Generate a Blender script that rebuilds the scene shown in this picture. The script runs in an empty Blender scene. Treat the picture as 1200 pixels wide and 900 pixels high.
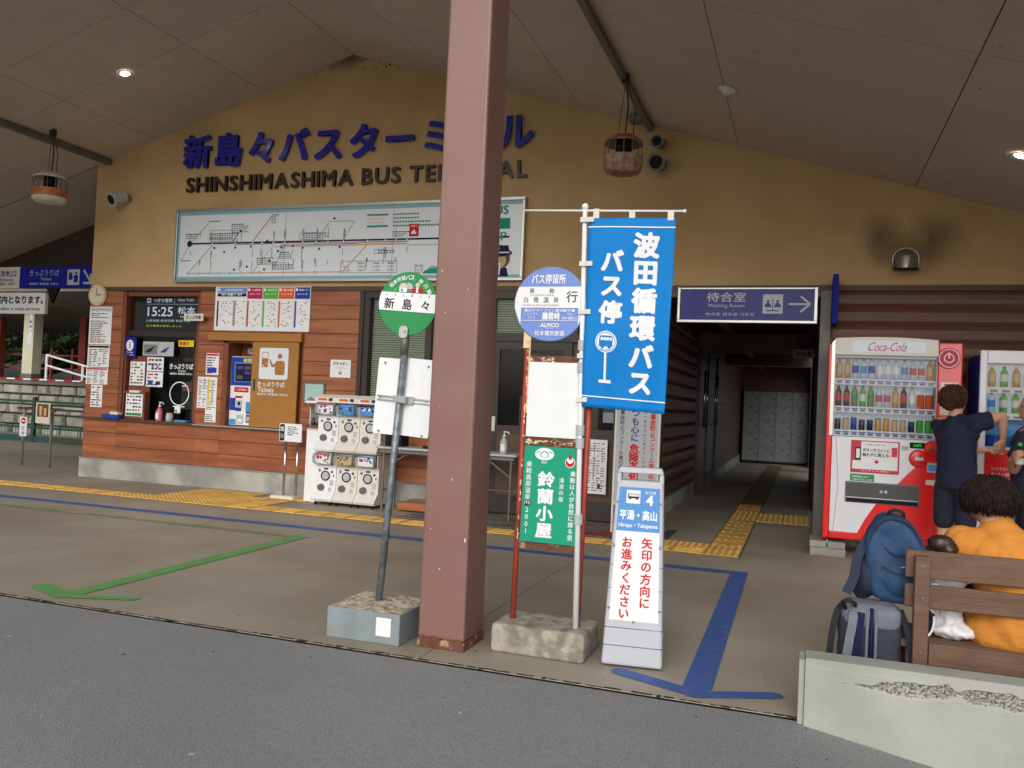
import bpy, math, random
from mathutils import Vector, Matrix, noise
random.seed(7)
R = math.radians
scn = bpy.context.scene
# ---------------------------------------------------------------- camera, sky, sun, exposure
cam_d = bpy.data.cameras.new('camera'); cam = bpy.data.objects.new('camera', cam_d)
scn.collection.objects.link(cam); scn.camera = cam
cam_d.sensor_width = 36.0; cam_d.lens = 993.0 / 1200 * 36; cam_d.clip_end = 2000; cam_d.clip_start = 0.05
_yaw, _pit, _rol = .3331, .0225, .0454
_f = Vector((-math.sin(_yaw) * math.cos(_pit), math.cos(_yaw) * math.cos(_pit), math.sin(_pit)))
_r = Vector((math.cos(_yaw), math.sin(_yaw), 0)); _u = _r.cross(_f)
_r2 = math.cos(_rol) * _r + math.sin(_rol) * _u; _u2 = -math.sin(_rol) * _r + math.cos(_rol) * _u
M = Matrix((_r2, _u2, -_f)).transposed().to_4x4(); M.translation = (0, 0, 1.35)
cam.matrix_world = M

SUN_EL, SUN_AZ = R(28), R(174)          # azimuth clockwise from +Y: behind the viewer
w = bpy.data.worlds.new('World'); scn.world = w; w.use_nodes = True
nt = w.node_tree; bg = nt.nodes['Background']
sky = nt.nodes.new('ShaderNodeTexSky'); sky.sky_type = 'NISHITA'; sky.sun_disc = False
sky.sun_elevation = SUN_EL; sky.sun_rotation = SUN_AZ; sky.dust_density = 4.0; sky.air_density = 1.0
hs = nt.nodes.new('ShaderNodeHueSaturation'); hs.inputs['Saturation'].default_value = .28
nt.links.new(sky.outputs[0], hs.inputs['Color']); nt.links.new(hs.outputs[0], bg.inputs[0])
bg.inputs[1].default_value = .11
sun_d = bpy.data.lights.new('sun', 'SUN'); sun_d.energy = 1.1; sun_d.angle = R(60); sun_d.color = (1, .97, .92)
sun = bpy.data.objects.new('sun', sun_d); scn.collection.objects.link(sun)
_d = Vector((math.sin(SUN_AZ) * math.cos(SUN_EL), math.cos(SUN_AZ) * math.cos(SUN_EL), math.sin(SUN_EL)))
sun.rotation_euler = _d.to_track_quat('Z', 'Y').to_euler()
scn.view_settings.view_transform = 'Standard'; scn.view_settings.look = 'None'
scn.view_settings.gamma = 1; scn.view_settings.exposure = 0.0
scn.cycles.max_bounces = 8; scn.cycles.transparent_max_bounces = 32; scn.cycles.diffuse_bounces = 5; scn.cycles.use_denoising = True

# ---------------------------------------------------------------- materials
def s2l(c):
    return tuple((x / 255 / 12.92 if x / 255 <= .04045 else ((x / 255 + .055) / 1.055) ** 2.4) for x in c)
MATS = {}
def mat(name, col, rough=.6, metal=0, var=.0, vs=3, bump=0, bs=40, emit=0, srgb=True, stretch=None, rand=0, coat=0, col2=None, spec=None, c2scale=2.0, c2lo=.45, c2hi=.6):
    """var: brightness variation by noise; col2: second colour in noise patches; rand: variation per object"""
    m = bpy.data.materials.new(name); m.use_nodes = True; n = m.node_tree.nodes; L = m.node_tree.links
    b = n['Principled BSDF']; c = s2l(col) if srgb else col
    b.inputs['Roughness'].default_value = rough; b.inputs['Metallic'].default_value = metal
    if coat: b.inputs['Coat Weight'].default_value = coat; b.inputs['Coat Roughness'].default_value = .12
    if spec is not None: b.inputs['Specular IOR Level'].default_value = spec
    tc = n.new('ShaderNodeTexCoord'); vec = tc.outputs['Object']
    oi = None
    if rand or stretch:
        oi = n.new('ShaderNodeObjectInfo')
        mp = n.new('ShaderNodeMapping'); mp.inputs['Scale'].default_value = stretch or (1, 1, 1)
        ad = n.new('ShaderNodeVectorMath'); ad.operation = 'ADD'
        sc = n.new('ShaderNodeMath'); sc.operation = 'MULTIPLY'; sc.inputs[1].default_value = 37.0
        L.new(oi.outputs['Random'], sc.inputs[0]); L.new(tc.outputs['Object'], ad.inputs[0]); L.new(sc.outputs[0], ad.inputs[1])
        L.new(ad.outputs[0], mp.inputs[0]); vec = mp.outputs[0]
    rgb = n.new('ShaderNodeRGB'); rgb.outputs[0].default_value = (*c, 1); out = rgb.outputs[0]
    if col2:
        nz = n.new('ShaderNodeTexNoise'); nz.inputs['Scale'].default_value = c2scale; nz.inputs['Detail'].default_value = 6
        L.new(vec, nz.inputs['Vector'])
        mr = n.new('ShaderNodeMapRange'); mr.inputs['From Min'].default_value = c2lo; mr.inputs['From Max'].default_value = c2hi
        L.new(nz.outputs[0], mr.inputs[0])
        mx = n.new('ShaderNodeMix'); mx.data_type = 'RGBA'; L.new(mr.outputs[0], mx.inputs[0]); L.new(out, mx.inputs[6])
        mx.inputs[7].default_value = (*s2l(col2), 1) if srgb else (*col2, 1); out = mx.outputs[2]
    if var or rand:
        hv = n.new('ShaderNodeHueSaturation'); L.new(out, hv.inputs['Color'])
        val = None
        if var:
            nz = n.new('ShaderNodeTexNoise'); nz.inputs['Scale'].default_value = vs; nz.inputs['Detail'].default_value = 7; nz.inputs['Roughness'].default_value = .6
            L.new(vec, nz.inputs['Vector'])
            mr = n.new('ShaderNodeMapRange'); mr.inputs['From Min'].default_value = .3; mr.inputs['From Max'].default_value = .7
            mr.inputs['To Min'].default_value = 1 - var; mr.inputs['To Max'].default_value = 1 + var; L.new(nz.outputs[0], mr.inputs[0]); val = mr.outputs[0]
        if rand:
            mr = n.new('ShaderNodeMapRange'); mr.inputs['To Min'].default_value = 1 - rand; mr.inputs['To Max'].default_value = 1 + rand
            L.new(oi.outputs['Random'], mr.inputs[0])
            if val:
                mu = n.new('ShaderNodeMath'); mu.operation = 'MULTIPLY'; L.new(val, mu.inputs[0]); L.new(mr.outputs[0], mu.inputs[1]); val = mu.outputs[0]
            else: val = mr.outputs[0]
        L.new(val, hv.inputs['Value']); out = hv.outputs[0]
    L.new(out, b.inputs['Base Color'])
    if bump:
        nz = n.new('ShaderNodeTexNoise'); nz.inputs['Scale'].default_value = bs; nz.inputs['Detail'].default_value = 5; L.new(vec, nz.inputs['Vector'])
        bp = n.new('ShaderNodeBump'); bp.inputs['Strength'].default_value = bump; bp.inputs['Distance'].default_value = .01
        L.new(nz.outputs[0], bp.inputs['Height']); L.new(bp.outputs[0], b.inputs['Normal'])
    if emit:
        L.new(out, b.inputs['Emission Color']); b.inputs['Emission Strength'].default_value = emit
    MATS[name] = m; return m
def glassmat(name, tint=(1, 1, 1), refl=.06, rough=.02):
    m = bpy.data.materials.new(name); m.use_nodes = True; n = m.node_tree.nodes; L = m.node_tree.links; n.clear()
    o = n.new('ShaderNodeOutputMaterial'); t = n.new('ShaderNodeBsdfTransparent'); t.inputs[0].default_value = (*tint, 1)
    g = n.new('ShaderNodeBsdfGlossy'); g.inputs['Roughness'].default_value = rough
    lw = n.new('ShaderNodeLayerWeight'); lw.inputs[0].default_value = .15
    ma = n.new('ShaderNodeMath'); ma.operation = 'ADD'; ma.use_clamp = True; ma.inputs[1].default_value = refl; L.new(lw.outputs['Fresnel'], ma.inputs[0])
    mx = n.new('ShaderNodeMixShader'); L.new(ma.outputs[0], mx.inputs[0]); L.new(t.outputs[0], mx.inputs[1]); L.new(g.outputs[0], mx.inputs[2])
    L.new(mx.outputs[0], o.inputs[0]); MATS[name] = m; return m
m_ = MATS
# ground
mat('asphalt', (158, 159, 159), .92, var=.09, vs=.8, bump=.45, bs=190, col2=(104, 104, 106), c2scale=230, c2lo=.44, c2hi=.64)
mat('floor_concrete', (168, 160, 146), .62, var=.13, vs=.9, bump=.12, bs=90, col2=(146, 135, 118), c2scale=.55, c2lo=.38, c2hi=.66)
mat('paver', (112, 104, 98), .8, var=.15, vs=8, rand=.22, bump=.3)
mat('grout', (70, 66, 62), .9, var=.1)
mat('tactile', (226, 180, 92), .7, var=.14, vs=6, rand=.07, bump=.1, col2=(190, 154, 90), c2scale=5, c2lo=.5, c2hi=.75)
mat('tactile_shaded', (120, 100, 60), .75, var=.2, vs=6, rand=.1)  # copy of tactile for deep in the hall, its shade put into the colour
mat('blue_paint', (66, 98, 168), .6, var=.12, vs=9, col2=(108, 118, 152), c2scale=11, c2lo=.55, c2hi=.8)
mat('green_paint_worn', (112, 148, 92), .7, var=.15, vs=6, col2=(158, 152, 128), c2scale=3, c2lo=.42, c2hi=.62); mat('green_paint', (102, 164, 92), .65, var=.12, vs=6, col2=(134, 142, 108), c2scale=9, c2lo=.5, c2hi=.75)
mat('red_mat', (150, 60, 58), .85, var=.2, vs=8)
mat('grass', (60, 78, 34), .9, var=.3, vs=3)
# building
mat('plaster', (202, 170, 122), .85, var=.07, vs=1.5, bump=.35, bs=60, col2=(188, 155, 108), c2scale=.8, c2lo=.4, c2hi=.7)
mat('plank', (164, 98, 58), .45, var=.17, vs=1.8, col2=(140, 78, 46), c2scale=1.1, c2lo=.42, c2hi=.62, stretch=(.9, 4, 11), rand=.06, bump=.12, bs=30, coat=.25)
mat('plank_dark', (104, 66, 52), .45, var=.16, vs=2.5, stretch=(1, 3, 7), rand=.07, coat=.15)
mat('trim_brown', (84, 58, 44), .5, var=.12, vs=4)
mat('frame_dark', (50, 38, 32), .4, var=.1, vs=4)
mat('recess_wood', (122, 66, 42), .5, var=.2, vs=3, stretch=(3, 3, 1))
mat('base_concrete', (172, 172, 164), .85, var=.16, vs=2.5, bump=.25, bs=60, col2=(142, 142, 136), c2scale=2)
mat('ceiling', (190, 176, 162), .85, var=.05, vs=2, rand=.035, bump=.1, bs=30, col2=(168, 156, 141), c2scale=9, c2lo=.62, c2hi=.8)
mat('ceiling_gap', (60, 52, 46), .9)
mat('steel_grey', (112, 112, 108), .5, .3, var=.15, vs=6)
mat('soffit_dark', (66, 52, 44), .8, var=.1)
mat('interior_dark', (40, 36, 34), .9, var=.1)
mat('interior_mid', (120, 110, 98), .85, var=.2, vs=1.5)
mat('letter_blue', (30, 38, 160), .22, coat=.5)
mat('letter_brown', (58, 40, 30), .35, coat=.3)
mat('soot', (26, 22, 19), .95)
glassmat('glass', (.86, .9, .88), .03); glassmat('clear', (.96, .97, .98), .015); glassmat('dark_glass', (.35, .36, .36), .08)
mat('blind', (168, 178, 158), .6, var=.08, vs=2)
mat('alu', (190, 190, 186), .35, .8, var=.08, vs=5); mat('chrome', (200, 200, 200), .18, 1)
mat('steel_brushed', (168, 164, 156), .32, .9, var=.1, vs=6, stretch=(1, 1, 14))
mat('galv', (142, 152, 158), .5, .5, var=.2, vs=14, col2=(112, 124, 132), c2scale=22)
mat('wood_ticket', (166, 114, 50), .55, var=.08, vs=3)
# print colours
for k, c in dict(white=(236, 238, 240), offwhite=(222, 218, 206), cream=(214, 206, 180), black=(24, 24, 26), ink=(52, 54, 60), grey=(128, 130, 132), lgrey=(186, 189, 192),
                 mgrey=(90, 92, 94), blue=(40, 66, 168), royal=(22, 34, 150), sky=(74, 150, 210), nobori=(6, 126, 204), lblue=(122, 148, 214), navy=(24, 30, 74),
                 red=(204, 30, 34), pink=(206, 74, 96), magenta=(186, 40, 92), green=(58, 146, 88), lime=(90, 180, 70), teal=(32, 158, 124), orange=(222, 100, 48),
                 yellow=(232, 206, 60), purple=(92, 60, 150), tan=(206, 176, 130), beige=(226, 214, 190), skyboard=(92, 150, 214), mint=(168, 204, 196)).items():
    mat(k, c, .6, var=.04, vs=5, spec=.2)
mat('map_white', (226, 234, 240), .25, coat=.4); mat('map_orange', (226, 156, 84), .4); mat('map_cyan', (130, 186, 196), .3)
mat('hall_sign', (34, 44, 142), .5, coat=.08); mat('hall_sign_ink', (206, 212, 228), .5)
# things
mat('pillar_paint', (138, 103, 94), .4, var=.06, vs=2.5, bump=.12, bs=70, col2=(136, 99, 90), c2scale=3)
mat('rust', (110, 70, 54), .9, var=.35, vs=14, bump=.5, bs=60, col2=(170, 140, 110), c2scale=18, c2lo=.58, c2hi=.66)
mat('rust_flake', (226, 204, 160), .8, var=.2, vs=20)
mat('red_paint', (172, 66, 52), .55, var=.12, vs=9, col2=(110, 54, 40), c2scale=14, c2lo=.6, c2hi=.75)
mat('block_top', (196, 182, 160), .95, var=.25, vs=30, bump=.8, bs=70, col2=(150, 140, 124), c2scale=25)
mat('block_side', (134, 144, 148), .7, var=.15, vs=8, bump=.15, bs=30)
mat('block_concrete', (170, 164, 148), .92, var=.22, vs=9, bump=.7, bs=60, col2=(130, 126, 114), c2scale=12)
mat('plastic_stand', (184, 187, 196), .42, var=.05, vs=3)
mat('planter', (172, 174, 168), .85, var=.1, vs=2.5, bump=.3, bs=50, col2=(162, 164, 156), c2scale=2)
mat('planter_chip', (158, 156, 152), .95, bump=1, bs=120, col2=(84, 84, 84), c2scale=95, c2lo=.46, c2hi=.6)
mat('bench_wood', (112, 84, 68), .75, var=.25, vs=4, stretch=(1.2, 8, 8), rand=.08, bump=.35, bs=20)
mat('machine_red', (236, 24, 32), .28, coat=.5); mat('machine_white', (232, 234, 242), .3, coat=.3); mat('machine_grey', (96, 100, 104), .35)
mat('machine_cream', (226, 222, 212), .35)
mat('back_lit', (206, 214, 222), .5, emit=.22)
mat('led_text', (206, 216, 240), .5, emit=.25); mat('led_green', (170, 196, 60), .5, emit=.2); mat('led_on', (60, 200, 80), .5, emit=.6)
mat('lamp_on', (255, 248, 232), .5, emit=30)
mat('button_blue', (60, 76, 180), .4)
mat('bottle_cap', (226, 226, 230), .5)
mat('skin', (206, 158, 130), .55, var=.05, vs=20, spec=.3); mat('skin2', (186, 138, 108), .55, var=.05, vs=20)
mat('hair_brown', (74, 46, 36), .75, spec=.25, var=.3, vs=60); mat('hair_black', (38, 28, 25), .8, spec=.25, var=.3, vs=60)
mat('navy_cloth', (28, 32, 58), .9, var=.15, vs=6, bump=.9, bs=9); mat('navy_shorts', (32, 34, 54), .9, var=.12, vs=6, bump=.4, bs=12)
mat('orange_cloth', (212, 138, 54), .9, var=.10, vs=5, bump=.5, bs=12, stretch=(1, 1, 3))
mat('backpack_blue', (34, 70, 106), .7, var=.15, vs=6, bump=.5, bs=12); mat('backpack_dark', (30, 42, 62), .75, var=.15, vs=8, bump=.3)
mat('bag_grey', (116, 120, 130), .8, var=.1, vs=20, bump=.3); mat('bag_char', (58, 62, 74), .85, var=.1, vs=20, bump=.3)
mat('bag_white', (226, 228, 230), .5, var=.05, vs=5, bump=.6, bs=12)
mat('strap', (32, 34, 44), .85); mat('pouch', (52, 34, 28), .4, var=.3, vs=20)
mat('shade_white', (196, 194, 178), .5, var=.15, vs=10, col2=(176, 110, 70), c2scale=7, c2lo=.6, c2hi=.7)
mat('shade_rust', (146, 98, 74), .7, var=.3, vs=10, col2=(176, 158, 136), c2scale=6, c2lo=.45, c2hi=.58)
mat('shade_orange', (180, 98, 62), .5, var=.2, vs=8)
mat('stone', (158, 156, 144), .95, var=.35, vs=4, rand=.22, bump=.8, bs=25)
mat('stone_gap', (52, 50, 44), .95); mat('cap_stone', (104, 100, 92), .95, var=.3, vs=3, bump=.5)
mat('green_fence', (30, 70, 62), .6, var=.15); mat('leaf', (34, 54, 26), .7, srgb=True, var=.3, vs=2, rand=.1); mat('leaf2', (48, 66, 32), .7, var=.3, vs=2)
mat('post_cream', (206, 200, 176), .6, var=.08); mat('post_red', (138, 58, 44), .7, var=.2)
mat('pink_soap', (232, 110, 130), .3); mat('liquid', (206, 214, 216), .2)
mat('dirt', (58, 50, 44), .95)
def smudge(name, col, strength, nscale=3, flat=1):
    m = bpy.data.materials.new(name); m.use_nodes = True; n = m.node_tree.nodes; L = m.node_tree.links
    b = n['Principled BSDF']; b.inputs['Base Color'].default_value = (*s2l(col), 1); b.inputs['Roughness'].default_value = 1
    tc = n.new('ShaderNodeTexCoord'); mp = n.new('ShaderNodeMapping'); mp.inputs['Location'].default_value = (-1, -1, -1); mp.inputs['Scale'].default_value = [2 if k != flat else 0 for k in range(3)]; mp.inputs['Location'].default_value = [-1 if k != flat else 0 for k in range(3)]
    gr = n.new('ShaderNodeVectorMath'); gr.operation = 'LENGTH'; nz = n.new('ShaderNodeTexNoise'); nz.inputs['Scale'].default_value = nscale; nz.inputs['Detail'].default_value = 6
    L.new(tc.outputs['Generated'], mp.inputs[0]); L.new(mp.outputs[0], gr.inputs[0]); L.new(tc.outputs['Generated'], nz.inputs['Vector'])
    ad = n.new('ShaderNodeMath'); ad.operation = 'MULTIPLY_ADD'; ad.inputs[1].default_value = .9; L.new(nz.outputs[0], ad.inputs[0]); L.new(gr.outputs['Value'], ad.inputs[2])
    mr = n.new('ShaderNodeMapRange'); mr.inputs['From Min'].default_value = .35; mr.inputs['From Max'].default_value = 1.32; mr.inputs['To Min'].default_value = strength; mr.inputs['To Max'].default_value = 0
    L.new(ad.outputs[0], mr.inputs[0]); L.new(mr.outputs[0], b.inputs['Alpha']); MATS[name] = m
smudge('soot_smudge', (24, 20, 17), .38); smudge('damp_smudge', (44, 40, 36), .55, 5); smudge('oil_smudge', (62, 56, 50), .30, 4, 2)

# ---------------------------------------------------------------- building blocks
def props(o, label=None, cat=None, group=None, kind=None):
    if label: o['label'] = label
    if cat: o['category'] = cat
    if group: o['group'] = group
    if kind: o['kind'] = kind
    return o
def thing(name, label, cat, loc=(0, 0, 0), rot=(0, 0, 0), group=None):
    o = bpy.data.objects.new(name, None); scn.collection.objects.link(o); o.empty_display_size = .1
    o.location = loc; o.rotation_euler = rot; return props(o, label, cat, group)
def rootof(o):
    while o.parent: o = o.parent
    return o
TC = {}
def glyphs(s, bold):
    k = s
    if k not in TC:
        c = bpy.data.curves.new('t', 'FONT'); c.body = s; c.size = 1; c.resolution_u = 3; c.fill_mode = 'BOTH'
        o = bpy.data.objects.new('t', c); me = o.to_mesh()
        vs = [(v.co.x, v.co.y) for v in me.vertices]; fs = [tuple(p.vertices) for p in me.polygons if p.normal.z > 0] or [tuple(p.vertices) for p in me.polygons]
        o.to_mesh_clear(); bpy.data.objects.remove(o); bpy.data.curves.remove(c)
        TC[k] = (vs, fs)
    return TC[k]
class MB:
    def __init__(s): s.v = []; s.f = []; s.m = []
    def mesh(s, vs, fs, m=0):
        b = len(s.v); s.v += [tuple(v) for v in vs]; s.f += [tuple(i + b for i in f) for f in fs]; s.m += [m] * len(fs); return s
    def box(s, x0, x1, y0, y1, z0, z1, m=0):
        return s.mesh([(x0, y0, z0), (x1, y0, z0), (x1, y1, z0), (x0, y1, z0), (x0, y0, z1), (x1, y0, z1), (x1, y1, z1), (x0, y1, z1)],
                      [(0, 3, 2, 1), (4, 5, 6, 7), (0, 1, 5, 4), (1, 2, 6, 5), (2, 3, 7, 6), (3, 0, 4, 7)], m)
    def tube(s, pts, r, n=10, m=0, cap=True):
        pts = [Vector(p) for p in pts]; k = len(pts); rs = r if isinstance(r, (list, tuple)) else [r] * k
        ref = None; vs = []; fs = []
        for i, p in enumerate(pts):
            t = (pts[min(i + 1, k - 1)] - pts[max(i - 1, 0)]).normalized()
            if ref is None: ref = t.orthogonal().normalized()
            ref = (ref - t * ref.dot(t)).normalized(); b = t.cross(ref)
            for j in range(n):
                a = 2 * math.pi * j / n; vs.append(p + (ref * math.cos(a) + b * math.sin(a)) * rs[i])
        for i in range(k - 1):
            for j in range(n): a = i * n + j; c = i * n + (j + 1) % n; fs.append((a, c, c + n, a + n))
        if cap: fs.append(tuple(range(n - 1, -1, -1))); fs.append(tuple((k - 1) * n + j for j in range(n)))
        return s.mesh(vs, fs, m)
    def prism(s, poly, a, b, axis='y', m=0):
        n = len(poly)
        def P(u, v, t): return (u, t, v) if axis == 'y' else ((t, u, v) if axis == 'x' else (u, v, t))
        vs = [P(u, v, a) for u, v in poly] + [P(u, v, b) for u, v in poly]
        ar = sum(poly[i][0] * poly[(i + 1) % n][1] - poly[(i + 1) % n][0] * poly[i][1] for i in range(n))
        flip = (ar > 0) ^ (axis == 'y') ^ (a > b)
        f1 = tuple(range(n)); f2 = tuple(range(2 * n - 1, n - 1, -1)); sd = [(i, i + n, (i + 1) % n + n, (i + 1) % n) for i in range(n)]
        fs = [f1, f2] + sd
        if flip: fs = [tuple(reversed(f)) for f in fs]
        return s.mesh(vs, fs, m)
    def ell(s, c, rx, ry=None, rz=None, nu=16, nv=10, m=0, rot=None):
        ry = ry or rx; rz = rz or rx; vs = []; fs = []
        for i in range(nv + 1):
            t = math.pi * i / nv
            for j in range(nu):
                a = 2 * math.pi * j / nu; v = Vector((rx * math.sin(t) * math.cos(a), ry * math.sin(t) * math.sin(a), rz * math.cos(t)))
                if rot is not None: v = rot @ v
                vs.append(v + Vector(c))
        for i in range(nv):
            for j in range(nu):
                a = i * nu + j; b = i * nu + (j + 1) % nu; fs.append((a, a + nu, b + nu, b))
        return s.mesh(vs, fs, m)
    def lathe(s, c, prof, n=20, m=0, axis='z'):
        vs = []; fs = []; k = len(prof)
        for r, h in prof:
            for j in range(n):
                a = 2 * math.pi * j / n; x, y = r * math.cos(a), r * math.sin(a)
                v = (x, y, h) if axis == 'z' else ((x, h, y) if axis == 'y' else (h, x, y)); vs.append(Vector(v) + Vector(c))
        for i in range(k - 1):
            for j in range(n): a = i * n + j; b = i * n + (j + 1) % n; fs.append((a, b, b + n, a + n))
        return s.mesh(vs, fs, m)
    def disc(s, x, z, y, rx, rz=None, n=28, m=0, a0=0, a1=360):
        rz = rz or rx; full = a1 - a0 >= 360
        pts = [(x + rx * math.cos(R(a0 + (a1 - a0) * i / n)), y, z + rz * math.sin(R(a0 + (a1 - a0) * i / n))) for i in range(n if full else n + 1)]
        return s.mesh(pts, [tuple(range(len(pts)))], m)
    def ring(s, x, z, y, r0, r1, n=28, m=0):
        vs = []
        for i in range(n):
            a = 2 * math.pi * i / n
            for r in (r0, r1): vs.append((x + r * math.cos(a), y, z + r * math.sin(a)))
        return s.mesh(vs, [(2 * i, 2 * i + 1, (2 * i + 3) % (2 * n), (2 * i + 2) % (2 * n)) for i in range(n)], m)
    def q(s, x0, x1, z0, z1, y, m=0): return s.mesh([(x0, y, z0), (x1, y, z0), (x1, y, z1), (x0, y, z1)], [(0, 1, 2, 3)], m)
    def fq(s, x0, x1, y0, y1, z, m=0): return s.mesh([(x0, y0, z), (x1, y0, z), (x1, y1, z), (x0, y1, z)], [(0, 1, 2, 3)], m)
    def poly(s, pts, y, m=0): return s.mesh([(x, y, z) for x, z in pts], [tuple(range(len(pts)))], m)
    def line(s, x0, z0, x1, z1, wd, y, m=0):
        d = Vector((x1 - x0, z1 - z0)); d.normalize(); n = Vector((-d.y, d.x)) * wd / 2
        return s.mesh([(x0 - n.x, y, z0 - n.y), (x1 - n.x, y, z1 - n.y), (x1 + n.x, y, z1 + n.y), (x0 + n.x, y, z0 + n.y)], [(0, 1, 2, 3)], m)
    def text(s, t, x, z, y, h, m=0, w=None, bold=.012, depth=0, slant=0, rot=0, anchor='c', hfix=True):
        """lettering in the XZ plane facing -Y, centred on (x, z); h = height of its box, w = width"""
        vs, fs = glyphs(t, bold)
        if not vs: return s
        x0 = min(v[0] for v in vs); x1 = max(v[0] for v in vs); y0 = min(v[1] for v in vs); y1 = max(v[1] for v in vs)
        k = h / (y1 - y0) if hfix else h; kx = (w / (x1 - x0)) if w else k
        ca, sa = math.cos(rot), math.sin(rot); cx = (x0 + x1) / 2; cy = (y0 + y1) / 2
        if anchor == 'l': cx = x0
        out = []
        for a, b in vs:
            u = (a - cx) * kx; v = (b - cy) * k; u += v * slant
            out.append((x + u * ca - v * sa, z + u * sa + v * ca))
        if bold and h > .012:
            e = bold * kx * .75
            for q_ in range(6 if h < .05 else 8): a_ = 6.2832 * q_ / (6 if h < .05 else 8) + .4; s.mesh([(u + 1.25 * e * math.cos(a_), y + .00012 * (q_ + 1), v + 1.25 * e * math.sin(a_)) for u, v in out], fs, m)
        s.mesh([(u, y, v) for u, v in out], fs, m)
        if depth:
            ed = {}
            for f in fs:
                for i in range(len(f)):
                    e = (f[i], f[(i + 1) % len(f)])
                    if (e[1], e[0]) in ed: del ed[(e[1], e[0])]
                    else: ed[e] = 1
            n = len(out); e = bold * kx * .75
            for q_, (du, dv) in enumerate(((0, 0), (e, e), (-e, e), (e, -e), (-e, -e))): s.mesh([(u + du, y + .00012 * q_, v + dv) for u, v in out] + [(u + du, y + depth - .0004 * q_, v + dv) for u, v in out], [(a, a + n, b + n, b) for a, b in ed], m)
        return s
    def vtext(s, t, x, ztop, y, size, m=0, pitch=None, bold=.012, sx=1):
        """vertical Japanese lettering, one character under the other"""
        pitch = pitch or size * 1.05
        for i, ch in enumerate(t):
            if ch == ' ': continue
            z = ztop - pitch * i - size / 2
            vs, fs = glyphs(ch, bold); 
            if not vs: continue
            y0 = min(v[1] for v in vs); y1 = max(v[1] for v in vs); x0 = min(v[0] for v in vs); x1 = max(v[0] for v in vs)
            k = size * .98
            cx, cy = (x0 + x1) / 2, (y0 + y1) / 2
            cps = [(0, 0)] + ([(bold * k * .9 * math.cos(6.2832 * i_ / 8 + .4), bold * k * .9 * math.sin(6.2832 * i_ / 8 + .4)) for i_ in range(8)] if bold and size > .025 else [])
            for q_, (du, dv) in enumerate(cps):
              yy = y + .00012 * q_
              if ch in 'ー-': s.mesh([(x + du + (b - cy) * k * sx, yy, z + dv - (a - cx) * k) for a, b in vs], [tuple(reversed(f)) for f in fs], m)
              else: s.mesh([(x + du + (a - cx) * k * sx, yy, z + dv + (b - cy) * k) for a, b in vs], fs, m)
        return s
    def build(s, name, mats, parent=None, smooth=False, bevel=0, label=None, kind=None, local=False, cat=None, group=None, loc=None, segs=2):
        """coordinates are world metres unless local=True (then metres from the thing's own base)"""
        me = bpy.data.meshes.new(name)
        off = Vector((0, 0, 0))
        if parent is not None and not local: off = rootof(parent).location
        if loc is not None: off = off + Vector(loc) if not local else Vector(loc)
        me.from_pydata([tuple(Vector(v) - off) for v in s.v] if not (local and loc is None) else s.v, [], s.f)
        if not isinstance(mats, (list, tuple)): mats = [mats]
        for k in mats: me.materials.append(MATS[k] if isinstance(k, str) else k)
        if len(mats) > 1: me.polygons.foreach_set('material_index', s.m)
        if smooth: me.polygons.foreach_set('use_smooth', [True] * len(me.polygons))
        me.update(); o = bpy.data.objects.new(name, me); scn.collection.objects.link(o)
        if parent is not None: o.parent = parent
        elif loc is not None: o.location = loc
        if bevel:
            b = o.modifiers.new('bevel', 'BEVEL'); b.width = bevel; b.segments = segs; b.limit_method = 'ANGLE'; b.angle_limit = R(40)
        return props(o, label, cat, group, kind)
def own(mb, name, mats, label, cat, loc, **k):
    """a thing that is one mesh, its origin at loc"""
    return mb.build(name, mats, None, label=label, cat=cat, loc=loc, **k)
def share(me, name, parent, loc, rot=(0, 0, 0), scale=None):
    o = bpy.data.objects.new(name, me); scn.collection.objects.link(o); o.parent = parent
    o.location = Vector(loc) - (rootof(parent).location if parent is not None else Vector((0, 0, 0))); o.rotation_euler = rot
    if scale: o.scale = scale
    return o
def unit_mesh(mb, mats, smooth=False):
    me = bpy.data.meshes.new('piece'); me.from_pydata(mb.v, [], mb.f)
    for k in (mats if isinstance(mats, (list, tuple)) else [mats]): me.materials.append(MATS[k])
    if isinstance(mats, (list, tuple)) and len(mats) > 1: me.polygons.foreach_set('material_index', mb.m)
    if smooth: me.polygons.foreach_set('use_smooth', [True] * len(me.polygons))
    me.update(); return me
INK = ['ink', 'blue', 'red', 'green', 'lgrey', 'grey', 'black', 'white', 'yellow']
def printed(mb, x0, x1, z0, z1, y, rows, seed, cols=1, ink=0, head=None, title=None):
    """rows of small print drawn as short bars, in columns"""
    rd = random.Random(seed); W = x1 - x0; H = z1 - z0; mx = W * .07; zt = z1 - H * .05
    if head is not None: mb.q(x0 + mx * .5, x1 - mx * .5, z1 - H * .12, z1 - H * .03, y, head); zt = z1 - H * .16
    if title: mb.text(title, (x0 + x1) / 2, zt - H * .05, y - .0005, H * .07, ink, w=W * .7); zt -= H * .12
    ph = (zt - z0 - H * .04) / rows; cw = (W - 2 * mx) / cols
    for c in range(cols):
        for r in range(rows):
            if rd.random() < .12: continue
            x = x0 + mx + c * cw; xe = x + cw * (.45 + .5 * rd.random()); z = zt - (r + .5) * ph
            while x < xe:
                wl = min(xe - x, ph * (.8 + 3 * rd.random())); mb.q(x, x + wl, z - ph * .22, z + ph * .22, y, ink if rd.random() < .85 else rd.choice([1, 2, 5])); x += wl + ph * .45
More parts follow.
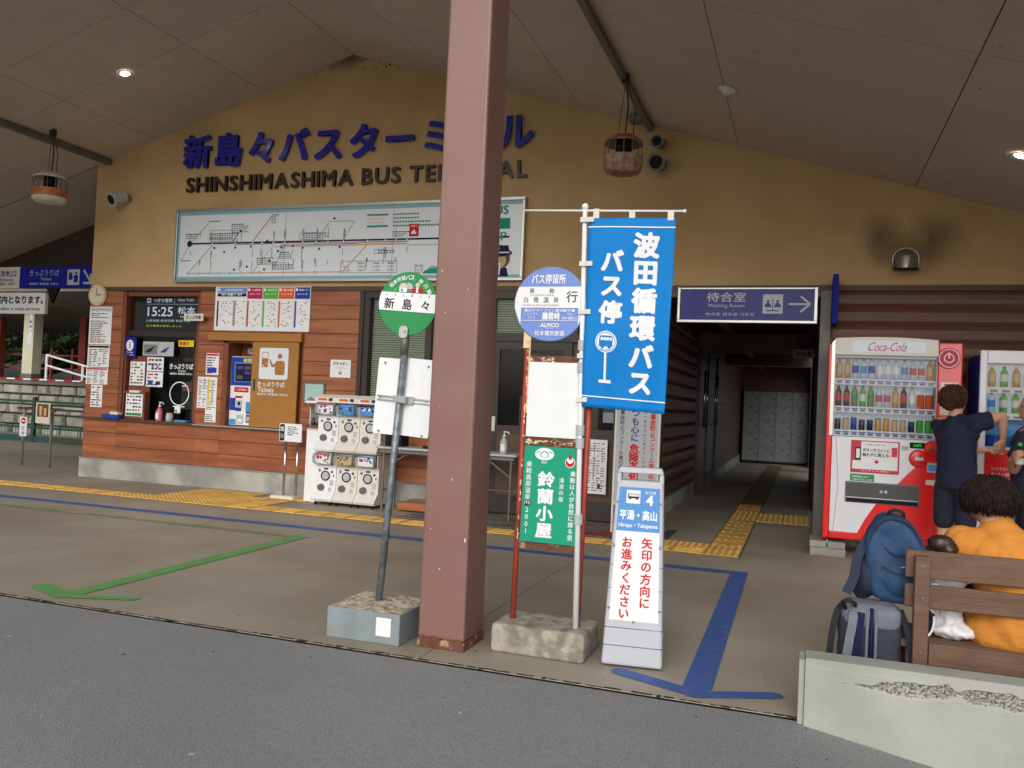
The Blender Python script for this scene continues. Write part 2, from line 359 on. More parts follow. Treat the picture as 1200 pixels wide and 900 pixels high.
def notice(name, label, x0, x1, z0, z1, y, rows=12, seed=0, cols=1, paper='white', head=None, ink=0, cat='notice', group=None, extra=None, parent=None, title=None, frame=None):
    t = thing(name, label, cat, ((x0 + x1) / 2, y, z0), group=group) if parent is None else parent
    MB().box(x0, x1, y - .004, y, z0, z1).build('sheet', paper, t)
    if frame: 
        f = .012; MB().box(x0 - f, x1 + f, y - .008, y - .001, z0 - f, z0).box(x0 - f, x1 + f, y - .008, y - .001, z1, z1 + f).box(x0 - f, x0, y - .008, y - .001, z0, z1).box(x1, x1 + f, y - .008, y - .001, z0, z1).build('frame', frame, t)
    mb = MB()
    if rows: printed(mb, x0, x1, z0, z1, y - .006, rows, seed, cols, ink, head, title)
    if extra: extra(mb, x0, x1, z0, z1, y - .0065)
    if mb.v: mb.build('print', INK, t)
    return t
def arrow_tri(): pass
def blob(name, prims, mat_, parent, vox=.012, smooth=6, disp=0, dsize=.05, local=False, label=None, folds=0):
    """one continuous surface grown over tapered capsules and ellipsoids: ('c', p0, p1, r0, r1) or ('e', centre, (rx, ry, rz)[, Euler])"""
    mb = MB()
    for p in prims:
        if p[0] == 'c':
            a, b = Vector(p[1]), Vector(p[2]); r0, r1 = p[3], p[4]
            mb.tube([a.lerp(b, t / 4) for t in range(5)], [r0 + (r1 - r0) * t / 4 for t in range(5)], 14)
            mb.ell(a, r0, nu=14, nv=8); mb.ell(b, r1, nu=14, nv=8)
        elif p[0] == 't':                 # flat-ended sleeve
            a, b = Vector(p[1]), Vector(p[2]); mb.tube([a, b], [p[3], p[4]], 18)
        elif p[0] == 'x':                 # flat-ended oval trunk: centre (x, y), radii below and above, z0, z1, turn
            (cx, cy), (ra, rb), (rc, rd_), z0, z1, tn = p[1:]; n0 = len(mb.v); N = 28; ct, st = math.cos(tn), math.sin(tn)
            for zz, aa, bb in ((z0, ra, rb), (z1, rc, rd_)):
                for k in range(N):
                    u, v = aa * math.cos(6.28319 * k / N), bb * math.sin(6.28319 * k / N); mb.v.append((cx + u * ct - v * st, cy + u * st + v * ct, zz))
            fs = [tuple(n0 + k for k in reversed(range(N))), tuple(n0 + N + k for k in range(N))] + [(n0 + k, n0 + (k + 1) % N, n0 + N + (k + 1) % N, n0 + N + k) for k in range(N)]
            mb.f += fs; mb.m += [0] * len(fs)
        else:
            rot = p[3].to_matrix() if len(p) > 3 else None
            mb.ell(p[1], *p[2], nu=20, nv=12, rot=rot)
    o = mb.build(name, mat_, parent, smooth=True, local=local, label=label)
    r = o.modifiers.new('remesh', 'REMESH'); r.mode = 'VOXEL'; r.voxel_size = vox; r.use_smooth_shade = True
    s = o.modifiers.new('smooth', 'SMOOTH'); s.factor = .5; s.iterations = smooth
    if disp:
        tx = bpy.data.textures.new(name, 'CLOUDS'); tx.noise_scale = dsize; tx.noise_depth = 2
        d = o.modifiers.new('folds', 'DISPLACE'); d.texture = tx; d.strength = disp; d.mid_level = .5
    if folds:
        tx = bpy.data.textures.new(name + '_fold', 'MARBLE'); tx.noise_scale = .16; tx.turbulence = 9; tx.noise_depth = 2; tx.marble_type = 'SHARP'
        d = o.modifiers.new('creases', 'DISPLACE'); d.texture = tx; d.strength = folds; d.mid_level = .5; d.texture_coords = 'LOCAL'
        s = o.modifiers.new('ease', 'SMOOTH'); s.factor = .5; s.iterations = 2
    return o
YW = 9.70
# ================================================================ GROUND
g = MB().fq(-300, 300, -300, 300, -.45); g.build('ground', 'asphalt', kind='structure')
def road_z(x, y):
    d = max(0, min(3.0, x - .05)); return -.012 - .17 * d * (1 if y > 0 else 1)
mb = MB(); xs = [-60, -30, -15, -8, -4, -2, -1, -.4, 0.05] + [.05 + .15 * i for i in range(1, 21)] + [5, 15, 60]; ys = [-60, -20, -6, 0, 1.5, 3, 3.6, 4.06]
for y in ys:
    for x in xs: mb.v.append((x, y, road_z(x, y)))
n = len(xs)
for j in range(len(ys) - 1):
    for i in range(n - 1): mb.f.append((j * n + i, j * n + i + 1, (j + 1) * n + i + 1, (j + 1) * n + i)); mb.m.append(0)
mb.build('road', 'asphalt', kind='structure', smooth=True)
mb = MB()
jx = [-14.0, -9.9, -5.85, -1.85, 2.2, 6.3, 10.4]; jy = [4.05, 9.7, 14.5]
mb.box(-40, 30, 4.05, 14.45, -.3, -.004, 1)
for i in range(len(jx) - 1):
    mb.box(jx[i] + .003, jx[i + 1] - .003, 4.05, 14.4, -.05, 0, 0)
mb.box(-40, -14.003, 4.05, 14.4, -.05, 0, 0)
mb.box(10.4, 30, 4.05, 14.4, -.05, 0, 0)
floor = mb.build('floor', ['floor_concrete', 'grout'], kind='structure')
MB().box(-1.75, 3.5, 14.4, 26, -.05, -.002).build('hall_floor', 'floor_concrete', kind='structure')
# dirt and chips on the road and floor
mb = MB(); rd = random.Random(3)
for k in range(230):
    x = rd.uniform(-4.5, .9); y = rd.uniform(1.4, 5.2); r = rd.uniform(.002, .006) * (2.6 if k % 12 == 0 else 1) * (1.5 if k % 7 == 0 else 1); z = .001 if y > 4.1 else (-.0105 if x < 0 else road_z(x, y) + .003)
    if 4.0 < y <= 4.1 or (y > 4.1 and k % 3): continue
    mb.mesh([(x + r * rd.uniform(.5, 1.4) * math.cos(a * 1.05), y + r * rd.uniform(.5, 1.4) * math.sin(a * 1.05), z) for a in range(6)], [tuple(range(6))], 0 if rd.random() < .6 else 1)
mb.build('litter_specks', ['dirt', 'lgrey'], kind='stuff')
st_ = [(-5.6, 5.3, 1.1, .35), (-4.9, 6.2, .9, .5), (-2.9, 6.2, 1.2, .6), (-.9, 5.6, .9, .7), (-3.3, 5.0, .6, .4), (.3, 6.4, .9, .8), (-7.4, 6.0, 1.4, .5), (-1.3, 7.9, 1.0, .3)]
for k, (x, y, a, b) in enumerate([]): MB().box(x - a, x + a, y - b, y + b, .0012 + k * .00012, .00125 + k * .00012).build('floor_stain', 'oil_smudge', floor)
mb = MB(); x = -9.0                                              # gritty joint between road and floor
while x < .03:
    w_ = rd.uniform(.02, .09); a = rd.uniform(.004, .02); b = rd.uniform(.003, .016); mb.mesh([(x, 4.058 - a, .0008), (x + w_ * .5, 4.058 - a * rd.uniform(.5, 1.5), .0008), (x + w_, 4.058 - a, .0008), (x + w_, 4.058 + b, .0009), (x + w_ * .5, 4.058 + b * rd.uniform(.4, 1.6), .0009), (x, 4.058 + b, .0009)], [(0, 1, 2, 3, 4, 5)], 0); x += w_ * rd.uniform(.8, 1.7)
mb.build('joint_grit', 'dirt', kind='stuff')
# painted route lines
mb = MB(); mb.fq(-30, -.40, 7.37, 7.51, .004); 
mb.mesh([(-.54, 7.38, .0042), (-.40, 7.38, .0042), (-.375, 4.22, .0042), (-.515, 4.16, .0042)], [(3, 2, 1, 0)][:1]); mb.f[-1] = tuple(reversed(mb.f[-1]))
def stripe(mb, p, q_, wd, z, n=6, m=0):
    p, q_ = Vector(p), Vector(q_); d = (q_ - p).normalized(); nn = Vector((-d.y, d.x)); pts = []
    for c, s0 in ((q_, -90), (p, 90)):
        for i in range(n + 1):
            a = R(s0 + 180 * i / n); pts.append(c + (d * math.cos(a) + nn * math.sin(a)) * wd / 2)
    mb.mesh([(v.x, v.y, z) for v in pts], [tuple(range(len(pts)))], m)
stripe(mb, (-.43, 4.16), (-.84, 4.33), .10, .0045); stripe(mb, (-.45, 4.15), (-.09, 4.31), .09, .0048)
mb.build('blue_route_line', 'blue_paint', kind='structure')
mb = MB(); mb.fq(-30, -4.53, 6.88, 6.98, .004); mb.build('green_route_line_back', 'green_paint_worn', kind='structure'); mb = MB(); mb.mesh([(-4.56, 6.98, .0042), (-4.33, 6.98, .0042), (-4.28, 4.30, .0042), (-4.46, 4.22, .0042)], [(3, 2, 1, 0)]); mb.f[-1] = tuple(reversed(mb.f[-1])) if False else mb.f[-1]
mb.v[-4:] = [(-4.52, 6.98, .0042), (-4.36, 6.98, .0042), (-4.32, 4.22, .0042), (-4.45, 4.20, .0042)]
stripe(mb, (-4.39, 4.20), (-4.72, 4.33), .13, .0046); stripe(mb, (-4.36, 4.20), (-3.98, 4.34), .09, .0049)
mb.build('green_route_line', 'green_paint', kind='structure')
# tactile paving: bar tiles and dot tiles, raised relief
T = .32
def tile_mesh(kind, m):
    mb = MB(); h = T / 2 - .004; mb.box(-h, h, -h, h, -.004, .004)
    if kind == 'bar_x' or kind == 'bar_y':
        for k in range(4):
            c = (k - 1.5) * T / 4; a = T / 2 - .03; b = .016
            if kind == 'bar_x': mb.box(-a, a, c - b, c + b, .004, .009)
            else: mb.box(c - b, c + b, -a, a, .004, .009)
    else:
        for i in range(5):
            for j in range(5):
                cx, cy = (i - 2) * T / 5, (j - 2) * T / 5; mb.mesh([(cx + .018 * math.cos(k * 1.0472), cy + .018 * math.sin(k * 1.0472), .004) for k in range(6)] + [(cx + .012 * math.cos(k * 1.0472), cy + .012 * math.sin(k * 1.0472), .009) for k in range(6)],
                    [tuple(range(6, 12))] + [(k, (k + 1) % 6, (k + 1) % 6 + 6, k + 6) for k in range(6)])
    return unit_mesh(mb, m)
tact = bpy.data.objects.new('tactile_paving', None); scn.collection.objects.link(tact); tact.location = (-5, 8.37, .004); tact['kind'] = 'structure'
MB().fq(-14, -1.0, 8.205, 8.535, .003).fq(-.86, -.52, 8.205, 23.5, .003).build('bedding', 'grout', tact)
bx, by, dt = tile_mesh('bar_x', 'tactile'), tile_mesh('bar_y', 'tactile'), tile_mesh('dot', 'tactile')
dby, ddt = tile_mesh('bar_y', 'tactile_shaded'), tile_mesh('dot', 'tactile_shaded')
def put(me, x, y): share(me, 'tactile_tile', tact, (x, y, .008))
for i in range(41):
    x = -.69 - i * T - T
    if -7.85 < x < -6.45 : put(dt, x, 8.37)
    else: put(bx, x, 8.37)
for i in range(5):
    for j in range(3):
        x = -7.41 + T * i
        if j == 2 and i > 2: continue
        put(dt, x - (T if j == 2 else 0) * 0, 8.37 + T * (j + 1))
for i in range(5): put(dt, -7.41 + T * i + T * 0.5, 8.37 + 3 * T - .0) if i > 2 else None
put(dt, -.69, 8.37); put(dt, -.69, 8.69); put(dt, -1.01, 8.69) ; put(dt, -1.33, 8.69)
for j in range(2, 47):
    y = 8.37 + T * j
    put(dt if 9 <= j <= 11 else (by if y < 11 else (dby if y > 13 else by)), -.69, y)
for i in range(1, 3):
    for j in (9, 10, 11): put(dt, -.69 + T * i, 8.37 + T * j)
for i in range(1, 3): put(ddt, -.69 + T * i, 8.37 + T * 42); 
# dark cobbles in front of the sliding doors
pav = bpy.data.objects.new('pavement', None); scn.collection.objects.link(pav); pav.location = (-2.7, 9.1, 0); pav['kind'] = 'structure'
MB().box(-4.3, -1.30, 8.62, 9.68, -.02, .003).build('bedding', 'grout', pav)
pm = unit_mesh(MB().box(-.095, .095, -.045, .045, 0, .012), 'paver')
for r in range(10):
    for c in range(15):
        x = -4.2 + c * .2 + (.1 if r % 2 else 0)
        if x < -1.4: share(pm, 'paver', pav, (x, 8.69 + r * .1, .003))
mb = MB(); mb.mesh([(-2.35, 8.70, .017), (-1.75, 8.70, .017), (-1.45, 9.15, .017), (-1.45, 9.45, .017), (-1.75, 9.3, .017)], [(0, 1, 2, 3, 4)])
own(mb, 'floor_patch', 'red_mat', 'faded red painted patch on the dark cobbles behind the standing sign', 'floor marking', (-1.9, 9.0, .016))
mb = MB().box(-4.55, -3.72, 9.15, 9.62, .02, .11)
own(mb, 'wooden_step', 'plank', 'low reddish wooden step board on the floor under the folding table', 'step', (-4.1, 9.4, 0), bevel=.005)

# ================================================================ STATION BUILDING
bld = thing('station_building', 'bus terminal building with yellow plaster gable wall over reddish wooden planks', 'building', (-3, YW, 0))
RIDGE, XR, SL = 5.83, -5.75, .30
def cz(x): return RIDGE - SL * abs(x - XR)
mb = MB()
mb.prism([(-9.93, 2.77), (4.3, 2.77), (4.3, cz(4.3) + .05), (XR, RIDGE + .05), (-9.93, cz(-9.93) + .05)], YW - .03, YW + .25)
mb.build('plaster_wall', 'plaster', bld)
MB().box(-9.95, 4.3, YW - .045, YW + .22, 2.71, 2.768).build('wall_trim', 'trim_brown', bld)
# soot under the ridge
mb = MB(); rd = random.Random(9)
for k in range(70):
    x = XR + rd.gauss(-.05, .35 if k % 3 else .75); z = cz(x) - abs(rd.gauss(0, .07)) * math.exp(-abs(x - XR)) - .004; r = rd.uniform(.004, .014) * (1.6 if k % 9 == 0 else 1)
    mb.disc(x, z, YW - .0325 - k * 1e-6, r, r * .8, n=5)
mb.build('soot_spots', 'soot', bld, kind='stuff')
def sm_sheet(x0, x1, z0, z1, y, m, nm, par, flat=None):
    mb = MB().q(x0, x1, z0, z1, y) if flat is None else MB().box(x0, x1, z0, z1, flat - .0006, flat); return mb.build(nm, m, par)
for k, (x0, x1, z0, z1) in enumerate(((.36, 1.02, 2.86, 3.62), (.84, 1.56, 2.86, 3.60), (.56, 1.33, 2.74, 3.36))): sm_sheet(x0, x1, z0, z1, YW - .0312 - k * .0012, 'soot_smudge', 'soot_stain', bld)
sm_sheet(XR - .55, XR + .35, 5.58, 6.0, YW - .0312, 'damp_smudge', 'soot_stain', bld)

# wall core behind the planks (openings left free)
core = MB()
for x0, x1, z0, z1 in [(-9.93, -9.30, 0, 2.71), (-9.30, -7.97, 0, .84), (-7.97, -7.50, 0, 2.71), (-7.50, -6.28, 0, .84), (-7.50, -6.28, 2.1, 2.71), (-6.28, -5.43, 0, 2.71), (-5.43, -3.72, 0, .90)]:
    MB().box(x0, x1, YW, YW + .2, z0, z1).build('wall_core', 'recess_wood', bld)
MB().box(.24, 4.3, YW, YW + .2, 0, 2.71).build('wall_core', 'recess_wood', bld)
cb = MB()
cb.box(-9.95, -3.74, YW - .06, YW - .001, 0, .27)
cb.build('concrete_base', 'base_concrete', bld, bevel=.008)
MB().box(.26, 4.3, YW - .05, YW - .001, 0, .14).build('concrete_base', 'base_concrete', bld, bevel=.008)
MB().box(-9.95, -3.74, YW - .07, YW - .001, .271, .29).build('base_flashing', 'alu', bld)
PH = .19
def planks(x0, x1, z0, z1, mt='plank', rnd=False, ph=PH):
    n = max(1, round((z1 - z0) / ph)); h = (z1 - z0) / n; rd = random.Random(int(x0 * 100))
    for i in range(n):
        segs = [(x0, x1)]
        if x1 - x0 > 30:
            c = x0 + rd.uniform(1.4, 2.6); segs = []; a = x0
            while c < x1 - .6: segs.append((a, c - .002)); a = c + .002; c += rd.uniform(2.2, 3.4)
            segs.append((a, x1))
        for a, b in segs:
            m = MB()
            if rnd:
                pr = [(YW - .002, .004), (YW - .022, .004), (YW - .040, h * .25), (YW - .044, h * .5), (YW - .040, h * .75), (YW - .022, h - .004), (YW - .002, h - .004)]
                m.prism([(y - YW, z) for y, z in pr], -(b - a) / 2, (b - a) / 2, 'x')
            else: m.box(-(b - a) / 2, (b - a) / 2, -.03, -.002, .0025, h - .0025)
            me = unit_mesh(m, mt, smooth=False); o = share(me, 'plank', bld, ((a + b) / 2, YW, z0 + i * h))
            if not rnd:
                bv = o.modifiers.new('bevel', 'BEVEL'); bv.width = .003; bv.segments = 1
planks(-9.93, -9.33, .29, 2.71); planks(-9.33, -7.97, .29, .84); planks(-7.97, -7.55, .29, 2.71); planks(-7.55, -6.28, .29, .84)
planks(-7.55, -6.28, 2.14, 2.71); planks(-6.28, -5.47, .29, 2.71); planks(-5.47, -3.74, .29, .88)
planks(.26, 4.28, .14, 2.71, 'plank_dark', True, .18)
MB().box(-9.96, -7.94, YW - .10, YW + .05, .842, .875).build('counter_board', 'trim_brown', bld, bevel=.004)
MB().box(-7.93, -6.2, YW - .13, YW + .05, .846, .868).build('counter_shelf', 'alu', bld, bevel=.003)
MB().box(-5.47, -5.41, YW - .04, YW + .1, .29, 2.71).build('corner_trim', 'frame_dark', bld)
# --- ticket office window
win = MB().box(-9.33, -9.27, YW - .02, YW + .12, .88, 2.70).box(-8.02, -7.96, YW - .02, YW + .12, .88, 2.70).box(-9.27, -8.02, YW, YW + .12, 2.64, 2.70)
fw = win.build('window', 'recess_wood', bld)
MB().q(-9.27, -8.02, .88, 2.64, YW + .06).build('pane', 'glass', fw)
MB().box(-9.27, -8.02, YW + .04, YW + .09, 2.07, 2.15).build('transom', 'frame_dark', fw); MB().box(-8.10, -8.02, YW + .04, YW + .09, .88, 2.07).build('mullion', 'frame_dark', fw)
mb = MB(); mb.ring(-8.32, 1.27, YW + .052, .155, .17, 30); mb.q(-8.42, -8.22, 1.08, 1.095, YW + .05); mb.build('speaking_ring', 'white', fw)
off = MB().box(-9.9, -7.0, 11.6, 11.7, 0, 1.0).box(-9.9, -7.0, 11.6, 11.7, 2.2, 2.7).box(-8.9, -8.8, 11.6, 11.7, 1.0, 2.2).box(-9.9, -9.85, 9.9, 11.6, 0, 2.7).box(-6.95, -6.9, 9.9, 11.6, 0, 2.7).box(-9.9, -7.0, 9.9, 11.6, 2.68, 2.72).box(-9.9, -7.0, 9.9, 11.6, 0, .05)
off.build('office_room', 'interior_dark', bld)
MB().box(-9.2, -8.1, 9.95, 10.3, .1, .86).build('office_counter', 'interior_mid', bld)
# --- ticket machine recess
MB().box(-7.55, -7.47, YW - .025, YW + .3, .87, 2.06).box(-7.55, -6.28, YW - .025, YW + .3, 2.0, 2.10).box(-7.47, -6.28, YW + .28, YW + .32, .87, 2.0).box(-6.34, -6.28, YW - .0, YW + .3, .87, 2.0).build('recess_lining', 'recess_wood', bld)
# --- office window with blinds
wn = MB().box(-5.41, -5.33, YW - .02, YW + .1, .92, 2.71).box(-4.53, -4.45, YW - .02, YW + .1, .92, 2.66).box(-3.76, -3.68, YW - .02, YW + .1, .0, 2.71).box(-5.33, -3.76, YW - .02, YW + .1, 2.62, 2.71).box(-5.33, -3.76, YW - .04, YW + .1, .88, .94)
wf = wn.build('window', 'frame_dark', bld)
MB().q(-5.33, -3.76, .94, 2.62, YW + .03).build('pane', 'glass', wf)
mb = MB()
for i in range(56):
    z = .97 + i * .0295
    for a, b in ((-5.32, -4.54), (-4.44, -3.77)): mb.mesh([(a, YW + .07, z), (b, YW + .07, z), (b, YW + .09, z + .022), (a, YW + .09, z + .022)], [(0, 1, 2, 3)])
mb.build('blind_slats', 'blind', wf, kind='stuff')
MB().box(-5.33, -3.76, YW + .16, YW + .2, .9, 2.65).build('window_backing', 'interior_mid', bld)
# --- entrance with sliding doors
fr = MB().box(-3.68, -1.60, YW - .03, YW + .1, 2.62, 2.71).box(-3.68, -1.60, YW - .03, YW + .1, 2.10, 2.20)
for x in (-3.68, -1.60): fr.box(x - .06, x + .06, YW - .035, YW + .1, 0, 2.62)
fr.box(-2.62, -2.56, YW - .02, YW + .1, 2.2, 2.62)
fd = fr.build('door_frame', 'frame_dark', bld)
MB().q(-3.62, -2.62, 2.2, 2.62, YW + .03).q(-2.56, -1.66, 2.2, 2.62, YW + .03).build('pane', 'glass', fd)
mb = MB()
for i in range(14):
    z = 2.2 + i * .03; mb.mesh([(-3.62, YW + .07, z), (-1.66, YW + .07, z), (-1.66, YW + .09, z + .024), (-3.62, YW + .09, z + .024)], [(0, 1, 2, 3)])
mb.build('blind_slats', 'blind', fd, kind='stuff')
for x0, x1, lab in ((-3.62, -2.62, None), (-2.64, -1.66, None)):
    y = YW + (.0 if x0 < -3 else .04)
    d = MB().box(x0, x0 + .09, y, y + .035, .02, 2.10).box(x1 - .09, x1, y, y + .035, .02, 2.10).box(x0 + .09, x1 - .09, y, y + .035, 2.0, 2.10).box(x0 + .09, x1 - .09, y, y + .035, .02, .24).box(x0 + .09, x1 - .09, y, y + .035, .98, 1.08).build('door', 'frame_dark', bld)
    MB().q(x0 + .09, x1 - .09, 1.08, 2.0, y + .02).build('pane', 'glass', d)
    MB().box(x0 + .09, x1 - .09, y + .01, y + .025, .24, .98).build('lower_panel', 'trim_brown', d)
    MB().box(x0 + .02, x0 + .07, y - .012, y, 1.0, 1.18).build('handle', 'alu', d)
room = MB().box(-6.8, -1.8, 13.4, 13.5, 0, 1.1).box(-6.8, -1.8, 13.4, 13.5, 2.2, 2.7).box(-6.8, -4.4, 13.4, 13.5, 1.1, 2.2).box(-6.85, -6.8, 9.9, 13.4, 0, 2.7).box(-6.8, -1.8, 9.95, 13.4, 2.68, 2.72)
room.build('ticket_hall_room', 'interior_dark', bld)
MB().box(-3.55, -3.1, 10.6, 11.1, 0, 1.45).box(-2.5, -2.0, 11.6, 12.0, 0, 1.5).box(-3.05, -2.65, 11.3, 11.6, 0, 1.9).build('office_shelving', 'interior_mid', bld)
mb = MB()
for i, (x, z, w_, h_, y) in enumerate([(-3.45, 1.55, .25, .2, 10.6), (-3.2, 1.62, .16, .14, 10.7), (-2.3, 1.66, .2, .16, 11.7), (-2.9, 1.95, .2, .1, 11.3), (-3.4, 1.3, .35, .05, 10.55)]): mb.box(x, x + w_, y, y + .15, z - .1, z - .1 + h_)
mb.build('office_papers', 'lgrey', bld)
# --- hall to the waiting room
hl = bpy.data.objects.new('x', None); bpy.data.objects.remove(hl)
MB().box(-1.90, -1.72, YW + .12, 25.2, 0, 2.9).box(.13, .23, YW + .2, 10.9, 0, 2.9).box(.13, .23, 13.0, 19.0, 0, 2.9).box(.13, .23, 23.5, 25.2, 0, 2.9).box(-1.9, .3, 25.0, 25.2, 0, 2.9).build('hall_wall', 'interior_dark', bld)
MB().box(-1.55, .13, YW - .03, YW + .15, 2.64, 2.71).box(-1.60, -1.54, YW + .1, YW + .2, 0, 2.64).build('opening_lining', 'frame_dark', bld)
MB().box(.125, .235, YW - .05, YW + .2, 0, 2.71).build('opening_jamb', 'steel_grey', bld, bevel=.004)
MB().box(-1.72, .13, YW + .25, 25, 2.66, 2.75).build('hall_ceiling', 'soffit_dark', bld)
MB().box(-1.72, .13, 14.2, 14.5, 2.42, 2.655).box(-1.72, .13, 19.4, 19.7, 2.42, 2.655).box(-1.2, -1.1, YW + .3, 25, 2.6, 2.658).build('hall_beam', 'interior_mid', bld)
MB().box(-1.74, -1.66, YW + .13, 25, .0, .2).build('hall_base', 'base_concrete', bld)
rd = random.Random(5)
for i in range(13):
    z = .2 + i * .19; a = YW + .13
    for b in (YW + .13 + 2.8 + rd.random(), 14.2):
        b = min(b, 14.3); m = MB(); h = .188
        m.mesh([(-.04, -(b - a) / 2, .002), (-.0, -(b - a) / 2, .03), (.006, -(b - a) / 2, h * .5), (0, -(b - a) / 2, h - .03), (-.04, -(b - a) / 2, h - .002),
                (-.04, (b - a) / 2, .002), (-.0, (b - a) / 2, .03), (.006, (b - a) / 2, h * .5), (0, (b - a) / 2, h - .03), (-.04, (b - a) / 2, h - .002)], [(k, k + 1, k + 6, k + 5)[::-1] for k in range(4)] + [(0, 1, 2, 3, 4), (9, 8, 7, 6, 5)])
        share(unit_mesh(m, 'plank_dark'), 'plank', bld, (-1.69, (a + b) / 2, z)); a = b + .004
    for a, b in ((17.6, 21.2), (21.204, 24.9)):
        m = MB().box(-.04, .005, -(b - a) / 2, (b - a) / 2, .002, .188 - .002); share(unit_mesh(m, 'plank_dark'), 'plank', bld, (-1.69, (a + b) / 2, z))
for z in range(2, 4):
    pass
for i in range(4):
    m = MB().box(-.9, .9, -.03, 0, .002, .16); share(unit_mesh(m, 'plank_dark'), 'plank', bld, (-.78, 24.9, 2.02 + i * .165))
# glazed double door on the left of the hall with long pull bars
dd = thing('hall_door', 'dark glazed double door with two long vertical pull bars on the left hall wall', 'door', (-1.68, 15.95, 0))
MB().box(-1.72, -1.66, 14.32, 14.45, 0, 2.6).box(-1.72, -1.66, 17.45, 17.58, 0, 2.6).box(-1.72, -1.66, 14.45, 17.45, 2.45, 2.6).box(-1.715, -1.67, 15.9, 16.0, 0, 2.45).build('frame', 'frame_dark', dd)
MB().box(-1.712, -1.70, 14.45, 17.45, 0, 2.45).build('pane', 'machine_grey', dd)
for y in (14.6, 15.0, 16.45, 16.85): MB().tube([(-1.60, y, 1.08), (-1.60, y, 2.06)], .018, 8).tube([(-1.69, y, 1.12), (-1.60, y, 1.12)], .01, 6).tube([(-1.69, y, 2.0), (-1.60, y, 2.0)], .01, 6).build('pull_bar', 'chrome', dd, smooth=True)
# coin lockers
lk = thing('coin_lockers', 'grey block of coin lockers across the far end of the hall', 'lockers', (-.72, 24.35, 0))
MB().box(-1.6, .12, 24.36, 24.9, .06, 2.0).build('cabinet', 'mgrey', lk); MB().box(-1.58, .10, 24.4, 24.9, 0, .06).build('plinth', 'black', lk)
lm = unit_mesh(MB().box(-.205, .205, -.02, 0, .006, .374).box(.12, .17, -.035, -.02, .16, .22, 1).box(-.05, .05, -.023, -.02, .30, .33, 1), ['grey', 'mgrey'])
for c in range(4):
    for r in range(5): share(lm, 'locker_door', lk, (-1.385 + c * .43, 24.36, .08 + r * .38))
# ================================================================ CANOPY ROOF
roof = thing('canopy_roof', 'wide gabled canopy with pale square ceiling panels over the bus bays', 'roof', (XR, 6, 5.8))
Y0, Y1 = 3.43, YW + .1
for sx in (-1, 1):
    xe = 10.3 if sx > 0 else 8.65
    pts = [(XR, RIDGE + .03), (XR + sx * xe, cz(XR + sx * xe) + .03), (XR + sx * xe, cz(XR + sx * xe) + .25), (XR, RIDGE + .3)]
    MB().prism(pts, Y0, Y1 + 2.0, 'y').build('roof_slab', 'ceiling_gap', roof)
ang = math.atan(SL); cs = math.cos(ang)
xj = [0, 1.33] + [1.33 + 1.81 * k for k in range(1, 6)]; yj = [3.44, 4.36, 5.29, 6.21, 7.14, 8.07, 8.99, YW - .025]
pc = {}
for sx in (-1, 1):
    for i in range(len(xj) - 1):
        a, b = xj[i], xj[i + 1]
        if b > (10.5 if sx > 0 else 8.7): continue
        for j in range(len(yj) - 1):
            wx = (b - a) / cs - .008; wy = yj[j + 1] - yj[j] - .006; key = (round(wx, 3), round(wy, 3))
            if key not in pc:
                pc[key] = unit_mesh(MB().box(-wx / 2, wx / 2, -wy / 2, wy / 2, 0, .012), 'ceiling')
            xm = XR + sx * (a + b) / 2; ym = (yj[j] + yj[j + 1]) / 2
            share(pc[key], 'ceiling_panel', roof, (xm, ym, cz(xm) - .012 * cs), (0, ang * sx, 0))
        # beyond the wall on the left (passage)
for i in range(2, 5):
    a, b = xj[i], xj[i + 1]
    wx = (b - a) / cs - .008
    if XR - b < -9.9:
        a = max(a, XR * 1.0 + 9.96); wx = (b - a) / cs - .008
        xm = XR - (a + b) / 2
        share(unit_mesh(MB().box(-wx / 2, wx / 2, -.8, .8, 0, .012), 'ceiling'), 'ceiling_panel', roof, (xm, 10.5, cz(xm) - .012 * cs), (0, -ang, 0))
MB().box(-18, -9.95, 11.25, 11.35, 3.0, 4.9).build('back_fascia', 'soffit_dark', roof)
for sx in (-1, 1):
    x = XR + sx * 3.96; z = cz(x)
    dw = .05 if sx < 0 else .03; MB().box(x - dw, x + dw, 3.5, YW - .04, z - .085, z - .018).build('cable_duct', 'steel_grey', roof)
mb = MB(); rd = random.Random(41)
for k in range(520):
    if k % 2: x = XR + rd.choice([-1, 1]) * (rd.choice(xj[1:6]) + rd.gauss(0, .05)); y = rd.uniform(3.6, 9.6)
    else: x = rd.uniform(-14, 3.5); y = rd.choice(yj[1:]) + rd.gauss(0, .04) if k % 4 else rd.uniform(3.6, 9.6)
    y = min(y, 9.64); r = rd.uniform(.002, .007) * (1.8 if k % 17 == 0 else 1); zz = lambda u: cz(u) - .0165
    mb.mesh([(x + r * math.cos(a) * rd.uniform(.6, 1.5), y + r * math.sin(a) * rd.uniform(.6, 1.5), 0) for a in (0, 1.2, 2.5, 3.8, 5.0)], [(4, 3, 2, 1, 0)])
mb.v = [(x, y, cz(x) - .0165) for x, y, z in mb.v]
mb.build('ceiling_specks', 'dirt', roof, kind='stuff')
